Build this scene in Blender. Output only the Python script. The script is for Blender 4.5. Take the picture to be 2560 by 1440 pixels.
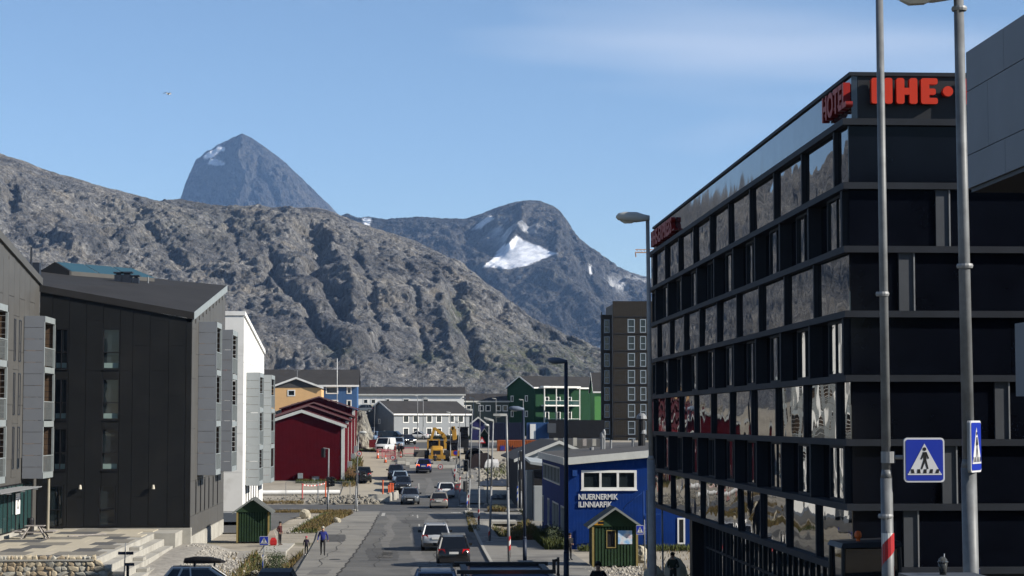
import bpy, bmesh, math, random
import numpy as np
from mathutils import Vector, Matrix

for o in list(bpy.data.objects):
    bpy.data.objects.remove(o)
scene = bpy.context.scene
COL = scene.collection
R = math.radians
rnd = random.Random(7)

# ------------------------------------------------------------------ camera
F = 5000.0                        # focal length in photo pixels (2560 wide)
TH = math.atan(332 / F)           # pitch up
PS = math.atan(263 / F * math.cos(TH))   # yaw to the right of the street axis (+Y)
FW = Vector((math.sin(PS) * math.cos(TH), math.cos(PS) * math.cos(TH), math.sin(TH)))
RT = Vector((math.cos(PS), -math.sin(PS), 0))
UP = RT.cross(FW)
cam_data = bpy.data.cameras.new('camera')
cam = bpy.data.objects.new('camera', cam_data)
COL.objects.link(cam)
cam.matrix_world = Matrix((RT, UP, -FW)).transposed().to_4x4()
cam_data.sensor_width = 36.0
cam_data.lens = 36.0 * F / 2560.0
cam_data.clip_start = 0.5
cam_data.clip_end = 60000.0
scene.camera = cam
scene.render.resolution_x = 1024
scene.render.resolution_y = 576

# ------------------------------------------------------------------ world, sun, exposure
SUN_EL = R(30.0)
SUN_AZ = R(109.0)                 # clockwise from +Y (street direction): from the right, slightly behind
sun_dir = Vector((math.sin(SUN_AZ) * math.cos(SUN_EL), math.cos(SUN_AZ) * math.cos(SUN_EL), math.sin(SUN_EL)))
world = bpy.data.worlds.new('World')
scene.world = world
world.use_nodes = True
wn, wl = world.node_tree.nodes, world.node_tree.links
wn.clear()
w_out = wn.new('ShaderNodeOutputWorld')
w_bg = wn.new('ShaderNodeBackground')
w_bg.inputs['Strength'].default_value = 0.072
sky = wn.new('ShaderNodeTexSky')
sky.sky_type = 'NISHITA'
sky.sun_disc = False
sky.sun_elevation = SUN_EL
sky.sun_rotation = SUN_AZ
sky.altitude = 50
sky.air_density = 0.85
sky.dust_density = 0.0
sky.ozone_density = 3.0
# thin streaky cirrus over the whole dome
tc = wn.new('ShaderNodeTexCoord')
mp = wn.new('ShaderNodeMapping')
mp.inputs['Rotation'].default_value = (R(0), R(22), R(0))
mp.inputs['Scale'].default_value = (2.0, 1.0, 11.0)
mp.inputs['Location'].default_value = (0.84, 0.0, 0.50)
ns = wn.new('ShaderNodeTexNoise')
ns.inputs['Scale'].default_value = 1.15
ns.inputs['Detail'].default_value = 3
ns.inputs['Roughness'].default_value = 0.52
ns.inputs['Distortion'].default_value = 0.35
rmp = wn.new('ShaderNodeValToRGB')
rmp.color_ramp.elements[0].position = 0.53
rmp.color_ramp.elements[0].color = (0, 0, 0, 1)
rmp.color_ramp.elements[1].position = 0.74
rmp.color_ramp.elements[1].color = (0.55, 0.55, 0.55, 1)
mixc = wn.new('ShaderNodeMixRGB')
mixc.inputs['Color2'].default_value = (6.6, 6.9, 7.6, 1)
wl.new(tc.outputs['Generated'], mp.inputs['Vector'])
wl.new(mp.outputs['Vector'], ns.inputs['Vector'])
wl.new(ns.outputs['Fac'], rmp.inputs['Fac'])
wl.new(rmp.outputs['Color'], mixc.inputs['Fac'])
hsv = wn.new('ShaderNodeHueSaturation')
hsv.inputs['Saturation'].default_value = 1.0
wl.new(sky.outputs['Color'], hsv.inputs['Color'])
wl.new(hsv.outputs['Color'], mixc.inputs['Color1'])
wl.new(mixc.outputs['Color'], w_bg.inputs['Color'])
wl.new(w_bg.outputs['Background'], w_out.inputs['Surface'])

sun_data = bpy.data.lights.new('sun', 'SUN')
sun_data.energy = 5.0
sun_data.angle = R(0.55)
sun_data.color = (1.0, 0.93, 0.82)
sun = bpy.data.objects.new('sun', sun_data)
COL.objects.link(sun)
sun.rotation_euler = sun_dir.to_track_quat('Z', 'Y').to_euler()

vs = scene.view_settings
vs.view_transform = 'Standard'
vs.look = 'None'
vs.exposure = 0.9
vs.gamma = 1.0
vs.use_curve_mapping = False
scene.render.engine = 'CYCLES'
scene.cycles.use_denoising = True
scene.cycles.max_bounces = 8
scene.cycles.volume_bounces = 0
scene.cycles.caustics_reflective = False
scene.cycles.caustics_refractive = False

# ------------------------------------------------------------------ helpers
def W(px, py, Y):
    """the point at street distance Y that lies on a ray of the photo (surveying aid)"""
    d = FW + RT * ((px - 1280) / F) + UP * ((720 - py) / F)
    return d * (Y / d.y)
def WX(px, Y):
    return W(px, 1052, Y).x
def WZ(py, Y, px=1280):
    return W(px, py, Y).z

def tag(o, label=None, cat=None, group=None, kind=None):
    if label: o['label'] = label
    if cat: o['category'] = cat
    if group: o['group'] = group
    if kind: o['kind'] = kind
    return o
def thing(name, loc, label, cat, group=None, rz=0.0):
    o = bpy.data.objects.new(name, None)
    COL.objects.link(o)
    o.location = loc
    o.rotation_euler = (0, 0, rz)
    o.empty_display_size = 0.3
    return tag(o, label, cat, group)

class MB:
    def __init__(s):
        s.v, s.f, s.m = [], [], []
    def add(s, vs, fs, mi=0):
        b = len(s.v)
        s.v += [tuple(p) for p in vs]
        for q in fs:
            s.f.append([b + i for i in q])
            s.m.append(mi)
        return s
    def box(s, x0, x1, y0, y1, z0, z1, mi=0):
        if x1 < x0: x0, x1 = x1, x0
        if y1 < y0: y0, y1 = y1, y0
        if z1 < z0: z0, z1 = z1, z0
        return s.add([(x0, y0, z0), (x1, y0, z0), (x1, y1, z0), (x0, y1, z0), (x0, y0, z1), (x1, y0, z1), (x1, y1, z1), (x0, y1, z1)],
              [(0, 3, 2, 1), (4, 5, 6, 7), (0, 1, 5, 4), (1, 2, 6, 5), (2, 3, 7, 6), (3, 0, 4, 7)], mi)
    def hexa(s, lo, hi, mi=0):
        """lo, hi: four points each, counter-clockwise from above"""
        return s.add(list(lo) + list(hi), [(3, 2, 1, 0), (4, 5, 6, 7), (0, 1, 5, 4), (1, 2, 6, 5), (2, 3, 7, 6), (3, 0, 4, 7)], mi)
    def prism(s, pts, a, b, axis='y', mi=0):
        """polygon pts in the plane across axis, drawn from a to b"""
        def p3(p, t):
            return (p[0], t, p[1]) if axis == 'y' else ((t, p[0], p[1]) if axis == 'x' else (p[0], p[1], t))
        n = len(pts)
        vs = [p3(p, a) for p in pts] + [p3(p, b) for p in pts]
        fs = [tuple(range(n)), tuple(range(2 * n - 1, n - 1, -1))]
        fs += [(i, n + i, n + (i + 1) % n, (i + 1) % n) for i in range(n)]
        return s.add(vs, fs, mi)
    def tube(s, p, q, r0, r1=None, n=8, mi=0, caps=True):
        p, q = Vector(p), Vector(q)
        r1 = r0 if r1 is None else r1
        d = (q - p)
        if d.length < 1e-6: return s
        d.normalize()
        a = d.orthogonal().normalized()
        b = d.cross(a)
        vs = []
        for (c, r) in ((p, r0), (q, r1)):
            for i in range(n):
                t = 2 * math.pi * i / n
                vs.append(c + a * (r * math.cos(t)) + b * (r * math.sin(t)))
        fs = [(i, (i + 1) % n, n + (i + 1) % n, n + i) for i in range(n)]
        if caps:
            fs += [tuple(range(n - 1, -1, -1)), tuple(range(n, 2 * n))]
        return s.add(vs, fs, mi)
    def loft(s, rings, mi=0, caps=True):
        n = len(rings[0])
        vs = [p for r in rings for p in r]
        fs = []
        for k in range(len(rings) - 1):
            for i in range(n):
                fs.append((k * n + i, k * n + (i + 1) % n, (k + 1) * n + (i + 1) % n, (k + 1) * n + i))
        if caps:
            fs += [tuple(range(n - 1, -1, -1)), tuple(range((len(rings) - 1) * n, len(rings) * n))]
        return s.add(vs, fs, mi)
    def lathe(s, prof, c=(0, 0, 0), n=12, mi=0):
        c = Vector(c)
        return s.loft([[c + Vector((r * math.cos(2 * math.pi * i / n), r * math.sin(2 * math.pi * i / n), z)) for i in range(n)] for r, z in prof], mi)
    def build(s, name, mats, parent=None, org=None, smooth=False, fix=True):
        me = bpy.data.meshes.new(name)
        if org is None and parent is not None and parent.get('_org') is not None:
            org = parent['_org']
        vs = s.v
        if org is not None:
            ox, oy, oz = org
            vs = [(a - ox, b - oy, c - oz) for a, b, c in vs]
        me.from_pydata(vs, [], s.f)
        if not isinstance(mats, (list, tuple)): mats = [mats]
        for m in mats: me.materials.append(m)
        if len(mats) > 1:
            me.polygons.foreach_set('material_index', s.m)
        if fix:
            bm = bmesh.new(); bm.from_mesh(me)
            bmesh.ops.recalc_face_normals(bm, faces=bm.faces)
            bm.to_mesh(me); bm.free()
        if smooth:
            me.polygons.foreach_set('use_smooth', [True] * len(me.polygons))
        me.update()
        o = bpy.data.objects.new(name, me)
        COL.objects.link(o)
        if parent is not None:
            o.parent = parent
            if parent.get('_org') is not None:
                o['_org'] = parent['_org']
        return o
def wthing(name, loc, label, cat, group=None):
    """a thing whose parts are given in world coordinates"""
    o = thing(name, loc, label, cat, group)
    o['_org'] = tuple(loc)
    return o
def place(o, parent, loc, rot=None, name=None):
    """a copy of a piece that shares its mesh"""
    c = bpy.data.objects.new(name or o.name.split('.')[0], o.data)
    COL.objects.link(c)
    c.parent = parent
    c.location = loc
    if rot: c.rotation_euler = rot
    return c

# ------------------------------------------------------------------ materials
MATS = {}
ALB = 0.66                        # overall albedo level of the painted and mineral surfaces
def mat(name, col, rough=0.7, var=0.12, scale=2.0, bump=0.0, bscale=None, metal=0.0, spec=0.25, coat=0.0,
        emit=None, wave=None, stain=None, detail=5, coords='Object'):
    if name in MATS: return MATS[name]
    col = tuple(x * ALB for x in col)
    if stain: stain = (tuple(x * ALB for x in stain[0]),) + tuple(stain[1:])
    m = bpy.data.materials.new(name)
    m.use_nodes = True
    n, l = m.node_tree.nodes, m.node_tree.links
    b = n['Principled BSDF']
    b.inputs['Roughness'].default_value = rough
    b.inputs['Metallic'].default_value = metal
    b.inputs['Specular IOR Level'].default_value = spec
    b.inputs['Coat Weight'].default_value = coat
    b.inputs['Coat Roughness'].default_value = 0.08
    c = tuple(col) + (1,)
    t = n.new('ShaderNodeTexCoord')
    vec = t.outputs[coords]
    colout = None
    if var > 0:
        k = n.new('ShaderNodeTexNoise')
        k.inputs['Scale'].default_value = scale
        k.inputs['Detail'].default_value = detail
        k.inputs['Roughness'].default_value = 0.62
        l.new(vec, k.inputs['Vector'])
        rp = n.new('ShaderNodeValToRGB')
        rp.color_ramp.elements[0].position = 0.3
        rp.color_ramp.elements[1].position = 0.7
        rp.color_ramp.elements[0].color = tuple(x * (1 - var) for x in col) + (1,)
        rp.color_ramp.elements[1].color = tuple(min(1, x * (1 + var)) for x in col) + (1,)
        l.new(k.outputs['Fac'], rp.inputs['Fac'])
        colout = rp.outputs['Color']
    if stain:
        scol, sscale, lo, hi = stain
        k2 = n.new('ShaderNodeTexNoise')
        k2.inputs['Scale'].default_value = sscale
        k2.inputs['Detail'].default_value = 6
        l.new(vec, k2.inputs['Vector'])
        r2 = n.new('ShaderNodeMapRange')
        r2.inputs['From Min'].default_value = lo
        r2.inputs['From Max'].default_value = hi
        l.new(k2.outputs['Fac'], r2.inputs['Value'])
        mx = n.new('ShaderNodeMixRGB')
        mx.inputs['Color1'].default_value = c
        if colout: l.new(colout, mx.inputs['Color1'])
        mx.inputs['Color2'].default_value = tuple(scol) + (1,)
        l.new(r2.outputs['Result'], mx.inputs['Fac'])
        colout = mx.outputs['Color']
    if colout: l.new(colout, b.inputs['Base Color'])
    else: b.inputs['Base Color'].default_value = c
    hs = []
    if bump:
        k3 = n.new('ShaderNodeTexNoise')
        k3.inputs['Scale'].default_value = bscale or scale * 6
        k3.inputs['Detail'].default_value = 6
        l.new(vec, k3.inputs['Vector'])
        bp = n.new('ShaderNodeBump')
        bp.inputs['Strength'].default_value = 1.0
        bp.inputs['Distance'].default_value = bump
        l.new(k3.outputs['Fac'], bp.inputs['Height'])
        hs.append(bp)
    if wave:
        axis, per, dist = wave
        wv = n.new('ShaderNodeTexWave')
        wv.wave_type = 'BANDS'
        wv.bands_direction = axis
        wv.inputs['Scale'].default_value = 0.31416 / per
        wv.inputs['Distortion'].default_value = 0
        wv.wave_profile = 'SAW'
        l.new(vec, wv.inputs['Vector'])
        bp = n.new('ShaderNodeBump')
        bp.inputs['Distance'].default_value = dist
        l.new(wv.outputs['Fac'], bp.inputs['Height'])
        hs.append(bp)
    for i, h in enumerate(hs):
        if i: l.new(hs[i - 1].outputs['Normal'], h.inputs['Normal'])
    if hs: l.new(hs[-1].outputs['Normal'], b.inputs['Normal'])
    if emit:
        b.inputs['Emission Color'].default_value = tuple(emit[0]) + (1,)
        b.inputs['Emission Strength'].default_value = emit[1]
    MATS[name] = m
    return m

# ------------------------------------------------------------------ numpy noise
_rng = np.random.RandomState(3)
_perm = _rng.permutation(256)
_perm = np.concatenate([_perm, _perm, _perm])
_grad = _rng.normal(size=(256, 3))
_grad /= np.linalg.norm(_grad, axis=1)[:, None]
def pnoise(x, y, z):
    xi, yi, zi = np.floor(x).astype(int), np.floor(y).astype(int), np.floor(z).astype(int)
    xf, yf, zf = x - xi, y - yi, z - zi
    u, v, w = [t * t * t * (t * (t * 6 - 15) + 10) for t in (xf, yf, zf)]
    xi &= 255; yi &= 255; zi &= 255
    def g(dx, dy, dz):
        h = _perm[_perm[_perm[(xi + dx) & 255] + ((yi + dy) & 255)] + ((zi + dz) & 255)]
        gr = _grad[h]
        return gr[..., 0] * (xf - dx) + gr[..., 1] * (yf - dy) + gr[..., 2] * (zf - dz)
    def lp(a, b, t): return a + t * (b - a)
    return lp(lp(lp(g(0, 0, 0), g(1, 0, 0), u), lp(g(0, 1, 0), g(1, 1, 0), u), v),
              lp(lp(g(0, 0, 1), g(1, 0, 1), u), lp(g(0, 1, 1), g(1, 1, 1), u), v), w) * 1.6
def fbm(x, y, z, octv=5, ridged=False, gain=0.5, lac=2.03):
    t = np.zeros_like(x); a = 1.0; s = 0.0
    for k in range(octv):
        q = pnoise(x + 17.3 * k, y - 9.1 * k, z + 5.7 * k)
        if ridged: q = 1 - 2 * np.abs(q)
        t += a * q; s += a
        a *= gain; x = x * lac; y = y * lac; z = z * lac
    return t / s

# ------------------------------------------------------------------ ground levels (metres below / above the camera)
GY = [-60, 0, 20, 37.5, 55, 72, 90, 112, 128, 150, 200, 215, 237, 257, 278, 330, 400, 600, 1500, 3000]
GZ = [-1.9, -2.3, -3.5, -4.75, -5.9, -6.8, -7.55, -8.1, -8.25, -8.3, -8.3, -7.75, -6.3, -5.2, -4.3, -3.3, -3.1, -2.6, -2, 0]
def sstep(a, b, x):
    t = min(1.0, max(0.0, (x - a) / (b - a)))
    return t * t * (3 - 2 * t)
def gz(x, y):
    z = float(np.interp(y, GY, GZ))
    # level lot on the left in front of the flats
    k = sstep(-6.5, -9.5, x) * (1 - sstep(112, 124, y)) * sstep(70, 92, y)
    z = z * (1 - k) + (-8.35) * k
    # ditch along the left pavement and on the right behind the kerb
    for (xc, y0, y1, wd, dp) in DITCH:
        t = max(0, 1 - abs(x - xc) / wd)
        if t > 0 and y0 - 6 < y < y1 + 6:
            z -= dp * t * t * (3 - 2 * t) * sstep(y0 - 3, y0 + 1, y) * (1 - sstep(y1 - 1, y1 + 3, y))
    # houses on the rise beyond
    z += 5.3 * sstep(-6.5, -9.5, x) * sstep(292, 310, y) * (1 - sstep(600, 900, y))
    return z
DITCH = [(-7.9, 84, 126, 1.7, 1.4), (8.0, 142, 163, 1.9, 1.2), (-10.6, 99.5, 105, 3.4, 0.62)]
# ------------------------------------------------------------------ setting: ground, streets
M_ground = mat('dry_gravel_ground', (0.36, 0.325, 0.265), 0.95, 0.25, 0.35, 0.03, 3.0, stain=((0.13, 0.12, 0.06), 0.12, 0.55, 0.72))
M_asph = mat('street_asphalt', (0.118, 0.116, 0.110), 0.86, 0.16, 0.5, 0.004, 30, stain=((0.165, 0.16, 0.148), 0.22, 0.48, 0.68))
M_asph2 = mat('cross_street_asphalt', (0.105, 0.104, 0.101), 0.86, 0.18, 0.6, 0.004, 30)
M_pave = mat('pale_pavement_asphalt', (0.25, 0.24, 0.215), 0.9, 0.15, 0.45, 0.004, 25, stain=((0.15, 0.145, 0.135), 0.3, 0.5, 0.7))
M_sand = mat('sandy_road_dirt', (0.43, 0.385, 0.30), 0.95, 0.15, 0.5, 0.02, 4, stain=((0.32, 0.29, 0.24), 0.25, 0.5, 0.7))
M_conc = mat('pale_concrete', (0.44, 0.425, 0.38), 0.85, 0.14, 1.2, 0.004, 20, stain=((0.30, 0.285, 0.25), 0.5, 0.5, 0.75))
M_paint = mat('worn_road_paint', (0.55, 0.54, 0.50), 0.8, 0.2, 5, stain=((0.2, 0.2, 0.19), 4, 0.42, 0.62))
M_seam = mat('dark_tar_seam', (0.05, 0.048, 0.045), 0.9, 0.2, 3)

def axis_vals(segs):
    out = []
    for a, b, st in segs:
        n = max(1, int(round((b - a) / st)))
        out += [a + (b - a) * i / n for i in range(n)]
    return out + [segs[-1][1]]
def sheet(name, xs, ys, dz, material, kind='structure', xf=None):
    nx, ny = len(xs), len(ys)
    vs = []
    for y in ys:
        for x in xs:
            X = xf(x, y) if xf else x
            vs.append((X, y, gz(X, y) + dz))
    fs = [(j * nx + i, j * nx + i + 1, (j + 1) * nx + i + 1, (j + 1) * nx + i) for j in range(ny - 1) for i in range(nx - 1)]
    m = MB(); m.add(vs, fs)
    o = m.build(name, material, smooth=True, fix=False)
    tag(o, kind=kind)
    return o
gx = axis_vals([(-1500, -300, 200), (-300, -60, 30), (-60, -24, 4), (-24, 24, 0.8), (24, 60, 4), (60, 300, 30), (300, 1500, 200)])
gy = axis_vals([(-60, 10, 5), (10, 70, 3), (70, 205, 1.0), (205, 300, 2.5), (300, 420, 6), (420, 800, 40), (800, 3000, 200)])
sheet('ground', gx, gy, -0.07, M_ground)

def strip(name, y0, y1, xa, xb, dz, material, nx=6, st=2.0):
    """a street sheet between two edges given as functions of y"""
    ys = axis_vals([(y0, y1, st)])
    fa = xa if callable(xa) else (lambda y: xa)
    fb = xb if callable(xb) else (lambda y: xb)
    ts = [i / nx for i in range(nx + 1)]
    return sheet(name, ts, ys, dz, material, xf=lambda t, y: fa(y) + (fb(y) - fa(y)) * t)
def lin(*p):
    ys, xs = zip(*p)
    return lambda y: float(np.interp(y, ys, xs))
road_l = lin((8, -4.4), (60, -4.0), (110, -3.45), (154, -2.7), (185, -2.4), (200, -2.2), (262, -1.6))
road_r = lin((8, 4.6), (115, 4.75), (184, 5.3), (262, 5.6))
strip('street', 8, 184.9, road_l, road_r, 0.0, M_asph, nx=10)
strip('street', 200.1, 262, road_l, road_r, 0.0, M_asph, nx=8)
strip('cross_street', 185, 200, -60, 60, 0.004, M_asph2, nx=90)
strip('cross_street', 292, 322, lin((292, -5), (322, -8)), 70, 0.0, M_asph2, nx=30)
pl = lin((8, -7), (84, -6.1), (96, -5.6), (118, -6.0), (140, -6.3), (160, -6.9), (184, -7.2))
strip('pavement', 8, 184.8, pl, road_l, 0.015, M_pave, nx=6)
strip('pavement', 8, 183, lambda y: road_r(y) + 0.18, lin((8, 8.5), (120, 7.2), (183, 7.0)), 0.11, M_pave, nx=5)
strip('pavement', 201, 262, road_r, lin((201, 8.2), (262, 9.0)), 0.05, M_pave, nx=5)
strip('forecourt', 96, 183, lambda y: lin((8, 8.5), (120, 7.2), (183, 7.0))(y) + (2.6 if 139 < y < 166 else 0.02), lambda y: 10.3 if y < 131 else 12.0 if y > 156 else 10.3, 0.02, M_pave, nx=6, st=1.0)
strip('side_road', 150, 184.7, -30, lin((150, -10.2), (170, -9.8), (184.7, -8.5)), 0.01, M_asph2, nx=14)
strip('sandy_lane', 200.2, 292, lin((200, -7.0), (262, -7.0), (292, -6)), lambda y: road_l(y) - 0.02, 0.004, M_sand, nx=6)
strip('works_dirt', 262.1, 292, -2, 40, 0.004, M_sand, nx=20)
strip('dirt_verge', 200.2, 262, lambda y: lin((201, 8.2), (262, 9.0))(y) + 0.02, 34, 0.003, M_sand, nx=16)
# kerb stones along the right side: single pieces as far as they can be told apart
kerb = bpy.data.objects.new('kerb', None); COL.objects.link(kerb); tag(kerb, kind='structure')
kb = MB(); kb.box(-0.09, 0.09, -0.485, 0.485, -0.15, 0.118)
k0 = None
for i in range(98):
    y = 86.5 + i
    x = road_r(y) + 0.09
    if k0 is None:
        k0 = kb.build('kerb_stone', M_conc, kerb); k0.location = (x, y, gz(x, y))
        k = k0
    else:
        k = place(k0, kerb, (x, y, gz(x, y)), name='kerb_stone')
    k.rotation_euler = (math.atan2(gz(x, y + .5) - gz(x, y - .5), 1.0), 0, 0)
# tar seam between street and left pavement, faded markings
strip('tar_seam', 60, 178, lambda y: road_l(y) - 0.06 + 0.05 * math.sin(y * 1.3) + 0.04 * math.sin(y * 3.1), lambda y: road_l(y) + 0.05 + 0.05 * math.sin(y * 1.3 + .6), 0.024, M_seam, nx=1, st=0.7)
def mark(x0, x1, y0, y1, dz=0.008):
    return strip('road_marking', y0, y1, x0, x1, dz, M_paint, nx=2, st=0.5)
M_patch = mat('asphalt_patch', (0.085, 0.084, 0.082), .9, .2, 1.5)
M_patchl = mat('worn_asphalt', (0.17, 0.165, 0.155), .9, .2, 1.5)
for (x0, x1, y0, y1, mm, ph) in ((-2.4, -0.6, 118, 131, M_patch, 0), (0.4, 1.1, 96, 150, M_patchl, 1), (2.6, 3.3, 98, 160, M_patchl, 2), (-1.6, -1.0, 120, 178, M_patchl, 3), (3.4, 4.6, 140, 149, M_patch, 4), (-0.4, 1.6, 163, 169, M_patch, 5), (1.8, 2.5, 165, 182, M_patchl, 6), (-5.6, -4.4, 138, 147, M_patch, 7), (-0.5, 0.4, 203, 236, M_patchl, 8), (2.2, 3.0, 203, 232, M_patchl, 9), (-5.2, -3.9, 104, 109, M_patchl, 10), (7.6, 9.6, 170, 176, M_patch, 11)):
    strip('asphalt_patch', y0, y1, lambda y, a=x0, p=ph: a + .18 * math.sin(y * .33 + p) + .05 * math.sin(y * 1.9 + p), lambda y, a=x1, p=ph: a + .16 * math.sin(y * .27 + 2 * p) + .05 * math.sin(y * 2.3 + p), 0.006 if x0 > -3.5 and x0 < 5 else 0.026, mm, nx=2, st=0.8)
for (x0, y0, y1, ph) in ((1.6, 100, 158, 0), (-1.9, 112, 150, 2), (3.1, 120, 181, 4), (-4.7, 112, 160, 5), (0.2, 150, 183, 7)):
    strip('asphalt_crack', y0, y1, lambda y, a=x0, p=ph: a + .25 * math.sin(y * .21 + p) + .12 * math.sin(y * .9 + p) - .02, lambda y, a=x0, p=ph: a + .25 * math.sin(y * .21 + p) + .12 * math.sin(y * .9 + p) + .02, 0.010 if x0 > -3.5 else 0.03, M_seam, nx=1, st=0.7)
mark(4.0, 4.9, 181.5, 182.6); mark(-2.2, -1.9, 176, 182); mark(0.9, 1.02, 172, 178); mark(0.95, 1.08, 158, 162); mark(0.5, 0.62, 176, 177.5)
for x in (-12, -20, -28): mark(x, x + 2.2, 191.7, 192.1, 0.012)
mark(1.2, 1.32, 206, 212); mark(1.3, 1.42, 220, 226)
# manhole cover
m = MB(); m.lathe([(0.33, 0), (0.33, 0.012), (0.29, 0.012), (0.28, 0.006), (0.0, 0.006)], n=20)
mh = m.build('manhole_cover', mat('cast_iron', (0.06, 0.058, 0.055), 0.6, 0.2, 8, metal=0.6)); mh.location = (-4.2, 119, gz(-4.2, 119) + 0.016)
tag(mh, 'round iron manhole cover in the pavement by the walking man', 'manhole cover')

# ------------------------------------------------------------------ mountains
def rock_material(name, c_dark, c_light, c_warm, sc, green=None, snow=False, bumpd=6.0):
    m = bpy.data.materials.new(name); m.use_nodes = True
    n, l = m.node_tree.nodes, m.node_tree.links
    b = n['Principled BSDF']
    b.inputs['Roughness'].default_value = 0.92
    b.inputs['Specular IOR Level'].default_value = 0.25
    t = n.new('ShaderNodeTexCoord'); vec = t.outputs['Object']
    def noise(scale, det, ro=0.6, dist=0.0, vsc=None):
        k = n.new('ShaderNodeTexNoise'); k.inputs['Scale'].default_value = scale; k.inputs['Detail'].default_value = det
        k.inputs['Roughness'].default_value = ro; k.inputs['Distortion'].default_value = dist
        if vsc:
            mpg = n.new('ShaderNodeMapping'); mpg.inputs['Scale'].default_value = vsc[0]; mpg.inputs['Rotation'].default_value = vsc[1]
            l.new(vec, mpg.inputs['Vector']); l.new(mpg.outputs['Vector'], k.inputs['Vector'])
        else:
            l.new(vec, k.inputs['Vector'])
        return k.outputs['Fac']
    def ramp(fac, stops):
        r = n.new('ShaderNodeValToRGB')
        e = r.color_ramp.elements
        e[0].position, e[0].color = stops[0][0], tuple(stops[0][1]) + (1,)
        e[1].position, e[1].color = stops[-1][0], tuple(stops[-1][1]) + (1,)
        for p, c in stops[1:-1]:
            q = e.new(p); q.color = tuple(c) + (1,)
        l.new(fac, r.inputs['Fac'])
        return r.outputs['Color']
    def mix(fac, a, b2, mode='MIX'):
        x = n.new('ShaderNodeMixRGB'); x.blend_type = mode
        for k, s in (('Fac', fac), ('Color1', a), ('Color2', b2)):
            if isinstance(s, (int, float)): x.inputs[k].default_value = s
            elif isinstance(s, tuple): x.inputs[k].default_value = s + (1,)
            else: l.new(s, x.inputs[k])
        return x.outputs['Color']
    def voro(scale, vsc, out='Distance', feat='F1'):
        k = n.new('ShaderNodeTexVoronoi'); k.feature = feat; k.inputs['Scale'].default_value = scale
        mpg = n.new('ShaderNodeMapping'); mpg.inputs['Scale'].default_value = vsc; mpg.inputs['Rotation'].default_value = (R(12), R(30), R(8))
        dn = n.new('ShaderNodeTexNoise'); dn.inputs['Scale'].default_value = scale * 0.8; dn.inputs['Detail'].default_value = 4
        l.new(vec, dn.inputs['Vector'])
        mxv = n.new('ShaderNodeVectorMath'); mxv.operation = 'MULTIPLY_ADD'; mxv.inputs[1].default_value = (0.9 / scale,) * 3
        l.new(dn.outputs['Color'], mxv.inputs[0]); l.new(vec, mxv.inputs[2])
        l.new(mxv.outputs[0], mpg.inputs['Vector']); l.new(mpg.outputs['Vector'], k.inputs['Vector'])
        return k.outputs[out]
    base = ramp(noise(sc * 5, 8, 0.7), [(0.33, c_dark), (0.52, tuple((a + b2) / 2 for a, b2 in zip(c_dark, c_light))), (0.68, c_light)])
    warm = ramp(noise(sc * 1.1, 5), [(0.5, (0, 0, 0)), (0.66, (0.8,) * 3)])
    col = mix(warm, base, c_warm)
    crack = ramp(noise(sc * 11, 8, 0.8, 0.8, ((1, 1, 0.4), (0, R(28), 0))), [(0.38, (0.42,) * 3), (0.5, (0.95,) * 3), (0.62, (1.4,) * 3)])
    col = mix(1.0, col, crack, 'MULTIPLY')
    col = mix(1.0, col, ramp(noise(sc * 0.42, 5, 0.6, 0.6, ((1, 1, 0.8), (0, R(20), 0))), [(0.36, (0.55, 0.57, 0.62)), (0.5, (0.95, 0.95, 0.95)), (0.66, (1.3, 1.26, 1.18))]), 'MULTIPLY')
    if green:
        at = n.new('ShaderNodeAttribute'); at.attribute_name = 'green'
        gn = ramp(noise(sc * 3, 6, 0.7), [(0.42, (0, 0, 0)), (0.58, (1,) * 3)])
        gm = n.new('ShaderNodeMath'); gm.operation = 'MULTIPLY'
        l.new(at.outputs['Fac'], gm.inputs[0]); l.new(gn, gm.inputs[1])
        col = mix(gm.outputs[0], col, green)
    sep = n.new('ShaderNodeSeparateColor'); l.new(voro(sc * 6, (1, 1, 0.45), 'Color'), sep.inputs[0])
    col = mix(1.0, col, ramp(sep.outputs[0], [(0.05, (0.78,) * 3), (0.6, (1.0,) * 3), (0.95, (1.22,) * 3)]), 'MULTIPLY')
    if snow:
        at = n.new('ShaderNodeAttribute'); at.attribute_name = 'snow'
        col = mix(at.outputs['Fac'], col, ramp(noise(sc * 2.2, 6, 0.65), [(0.35, (0.46, 0.48, 0.52)), (0.55, (0.74, 0.75, 0.77)), (0.7, (0.85, 0.86, 0.87))]))
        inv = n.new('ShaderNodeMath'); inv.operation = 'SUBTRACT'; inv.inputs[0].default_value = 1.0; inv.use_clamp = True; l.new(at.outputs['Fac'], inv.inputs[1])
    l.new(col, b.inputs['Base Color'])
    bv = n.new('ShaderNodeBump'); bv.inputs['Distance'].default_value = bumpd * 0.9; bv.inputs['Strength'].default_value = 1.0
    av = n.new('ShaderNodeMath'); av.operation = 'MULTIPLY_ADD'; av.inputs[1].default_value = 0.45
    l.new(voro(sc * 14, (1, 1, 0.5)), av.inputs[0]); l.new(voro(sc * 5, (1, 1, 0.4)), av.inputs[2])
    l.new(av.outputs[0], bv.inputs['Height'])
    bp = n.new('ShaderNodeBump'); l.new(bv.outputs['Normal'], bp.inputs['Normal']); bp.inputs['Distance'].default_value = bumpd; bp.inputs['Strength'].default_value = 1.0
    l.new(noise(sc * 8, 8, 0.72, 0.3, ((1, 1, 0.6), (0, R(25), 0))), bp.inputs['Height'])
    if snow:
        l.new(inv.outputs[0], bp.inputs['Strength']); l.new(inv.outputs[0], bv.inputs['Strength'])
    l.new(bp.outputs['Normal'], b.inputs['Normal'])
    return m

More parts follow.
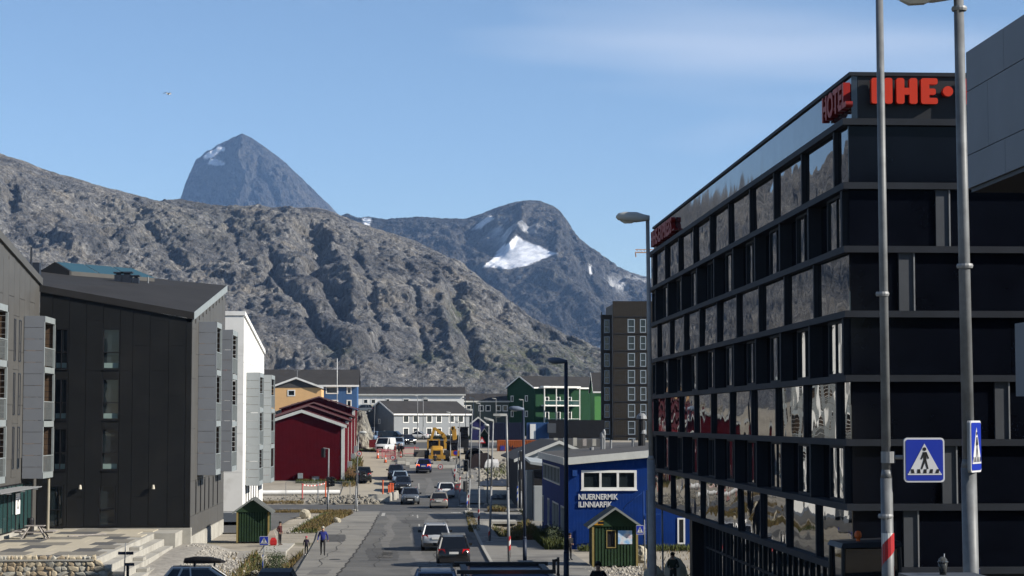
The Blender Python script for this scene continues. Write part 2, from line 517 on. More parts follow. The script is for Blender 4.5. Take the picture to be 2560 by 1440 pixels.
def mountain(name, prof, D0, D1, zb, nu, nv, amp, wl_, hpow, material, feats=(), skew=0.0, back=0.35, attrs=None, seed=0, lines=(), smooth=(), fine=1.0, tilt=0.25, lean=None):
    pxs = np.array([p[0] for p in prof], float); pys = np.array([p[1] for p in prof], float)
    px = np.linspace(pxs[0], pxs[-1], nu)
    py = np.interp(px, pxs, pys)
    X = np.array([W(a, 1052, D1).x for a in px]); ZC = np.array([W(a, b, D1).z for a, b in zip(px, py)])
    v = np.concatenate([np.linspace(0, 1, nv), 1 + np.linspace(0, back, nv // 6 + 2)[1:]])
    U, V = np.meshgrid(np.arange(nu), v)
    XX = X[U]; ZZ = ZC[U]
    vf = np.minimum(V, 1)
    h = 1 - (1 - vf) ** hpow
    YY = D0 + (D1 - D0) * V
    Z = zb + (ZZ - zb) * h
    over = np.maximum(V - 1, 0)
    Z = Z - over * (ZZ - zb) * 1.1
    XX = XX + skew * (1 - vf) * (D1 - D0)
    s = 1.0 / wl_
    # buttresses, broken slabs, tilted ledges
    sx = XX * s; sy = YY * s * 0.8; sz = Z * s * 1.3
    warp = fbm(sx * 1.3 + seed, sy * 1.3, sz * 1.3, 3) * 0.55
    big = fbm(sx + warp + seed, sy * 0.6 + warp, sz * 0.55, 3, True, 0.45)
    mid = fbm((sx + 0.5 * sz) * 3.6 + seed + warp, sy * 2.2, sz * 2.6 + warp * 2, 4, False, 0.55)
    fin = fbm((sx + 0.3 * sz) * 17 + seed, sy * 13, sz * 12, 5, True, 0.7)
    fin2 = np.abs(fbm((sx + 0.6 * sz) * 9 + seed, sy * 7, sz * 6 - 3, 5, False, 0.62))
    lt = (Z * 1.0 + tilt * XX) * s * 13 + fbm(sx * 2.5 + 9 + seed, sy * 2.5, sz * 2.5, 4) * 3.2
    led = (lt - np.floor(lt)); led = np.where(led < 0.75, led / 0.75, (1 - led) / 0.25) - 0.5
    ledm = np.clip(fbm(sx * 1.7 + 30 + seed, sy * 1.7, sz * 1.7, 3) * 2 + 0.55, 0.1, 1)
    fade = np.clip(1.12 - vf ** 5, 0.2, 1) * np.clip(vf * 5, 0, 1)
    disp = amp * ((big - 0.25) * 0.75 + mid * 0.75 + led * ledm * 0.2) * fade + amp * fine * (0.19 * (fin - 0.2) + 0.4 * (fin2 - 0.22)) * np.clip(vf * 8, 0, 1) * np.clip(1.25 - vf ** 8, 0.3, 1)
    cf = np.clip(1.03 - vf ** 7, 0, 1)
    pX = 1017 + XX / YY * F
    PY = np.array(1052 - Z / YY * F)
    for (fx, fy, rx, ry) in smooth:      # snow lies smooth over the rock
        disp *= 1 - 0.93 * np.exp(-(((pX - fx) / rx) ** 2 + ((PY - fy) / ry) ** 2) ** 2)
    wob = fbm(sx * 4 + 3, sy * 4, sz * 4, 4) * 44
    for (fx, fy, rx, ry, dep) in feats:  # single cliffs (negative: cut back)
        e = ((pX + wob - fx) / rx) ** 2 + ((PY + wob - fy) / ry) ** 2
        disp += cf * dep * np.exp(-e * 1.4)
    for (pts, wd, dep) in lines:         # gullies and ribs along a course
        d2 = np.full_like(pX, 1e9)
        qx, qy = pX + wob, PY + wob * 0.5
        for (x0, y0), (x1, y1) in zip(pts[:-1], pts[1:]):
            L2 = (x1 - x0) ** 2 + (y1 - y0) ** 2
            tt = np.clip(((qx - x0) * (x1 - x0) + (qy - y0) * (y1 - y0)) / L2, 0, 1)
            d2 = np.minimum(d2, (qx - x0 - tt * (x1 - x0)) ** 2 + (qy - y0 - tt * (y1 - y0)) ** 2)
        disp += cf * dep * 0.75 * np.exp(-d2 / (wd * wd))
    YY2 = YY - disp * 0.8
    if lean: YY2 = YY2 + cf * lean[1] * np.maximum(0, lean[0] - pX) * np.clip((lean[2] - PY) / 60, 0, 1)
    Z2 = Z + disp * 0.42
    verts = np.stack([XX, YY2, Z2], -1).reshape(-1, 3)
    nvv = len(v)
    idx = (np.arange(nvv - 1)[:, None] * nu + np.arange(nu - 1)[None, :]).reshape(-1)
    faces = np.stack([idx, idx + 1, idx + nu + 1, idx + nu], -1)
    me = bpy.data.meshes.new(name)
    me.vertices.add(len(verts)); me.vertices.foreach_set('co', verts.ravel())
    me.loops.add(faces.size); me.loops.foreach_set('vertex_index', faces.ravel().astype(np.int32))
    me.polygons.add(len(faces)); me.polygons.foreach_set('loop_start', np.arange(0, faces.size, 4, dtype=np.int32))
    me.update(calc_edges=True); me.validate()
    me.materials.append(material)
    pX = 1017 + XX / YY2 * F; pY = 1052 - Z2 / YY2 * F
    for an, fn in (attrs or {}).items():
        a = me.attributes.new(an, 'FLOAT', 'POINT')
        a.data.foreach_set('value', fn(pX, pY, XX, YY2, Z2, V).ravel().astype(np.float32))
    o = bpy.data.objects.new(name, me); COL.objects.link(o)
    tag(o, kind='structure')
    return o

front_prof = [(-560, 325), (-260, 345), (-120, 372), (0, 392), (60, 408), (120, 432), (200, 452), (270, 475), (340, 491), (400, 507), (445, 502),
              (520, 516), (560, 521), (620, 526), (660, 520), (740, 520), (790, 522), (830, 532), (870, 546), (910, 563), (960, 579), (1000, 591),
              (1050, 611), (1100, 636), (1140, 657), (1180, 686), (1230, 731), (1280, 776), (1330, 820), (1380, 851), (1430, 872), (1480, 901),
              (1530, 935), (1600, 985), (1700, 1030), (1900, 1048)]
def green_front(pX, pY, X, Y, Z, V):
    g = np.zeros_like(pX)
    for cx, cy, rx, ry, a in [(1150, 790, 30, 40, .8), (1060, 895, 40, 16, .8), (1300, 900, 120, 60, .75), (1420, 900, 90, 40, .7), (1200, 925, 80, 30, .5), (1360, 955, 130, 30, .7), (850, 880, 40, 20, .5), (500, 560, 200, 60, .15)]:
        g = np.maximum(g, a * np.exp(-(((pX - cx) / rx) ** 2 + ((pY - cy) / ry) ** 2)))
    return np.clip(g * 1.1, 0, 1)
M_rock1 = rock_material('near_mountain_rock', (0.08, 0.083, 0.091), (0.275, 0.267, 0.255), (0.21, 0.192, 0.165), 0.02, green=(0.085, 0.1, 0.045), bumpd=9.0)
mountain('mountain', front_prof, 1450, 2600, 4, 900, 380, 44, 330, 1.22, M_rock1,
         feats=[(785, 582, 50, 30, -38), (853, 766, 18, 26, -16), (700, 950, 60, 50, -16), (40, 505, 16, 45, -26), (100, 640, 40, 20, -8)],
         lines=[([(795, 590), (782, 668), (818, 735), (850, 800)], 15, -30), ([(686, 630), (703, 713), (756, 766), (782, 836), (860, 900)], 13, -24), ([(967, 560), (1060, 640), (1134, 722), (1165, 830), (1190, 910)], 16, -26),
                ([(1000, 600), (1040, 760), (1060, 900)], 9, -11), ([(880, 620), (930, 760), (960, 900)], 10, -10), ([(560, 560), (600, 640), (680, 720)], 10, -10), ([(330, 520), (380, 600), (470, 680)], 10, -9), ([(1250, 790), (1310, 880), (1360, 950)], 10, -10),
                ([(820, 580), (850, 680), (890, 760)], 14, 16), ([(1080, 680), (1110, 780), (1120, 880)], 12, 12)],
         attrs={'green': green_front}, seed=4)

def snow_far(pX, pY, X, Y, Z, V):
    sn = fbm(X / 160., Y / 160., Z / 160., 4)
    g = np.zeros_like(pX)
    for cx, cy, rx, ry, rot in [(528, 385, 30, 9, -0.5), (540, 408, 22, 8, 0.1), (548, 372, 14, 8, 0.3)]:
        dx, dy = pX - cx, pY - cy
        a, b = dx * math.cos(rot) - dy * math.sin(rot) * -1, dy * math.cos(rot) - dx * math.sin(rot)
        e = (a / rx) ** 2 + (b / ry) ** 2 + sn * 1.3
        g = np.maximum(g, np.clip((1.0 - e) * 3, 0, 1))
    return g
M_rock2 = rock_material('far_peak_rock', (0.012, 0.014, 0.02), (0.125, 0.122, 0.12), (0.09, 0.085, 0.078), 0.006, snow=True, bumpd=40.0)  # pale tone raised as painted sunlit specks, dark tone blued like haze
peak_prof = [(330, 700), (380, 620), (420, 560), (445, 500), (455, 468), (470, 430), (482, 404), (510, 380), (540, 361), (570, 347), (600, 338), (625, 350), (650, 366),
             (680, 388), (710, 410), (740, 437), (770, 464), (800, 491), (820, 508), (838, 528), (870, 560), (920, 620)]
mountain('mountain_peak', peak_prof, 8600, 10000, 300, 380, 240, 150, 800, 1.15, M_rock2, feats=[(520, 470, 30, 50, -90)], lines=[([(600, 345), (590, 400), (610, 450), (600, 520)], 9, 90), ([(570, 360), (555, 430), (560, 500)], 8, -70), ([(640, 370), (655, 440), (690, 520)], 8, -70), ([(690, 410), (720, 470), (760, 520)], 8, 50)], attrs={'snow': snow_far}, seed=11, lean=(596, 1.3, 560))

def snow_right(pX, pY, X, Y, Z, V):
    sn = fbm(X / 110., Y / 110., Z / 110., 5)
    g = np.zeros_like(pX)
    def poly(pts, soft=1.0):
        # distance-like inside test by half planes
        e = np.full_like(pX, 1e9)
        n = len(pts)
        for i in range(n):
            x0, y0 = pts[i]; x1, y1 = pts[(i + 1) % n]
            L = math.hypot(x1 - x0, y1 - y0)
            d = ((pX - x0) * (y1 - y0) - (pY - y0) * (x1 - x0)) / L
            e = np.minimum(e, -d)
        return np.clip((e + sn * 10 + 2) / 3, 0, 1)
    g = np.maximum(g, poly([(1210, 665), (1250, 622), (1290, 586), (1335, 606), (1390, 632), (1340, 654), (1270, 672)]))
    g = np.maximum(g, poly([(1185, 570), (1225, 538), (1235, 545), (1200, 570)]) * 0.75)
    g = np.maximum(g, poly([(905, 544), (925, 546), (920, 562), (910, 560)]))
    g = np.maximum(g, poly([(1290, 690), (1304, 688), (1300, 696)]) * 0.8)
    g = np.maximum(g, poly([(1470, 660), (1478, 664), (1484, 690), (1474, 684)]) * 0.7)
    g = np.maximum(g, poly([(1470, 872), (1500, 866), (1490, 876)]) * 0.8)
    g = np.maximum(g, np.exp(-((pX - 1570) / 60) ** 2 - ((pY - 705) / 25) ** 2) * np.clip(sn * 3 + .3, 0, 1) * 0.6)
    g = np.maximum(g, np.exp(-((pX - 1280) / 60) ** 2 - ((pY - 580) / 40) ** 2) * np.clip(sn * 4, 0, 1) * 0.7)
    return g
right_prof = [(700, 640), (800, 560), (865, 533), (890, 545), (920, 546), (960, 553), (1000, 547), (1050, 542), (1100, 546), (1160, 547), (1190, 540), (1230, 525),
              (1270, 511), (1310, 503), (1350, 503), (1380, 514), (1400, 530), (1420, 556), (1440, 590), (1455, 606), (1480, 626), (1510, 650), (1540, 668),
              (1575, 684), (1610, 691), (1660, 705), (1760, 730), (1900, 760), (2100, 800), (2400, 850)]
M_rock3 = rock_material('far_massif_rock', (0.018, 0.021, 0.028), (0.16, 0.155, 0.15), (0.12, 0.115, 0.10), 0.011, snow=True, bumpd=26.0)  # light tone raised to paint sunlit specks on the rock
mountain('mountain_massif', right_prof, 4300, 6000, 10, 560, 300, 100, 620, 1.12, M_rock3,
         feats=[(1190, 600, 60, 40, -50)], lines=[([(1330, 506), (1300, 550), (1260, 600)], 12, 60), ([(1180, 545), (1150, 620), (1180, 680)], 14, -60), ([(1420, 560), (1450, 660), (1500, 740)], 14, -40), ([(1390, 560), (1400, 640)], 10, 30)], smooth=[(1300, 634, 95, 45)], attrs={'snow': snow_right}, seed=23, lean=(1300, 0.7, 640))

# ------------------------------------------------------------------ haze: the air between here and the peaks
hz = MB(); hz.box(-4200, 4200, -300, 11200, -14, 1560)
M_haze = bpy.data.materials.new('pale_air'); M_haze.use_nodes = True
hn = M_haze.node_tree.nodes; hn.remove(hn['Principled BSDF'])
pv = hn.new('ShaderNodeVolumePrincipled')
pv.inputs['Color'].default_value = (0.33, 0.56, 1.0, 1)
pv.inputs['Density'].default_value = 3.9e-5
pv.inputs['Anisotropy'].default_value = 0.0
M_haze.node_tree.links.new(pv.outputs['Volume'], hn['Material Output'].inputs['Volume'])
haze = hz.build('haze', M_haze)
tag(haze, 'pale blue air over the far slopes', 'haze', kind='stuff')
# ------------------------------------------------------------------ building helpers
def glass_mat(name, col, rough=0.03, wav=0.0, wsc=0.6, spec=0.5, ior=1.5):
    m = bpy.data.materials.new(name); m.use_nodes = True
    n, l = m.node_tree.nodes, m.node_tree.links
    b = n['Principled BSDF']
    b.inputs['Base Color'].default_value = tuple(col) + (1,)
    b.inputs['Roughness'].default_value = rough
    b.inputs['Specular IOR Level'].default_value = spec
    b.inputs['IOR'].default_value = ior
    if wav:
        t = n.new('ShaderNodeTexCoord')
        k = n.new('ShaderNodeTexNoise'); k.inputs['Scale'].default_value = wsc; k.inputs['Detail'].default_value = 1.5
        l.new(t.outputs['Object'], k.inputs['Vector'])
        bp = n.new('ShaderNodeBump'); bp.inputs['Distance'].default_value = wav; bp.inputs['Strength'].default_value = 1
        l.new(k.outputs['Fac'], bp.inputs['Height']); l.new(bp.outputs['Normal'], b.inputs['Normal'])
    return m
M_glass = glass_mat('window_glass', (0.012, 0.017, 0.02), 0.02, 0.006, 0.9)
M_glassteal = glass_mat('green_tinted_glass', (0.02, 0.05, 0.05), 0.03, 0.006, 0.8)
M_hglass = glass_mat('dark_facade_glass', (0.010, 0.011, 0.013), 0.015, 0.02, 0.42, ior=1.7)
M_hwin = glass_mat('hotel_window_glass', (0.016, 0.02, 0.022), 0.015, 0.02, 0.6, ior=1.75)
M_hblack = mat('black_facade_panel', (0.004, 0.005, 0.009), 0.16, 0.3, 0.8, spec=0.12)
M_hband = mat('anthracite_facade_band', (0.021, 0.026, 0.036), 0.65, 0.2, 1.0, spec=0.15)
M_hgrey = mat('slate_grey_panel', (0.075, 0.083, 0.095), 0.5, 0.1, 1.2)
M_hpar = glass_mat('parapet_glass', (0.02, 0.022, 0.026), 0.05, 0.012, 0.7, ior=1.6)
M_dark = mat('charcoal_zinc', (0.0125, 0.0135, 0.0145), 0.6, 0.2, 0.9, 0.002, 6, spec=0.15, stain=((0.022, 0.022, 0.022), 0.35, 0.5, 0.75))
M_zinc = mat('sunlit_zinc', (0.095, 0.093, 0.088), 0.55, 0.12, 0.8, 0.002, 5)  # the charcoal zinc with sunlight put into its colour
M_roof = mat('dark_felt_roof', (0.024, 0.0235, 0.0245), 0.9, 0.25, 0.5, 0.004, 12)
M_board = mat('grey_fibre_board', (0.205, 0.222, 0.25), 0.65, 0.06, 0.7)
M_boardl = mat('pale_grey_fibre_board', (0.36, 0.39, 0.40), 0.65, 0.06, 0.7)
M_frame = mat('galvanised_frame', (0.33, 0.37, 0.38), 0.55, 0.12, 2, metal=0.25)
M_white = mat('white_paint', (0.9, 0.9, 0.88), 0.6, 0.05, 0.8, stain=((0.62, 0.61, 0.57), 0.6, 0.55, 0.8))
M_timber = mat('brown_timber', (0.11, 0.07, 0.042), 0.7, 0.25, 3, 0.003, 20)
M_black = mat('black_metal', (0.012, 0.012, 0.014), 0.5, 0.2, 4)
M_steel = mat('galvanised_steel', (0.27, 0.28, 0.29), 0.55, 0.2, 3, metal=0.15)
M_steeld = mat('dark_painted_steel', (0.03, 0.038, 0.055), 0.5, 0.15, 3, metal=0.1)

def bxa(mb, axis, p0, p1, a0, a1, z0, z1, mi=0):
    if axis == 'y': return mb.box(a0, a1, p0, p1, z0, z1, mi)
    return mb.box(p0, p1, a0, a1, z0, z1, mi)
def wallgrid(mb, axis, p0, p1, a0, a1, z0, z1, holes):
    A = sorted(set([a0, a1] + [min(max(h[k], a0), a1) for h in holes for k in (0, 1)]))
    Z = sorted(set([z0, z1] + [min(max(h[k], z0), z1) for h in holes for k in (2, 3)]))
    for i in range(len(A) - 1):
        run = None
        for j in range(len(Z) - 1):
            ca, cz = (A[i] + A[i + 1]) / 2, (Z[j] + Z[j + 1]) / 2
            inside = any(h[0] < ca < h[1] and h[2] < cz < h[3] for h in holes)
            if not inside:
                run = (run[0], Z[j + 1]) if run else (Z[j], Z[j + 1])
            if (inside or j == len(Z) - 2) and run:
                bxa(mb, axis, p0, p1, A[i], A[i + 1], run[0], run[1]); run = None
def window(parent, axis, face, sgn, a0, a1, z0, z1, fm, gm=None, fw=0.07, va=(), hz_=(), recess=0.1, proud=0.02, name='window', sill=None):
    """frame with its panes; va / hz_: fractions of mullions and transoms; sgn: outward direction along axis"""
    gm = gm or M_glass
    m = MB()
    o0, o1 = face + sgn * proud, face - sgn * (recess + 0.03)
    bxa(m, axis, o0, o1, a0, a0 + fw, z0, z1); bxa(m, axis, o0, o1, a1 - fw, a1, z0, z1)
    bxa(m, axis, o0, o1, a0 + fw, a1 - fw, z0, z0 + fw); bxa(m, axis, o0, o1, a0 + fw, a1 - fw, z1 - fw, z1)
    V = [a0 + fw] + [a0 + (a1 - a0) * t for t in va] + [a1 - fw]
    H = [z0 + fw] + [z0 + (z1 - z0) * t for t in hz_] + [z1 - fw]
    for a in V[1:-1]: bxa(m, axis, o0 - sgn * 0.015, o1, a - fw * .45, a + fw * .45, z0 + fw, z1 - fw)
    for h in H[1:-1]: bxa(m, axis, o0 - sgn * 0.012, o1, a0 + fw, a1 - fw, h - fw * .45, h + fw * .45)
    if sill: bxa(m, axis, o0 + sgn * 0.06, face, a0 - 0.05, a1 + 0.05, z0 - 0.06, z0 - 0.002)
    w = m.build(name, fm, parent)
    for i in range(len(V) - 1):
        for j in range(len(H) - 1):
            p = MB()
            bxa(p, axis, face - sgn * recess, face - sgn * (recess + 0.02), V[i] - (0 if i == 0 else 0) , V[i + 1], H[j], H[j + 1])
            p.build('pane', gm, w)
    return w
def text_obj(body, size, depth, material, parent, M, name='lettering', bold=0.0, sx=1.0, align='LEFT', font_spacing=1.0):
    cu = bpy.data.curves.new(name, 'FONT')
    cu.body = body; cu.size = size; cu.extrude = depth; cu.offset = bold; cu.align_x = align
    cu.space_character = font_spacing
    cu.resolution_u = 3
    t = bpy.data.objects.new(name, cu)
    me = bpy.data.meshes.new_from_object(t)
    bpy.data.objects.remove(t)
    me.materials.clear(); me.materials.append(material)
    me.name = name
    S = Matrix.Diagonal((sx, 1, 1, 1))
    me.transform(M @ S)
    o = bpy.data.objects.new(name, me); COL.objects.link(o); o.parent = parent
    return o
def face_matrix(pos, right, up):
    r, u = Vector(right).normalized(), Vector(up).normalized()
    n = r.cross(u)
    return Matrix.Translation(pos) @ Matrix((r, u, n)).transposed().to_4x4()

# ------------------------------------------------------------------ dark block of flats on the left
YA = 128.0
xL, xR = WX(95, YA), WX(478, YA)
TZ = WZ(1320, YA)                      # terrace level
apt = wthing('apartment_building', (xR, YA, -8.3), 'charcoal metal-clad block of flats with grey balcony towers left of the street', 'building')
zFL, zFR, zBR, zBL = 8.62, 6.88, 10.15, 11.1
YB = 151.0
# front wall core with openings
wins_front = []
def PXX(p, Y): return WX(p, Y)
c2 = (PXX(254, YA), PXX(297, YA)); c1 = (PXX(134, YA), PXX(167, YA))
for (y0, y1) in ((824, 925), (948, 1050), (1071, 1175)):
    wins_front.append((c2[0], c2[1], WZ(y1, YA), WZ(y0, YA)))
    wins_front.append((c1[0], c1[1], WZ(y1, YA), WZ(y0, YA)))
wins_front.append((PXX(119, YA), PXX(161, YA), WZ(1316, YA), WZ(1212, YA)))
wins_front.append((PXX(250, YA), PXX(291, YA), WZ(1313, YA), WZ(1213, YA)))
m = MB()
zt = min(zFL, zFR) - 0.5
wallgrid(m, 'y', YA + 0.05, YA + 0.45, xL, xR - 0.02, -6.72, zt, wins_front)
m.prism([(xL, zt), (xR - 0.02, zt), (xR - 0.02, zFR - 0.42), (xL, zFL - 0.42)], YA + 0.05, YA + 0.45, 'y')
m.build('wall', M_dark, apt)
slits = [13.9 * F / (1017 - p) for p in (487, 498.5, 509, 519.5, 530, 541)]
sl_holes = [(y - 0.16, y + 0.34, -6.0, -3.9) for y in slits]
m = MB()
wallgrid(m, 'x', xR - 0.42, xR - 0.05, YA + 0.05, YB, -7.3, zFR - 0.45, sl_holes)
m.prism([(YA + 0.05, zFR - 0.45), (YB, zFR - 0.45), (YB, zBR - 0.45), (YA + 0.05, zFR - 0.42)], xR - 0.42, xR - 0.05, 'x')
m.build('side_wall', M_zinc, apt)
m = MB(); m.box(xL - 12, xR - 0.6, YA + 0.5, YB - 0.1, -8.3, zFR - 0.6); m.build('core', M_black, apt)
m = MB(); m.box(xL, xR + 0.05, YA - 0.05, YA + 0.5, -8.4, -6.75); m.box(xR - 0.5, xR + 0.03, YA + 0.5, YB, -8.5, -7.32); m.build('plinth', M_conc, apt)
# roof slab
ov = 0.12
m = MB()
top = [(xL - 0.1, YA - ov, zFL), (xR + ov, YA - ov, zFR), (xR + ov, YB, zBR), (xL - 0.1, YB, zBL)]
m.hexa([(x, y, z - 0.44) for x, y, z in top], top)
top2 = [(xL - 12, YA + 0.5, zFL + 1.5), (xL - 0.1, YA + 0.5, zFL + 0.05), (xL - 0.1, YB, zBL), (xL - 12, YB, zBL + 0.6)]
m.hexa([(x, y, z - 0.44) for x, y, z in top2], top2)
rf = m.build('roof', M_roof, apt)
m = MB(); m.hexa([(xR + ov + .004, YA - ov - .004, zFR - 0.46), (xR + ov + 0.03, YA - ov - .004, zFR - 0.46), (xR + ov + 0.03, YB, zBR - 0.46), (xR + ov + .004, YB, zBR - 0.46)],
                 [(xR + ov + .004, YA - ov - .004, zFR + 0.02), (xR + ov + 0.03, YA - ov - .004, zFR + 0.02), (xR + ov + 0.03, YB, zBR + 0.02), (xR + ov + .004, YB, zBR + 0.02)])
m.build('verge_trim', M_frame, rf)
# front cladding: single panels, staggered joints
cols = [95, 128, 170, 213, 255, 298, 330, 373, 420, 463, 477.6]
for i in range(len(cols) - 1):
    a0, a1 = PXX(cols[i], YA) + 0.012, PXX(cols[i + 1], YA) - 0.012
    ztop = zFL + (zFR - zFL) * ((a0 + a1) / 2 - xL) / (xR - xL) - 0.62
    seams = [-6.7] + [WZ(1240 - 62 * (i % 2) - 125 * k, YA) for k in range(5)] + [ztop]
    seams = sorted(s for s in seams if s <= ztop)
    blk = sorted([(h[2], h[3]) for h in wins_front if h[0] < (a0 + a1) / 2 < h[1] or (h[1] > a0 + 0.02 and h[0] < a1 - 0.02)])
    for j in range(len(seams) - 1):
        segs = [(seams[j], seams[j + 1])]
        hit = [h for h in wins_front if h[1] > a0 + 0.02 and h[0] < a1 - 0.02]
        cells = []
        zs = sorted(set([seams[j], seams[j + 1]] + [z for h in hit for z in (h[2], h[3]) if seams[j] < z < seams[j + 1]]))
        for q in range(len(zs) - 1):
            cz = (zs[q] + zs[q + 1]) / 2
            hh = [h for h in hit if h[2] < cz < h[3]]
            if not hh: cells.append((a0, a1, zs[q], zs[q + 1]))
            else:
                h = hh[0]
                if h[0] - a0 > 0.06: cells.append((a0, h[0] - 0.01, zs[q], zs[q + 1]))
                if a1 - h[1] > 0.06: cells.append((h[1] + 0.01, a1, zs[q], zs[q + 1]))
        for (b0, b1, z0, z1) in cells:
            if z1 - z0 < 0.05: continue
            p = MB(); d = rnd.uniform(0, 0.008)
            p.box(b0, b1, YA - 0.005 - d, YA + 0.045, z0 + 0.01, z1 - 0.01)
            p.build('cladding_panel', M_dark, apt)
# side cladding
ny = 10
for i in range(ny):
    y0 = YA + (YB - YA) * i / ny + 0.012; y1 = YA + (YB - YA) * (i + 1) / ny - 0.012
    zt0 = zFR + (zBR - zFR) * (y0 - YA) / (YB - YA) - 0.6
    zs = [-7.28] + [-6.05, -3.82] + [-3.7 + 3.2 * k - (1.6 if i % 2 else 0) for k in range(1, 4)] + [zt0]
    zs = sorted(z for z in zs if z <= zt0)
    for j in range(len(zs) - 1):
        if -6.1 < zs[j] < -6.0:   # window zone: strips between the slits
            ys = sorted([y0, y1] + [t for h in sl_holes for t in (h[0], h[1]) if y0 < t < y1])
            for q in range(len(ys) - 1):
                cy = (ys[q] + ys[q + 1]) / 2
                if any(h[0] < cy < h[1] for h in sl_holes) or ys[q + 1] - ys[q] < 0.05: continue
                p = MB(); p.box(xR - 0.045, xR + 0.002, ys[q] + .004, ys[q + 1] - .004, zs[j] + 0.01, zs[j + 1] - 0.01); p.build('cladding_panel', M_zinc, apt)
            continue
        p = MB(); p.box(xR - 0.045, xR + 0.002 + rnd.uniform(0, .008), y0, y1, zs[j] + 0.01, zs[j + 1] - 0.01)
        p.build('cladding_panel', M_zinc, apt)
for h in sl_holes: window(apt, 'x', xR, 1, h[0], h[1], h[2], h[3], M_black, fw=0.05, recess=0.12)
M_curt = mat('pale_teal_blind', (0.25, 0.34, 0.32), 0.8, 0.1, 2)
for k, h in enumerate(wins_front):
    wv = (0.5,) if h[0] == c1[0] else ()
    w = window(apt, 'y', YA, -1, h[0], h[1], h[2], h[3], M_black, fw=0.06, va=wv, hz_=(0.42,), recess=0.16, proud=0.0)
    p = MB(); p.box(h[0] - 0.02, h[1] + 0.02, YA - 0.06, YA + 0.04, h[2] - 0.05, h[2] - 0.006); p.build('sill', M_dark, w)
    if k < 6:   # sun screens / blinds behind the lower panes
        p = MB(); p.box(h[0] + 0.09, h[1] - 0.09, YA + 0.137, YA + 0.15, h[2] + 0.1, h[2] + 0.42); p.build('blind', M_curt, w)

M_rust = mat('red_flower_box', (0.3, 0.06, 0.03), 0.7, 0.3, 5)
def balcony_tower(parent, xw, xo, y0, y1, z0, z1, board_m, n=3, nb=14, rail=True):
    """stacked balconies: closed towards the camera, open to the street"""
    b = MB()
    lev = (z1 - z0) / n
    for k in range(n + 1):
        zz = z0 + k * lev
        th = 0.36
        zz0 = zz if k == 0 else zz - th * 0.45
        zz1 = zz0 + th
        if k == n: zz0, zz1 = z1 - th, z1
        b.box(xw, xo, y0 + 0.05, y1, zz0, zz1)
    for y in (y0 + 0.05, y1 - 0.14):
        b.box(xo - 0.13, xo, y, y + 0.14, z0, z1)
    t = b.build('balcony', M_frame, parent)
    for k in range(nb):
        p = MB(); a = z0 + (z1 - z0) * k / nb
        p.box(xw + 0.02, xo - 0.004, y0, y0 + 0.047, a + 0.012, a + (z1 - z0) / nb - 0.012)
        p.build('cladding_board', board_m, t)
    # timber inner walls, each of boards
    for k in range(n):
        za = z0 + k * lev + 0.3; zb2 = z0 + (k + 1) * lev - 0.2
        nbw = 8
        p = MB()
        for q in range(nbw):
            h0 = za + (zb2 - za) * q / nbw
            p.box(xw - 0.01, xw + 0.03, y0 + 0.06, y1 - 0.02, h0, h0 + (zb2 - za) / nbw - 0.03)
            p.box(xw + 0.03, xo - 0.15, y1 - 0.06, y1 - 0.02, h0, h0 + (zb2 - za) / nbw - 0.03)
        p.build('timber_wall', M_timber, t)
        p = MB()
        p.box(xo - 0.06, xo - 0.02, y0 + 0.19, y1 - 0.14, za + 1.05, za + 1.1)
        nn = max(5, int((y1 - y0) / 0.24))
        for q in range(nn):
            yy = y0 + 0.25 + (y1 - y0 - 0.45) * q / (nn - 1)
            p.box(xo - 0.05, xo - 0.03, yy - 0.012, yy + 0.012, za - 0.02, za + 1.05)
        p.build('railing', M_frame, t)
        if rnd.random() < 0.6:
            p = MB(); yy = rnd.uniform(y0 + .4, y1 - .8); p.box(xw + 0.3, xw + 0.6, yy, yy + 0.5, za - 0.02, za + 0.3); p.build('flower_box', M_rust, t)
    return t
balcony_tower(apt, xR, WX(540, 131.9), 131.9, 135.6, WZ(1187, 131.9), WZ(806, 131.9), M_board)
balcony_tower(apt, xR, WX(540, 131.9), 143.9, 148.3, WZ(1178, 144), WZ(826, 144), M_board)
# lit wing at the far left, running towards the camera
wing_z = lambda y: 8.68 + (128 - y) * 0.136
m = MB()
m.prism([(104, -8.0), (YA + 0.04, -8.0), (YA + 0.04, wing_z(YA)), (104, wing_z(104))], xL - 12, xL - 0.05, 'x')
wing = m.build('wing_wall', M_zinc, apt)
m = MB(); m.hexa([(xL - 12, 103.8, wing_z(104) - 0.1), (xL + 0.12, 103.8, wing_z(104) - 0.1), (xL + 0.12, YA + 0.3, wing_z(YA) - 0.1), (xL - 12, YA + 0.3, wing_z(YA) - 0.1)],
                 [(xL - 12, 103.8, wing_z(104) + 0.36), (xL + 0.12, 103.8, wing_z(104) + 0.36), (xL + 0.12, YA + 0.3, wing_z(YA) + 0.36), (xL - 12, YA + 0.3, wing_z(YA) + 0.36)])
m.build('roof', M_zinc, apt)
for i in range(9):
    y0 = 113.2 + 1.65 * i; y1 = y0 + 1.62
    if y1 > YA: y1 = YA + 0.02
    for j in range(4):
        z0 = -3.35 + 3.2 * j + (1.1 if i % 2 else 0); z1 = min(z0 + 3.17, wing_z(y1) - 0.15)
        if z1 - z0 < 0.3: continue
        p = MB(); p.box(xL - 0.055, xL - 0.02 + rnd.uniform(0, .008), y0, y1, z0, z1); p.build('cladding_panel', M_zinc, apt)
for j in range(3):
    for py, ww in ((119.9, 0.45), (121.4, 0.6)):
        z0 = -2.85 + 3.2 * j
        window(apt, 'x', xL - 0.005, 1, py, py + ww, z0, z0 + 2.5, M_steeld, fw=0.05, hz_=(0.45,), recess=0.02, proud=0.03)
balcony_tower(apt, xL, WX(108, 122.9), 122.9, 126.7, WZ(1195, 123), WZ(793, 123), M_board)
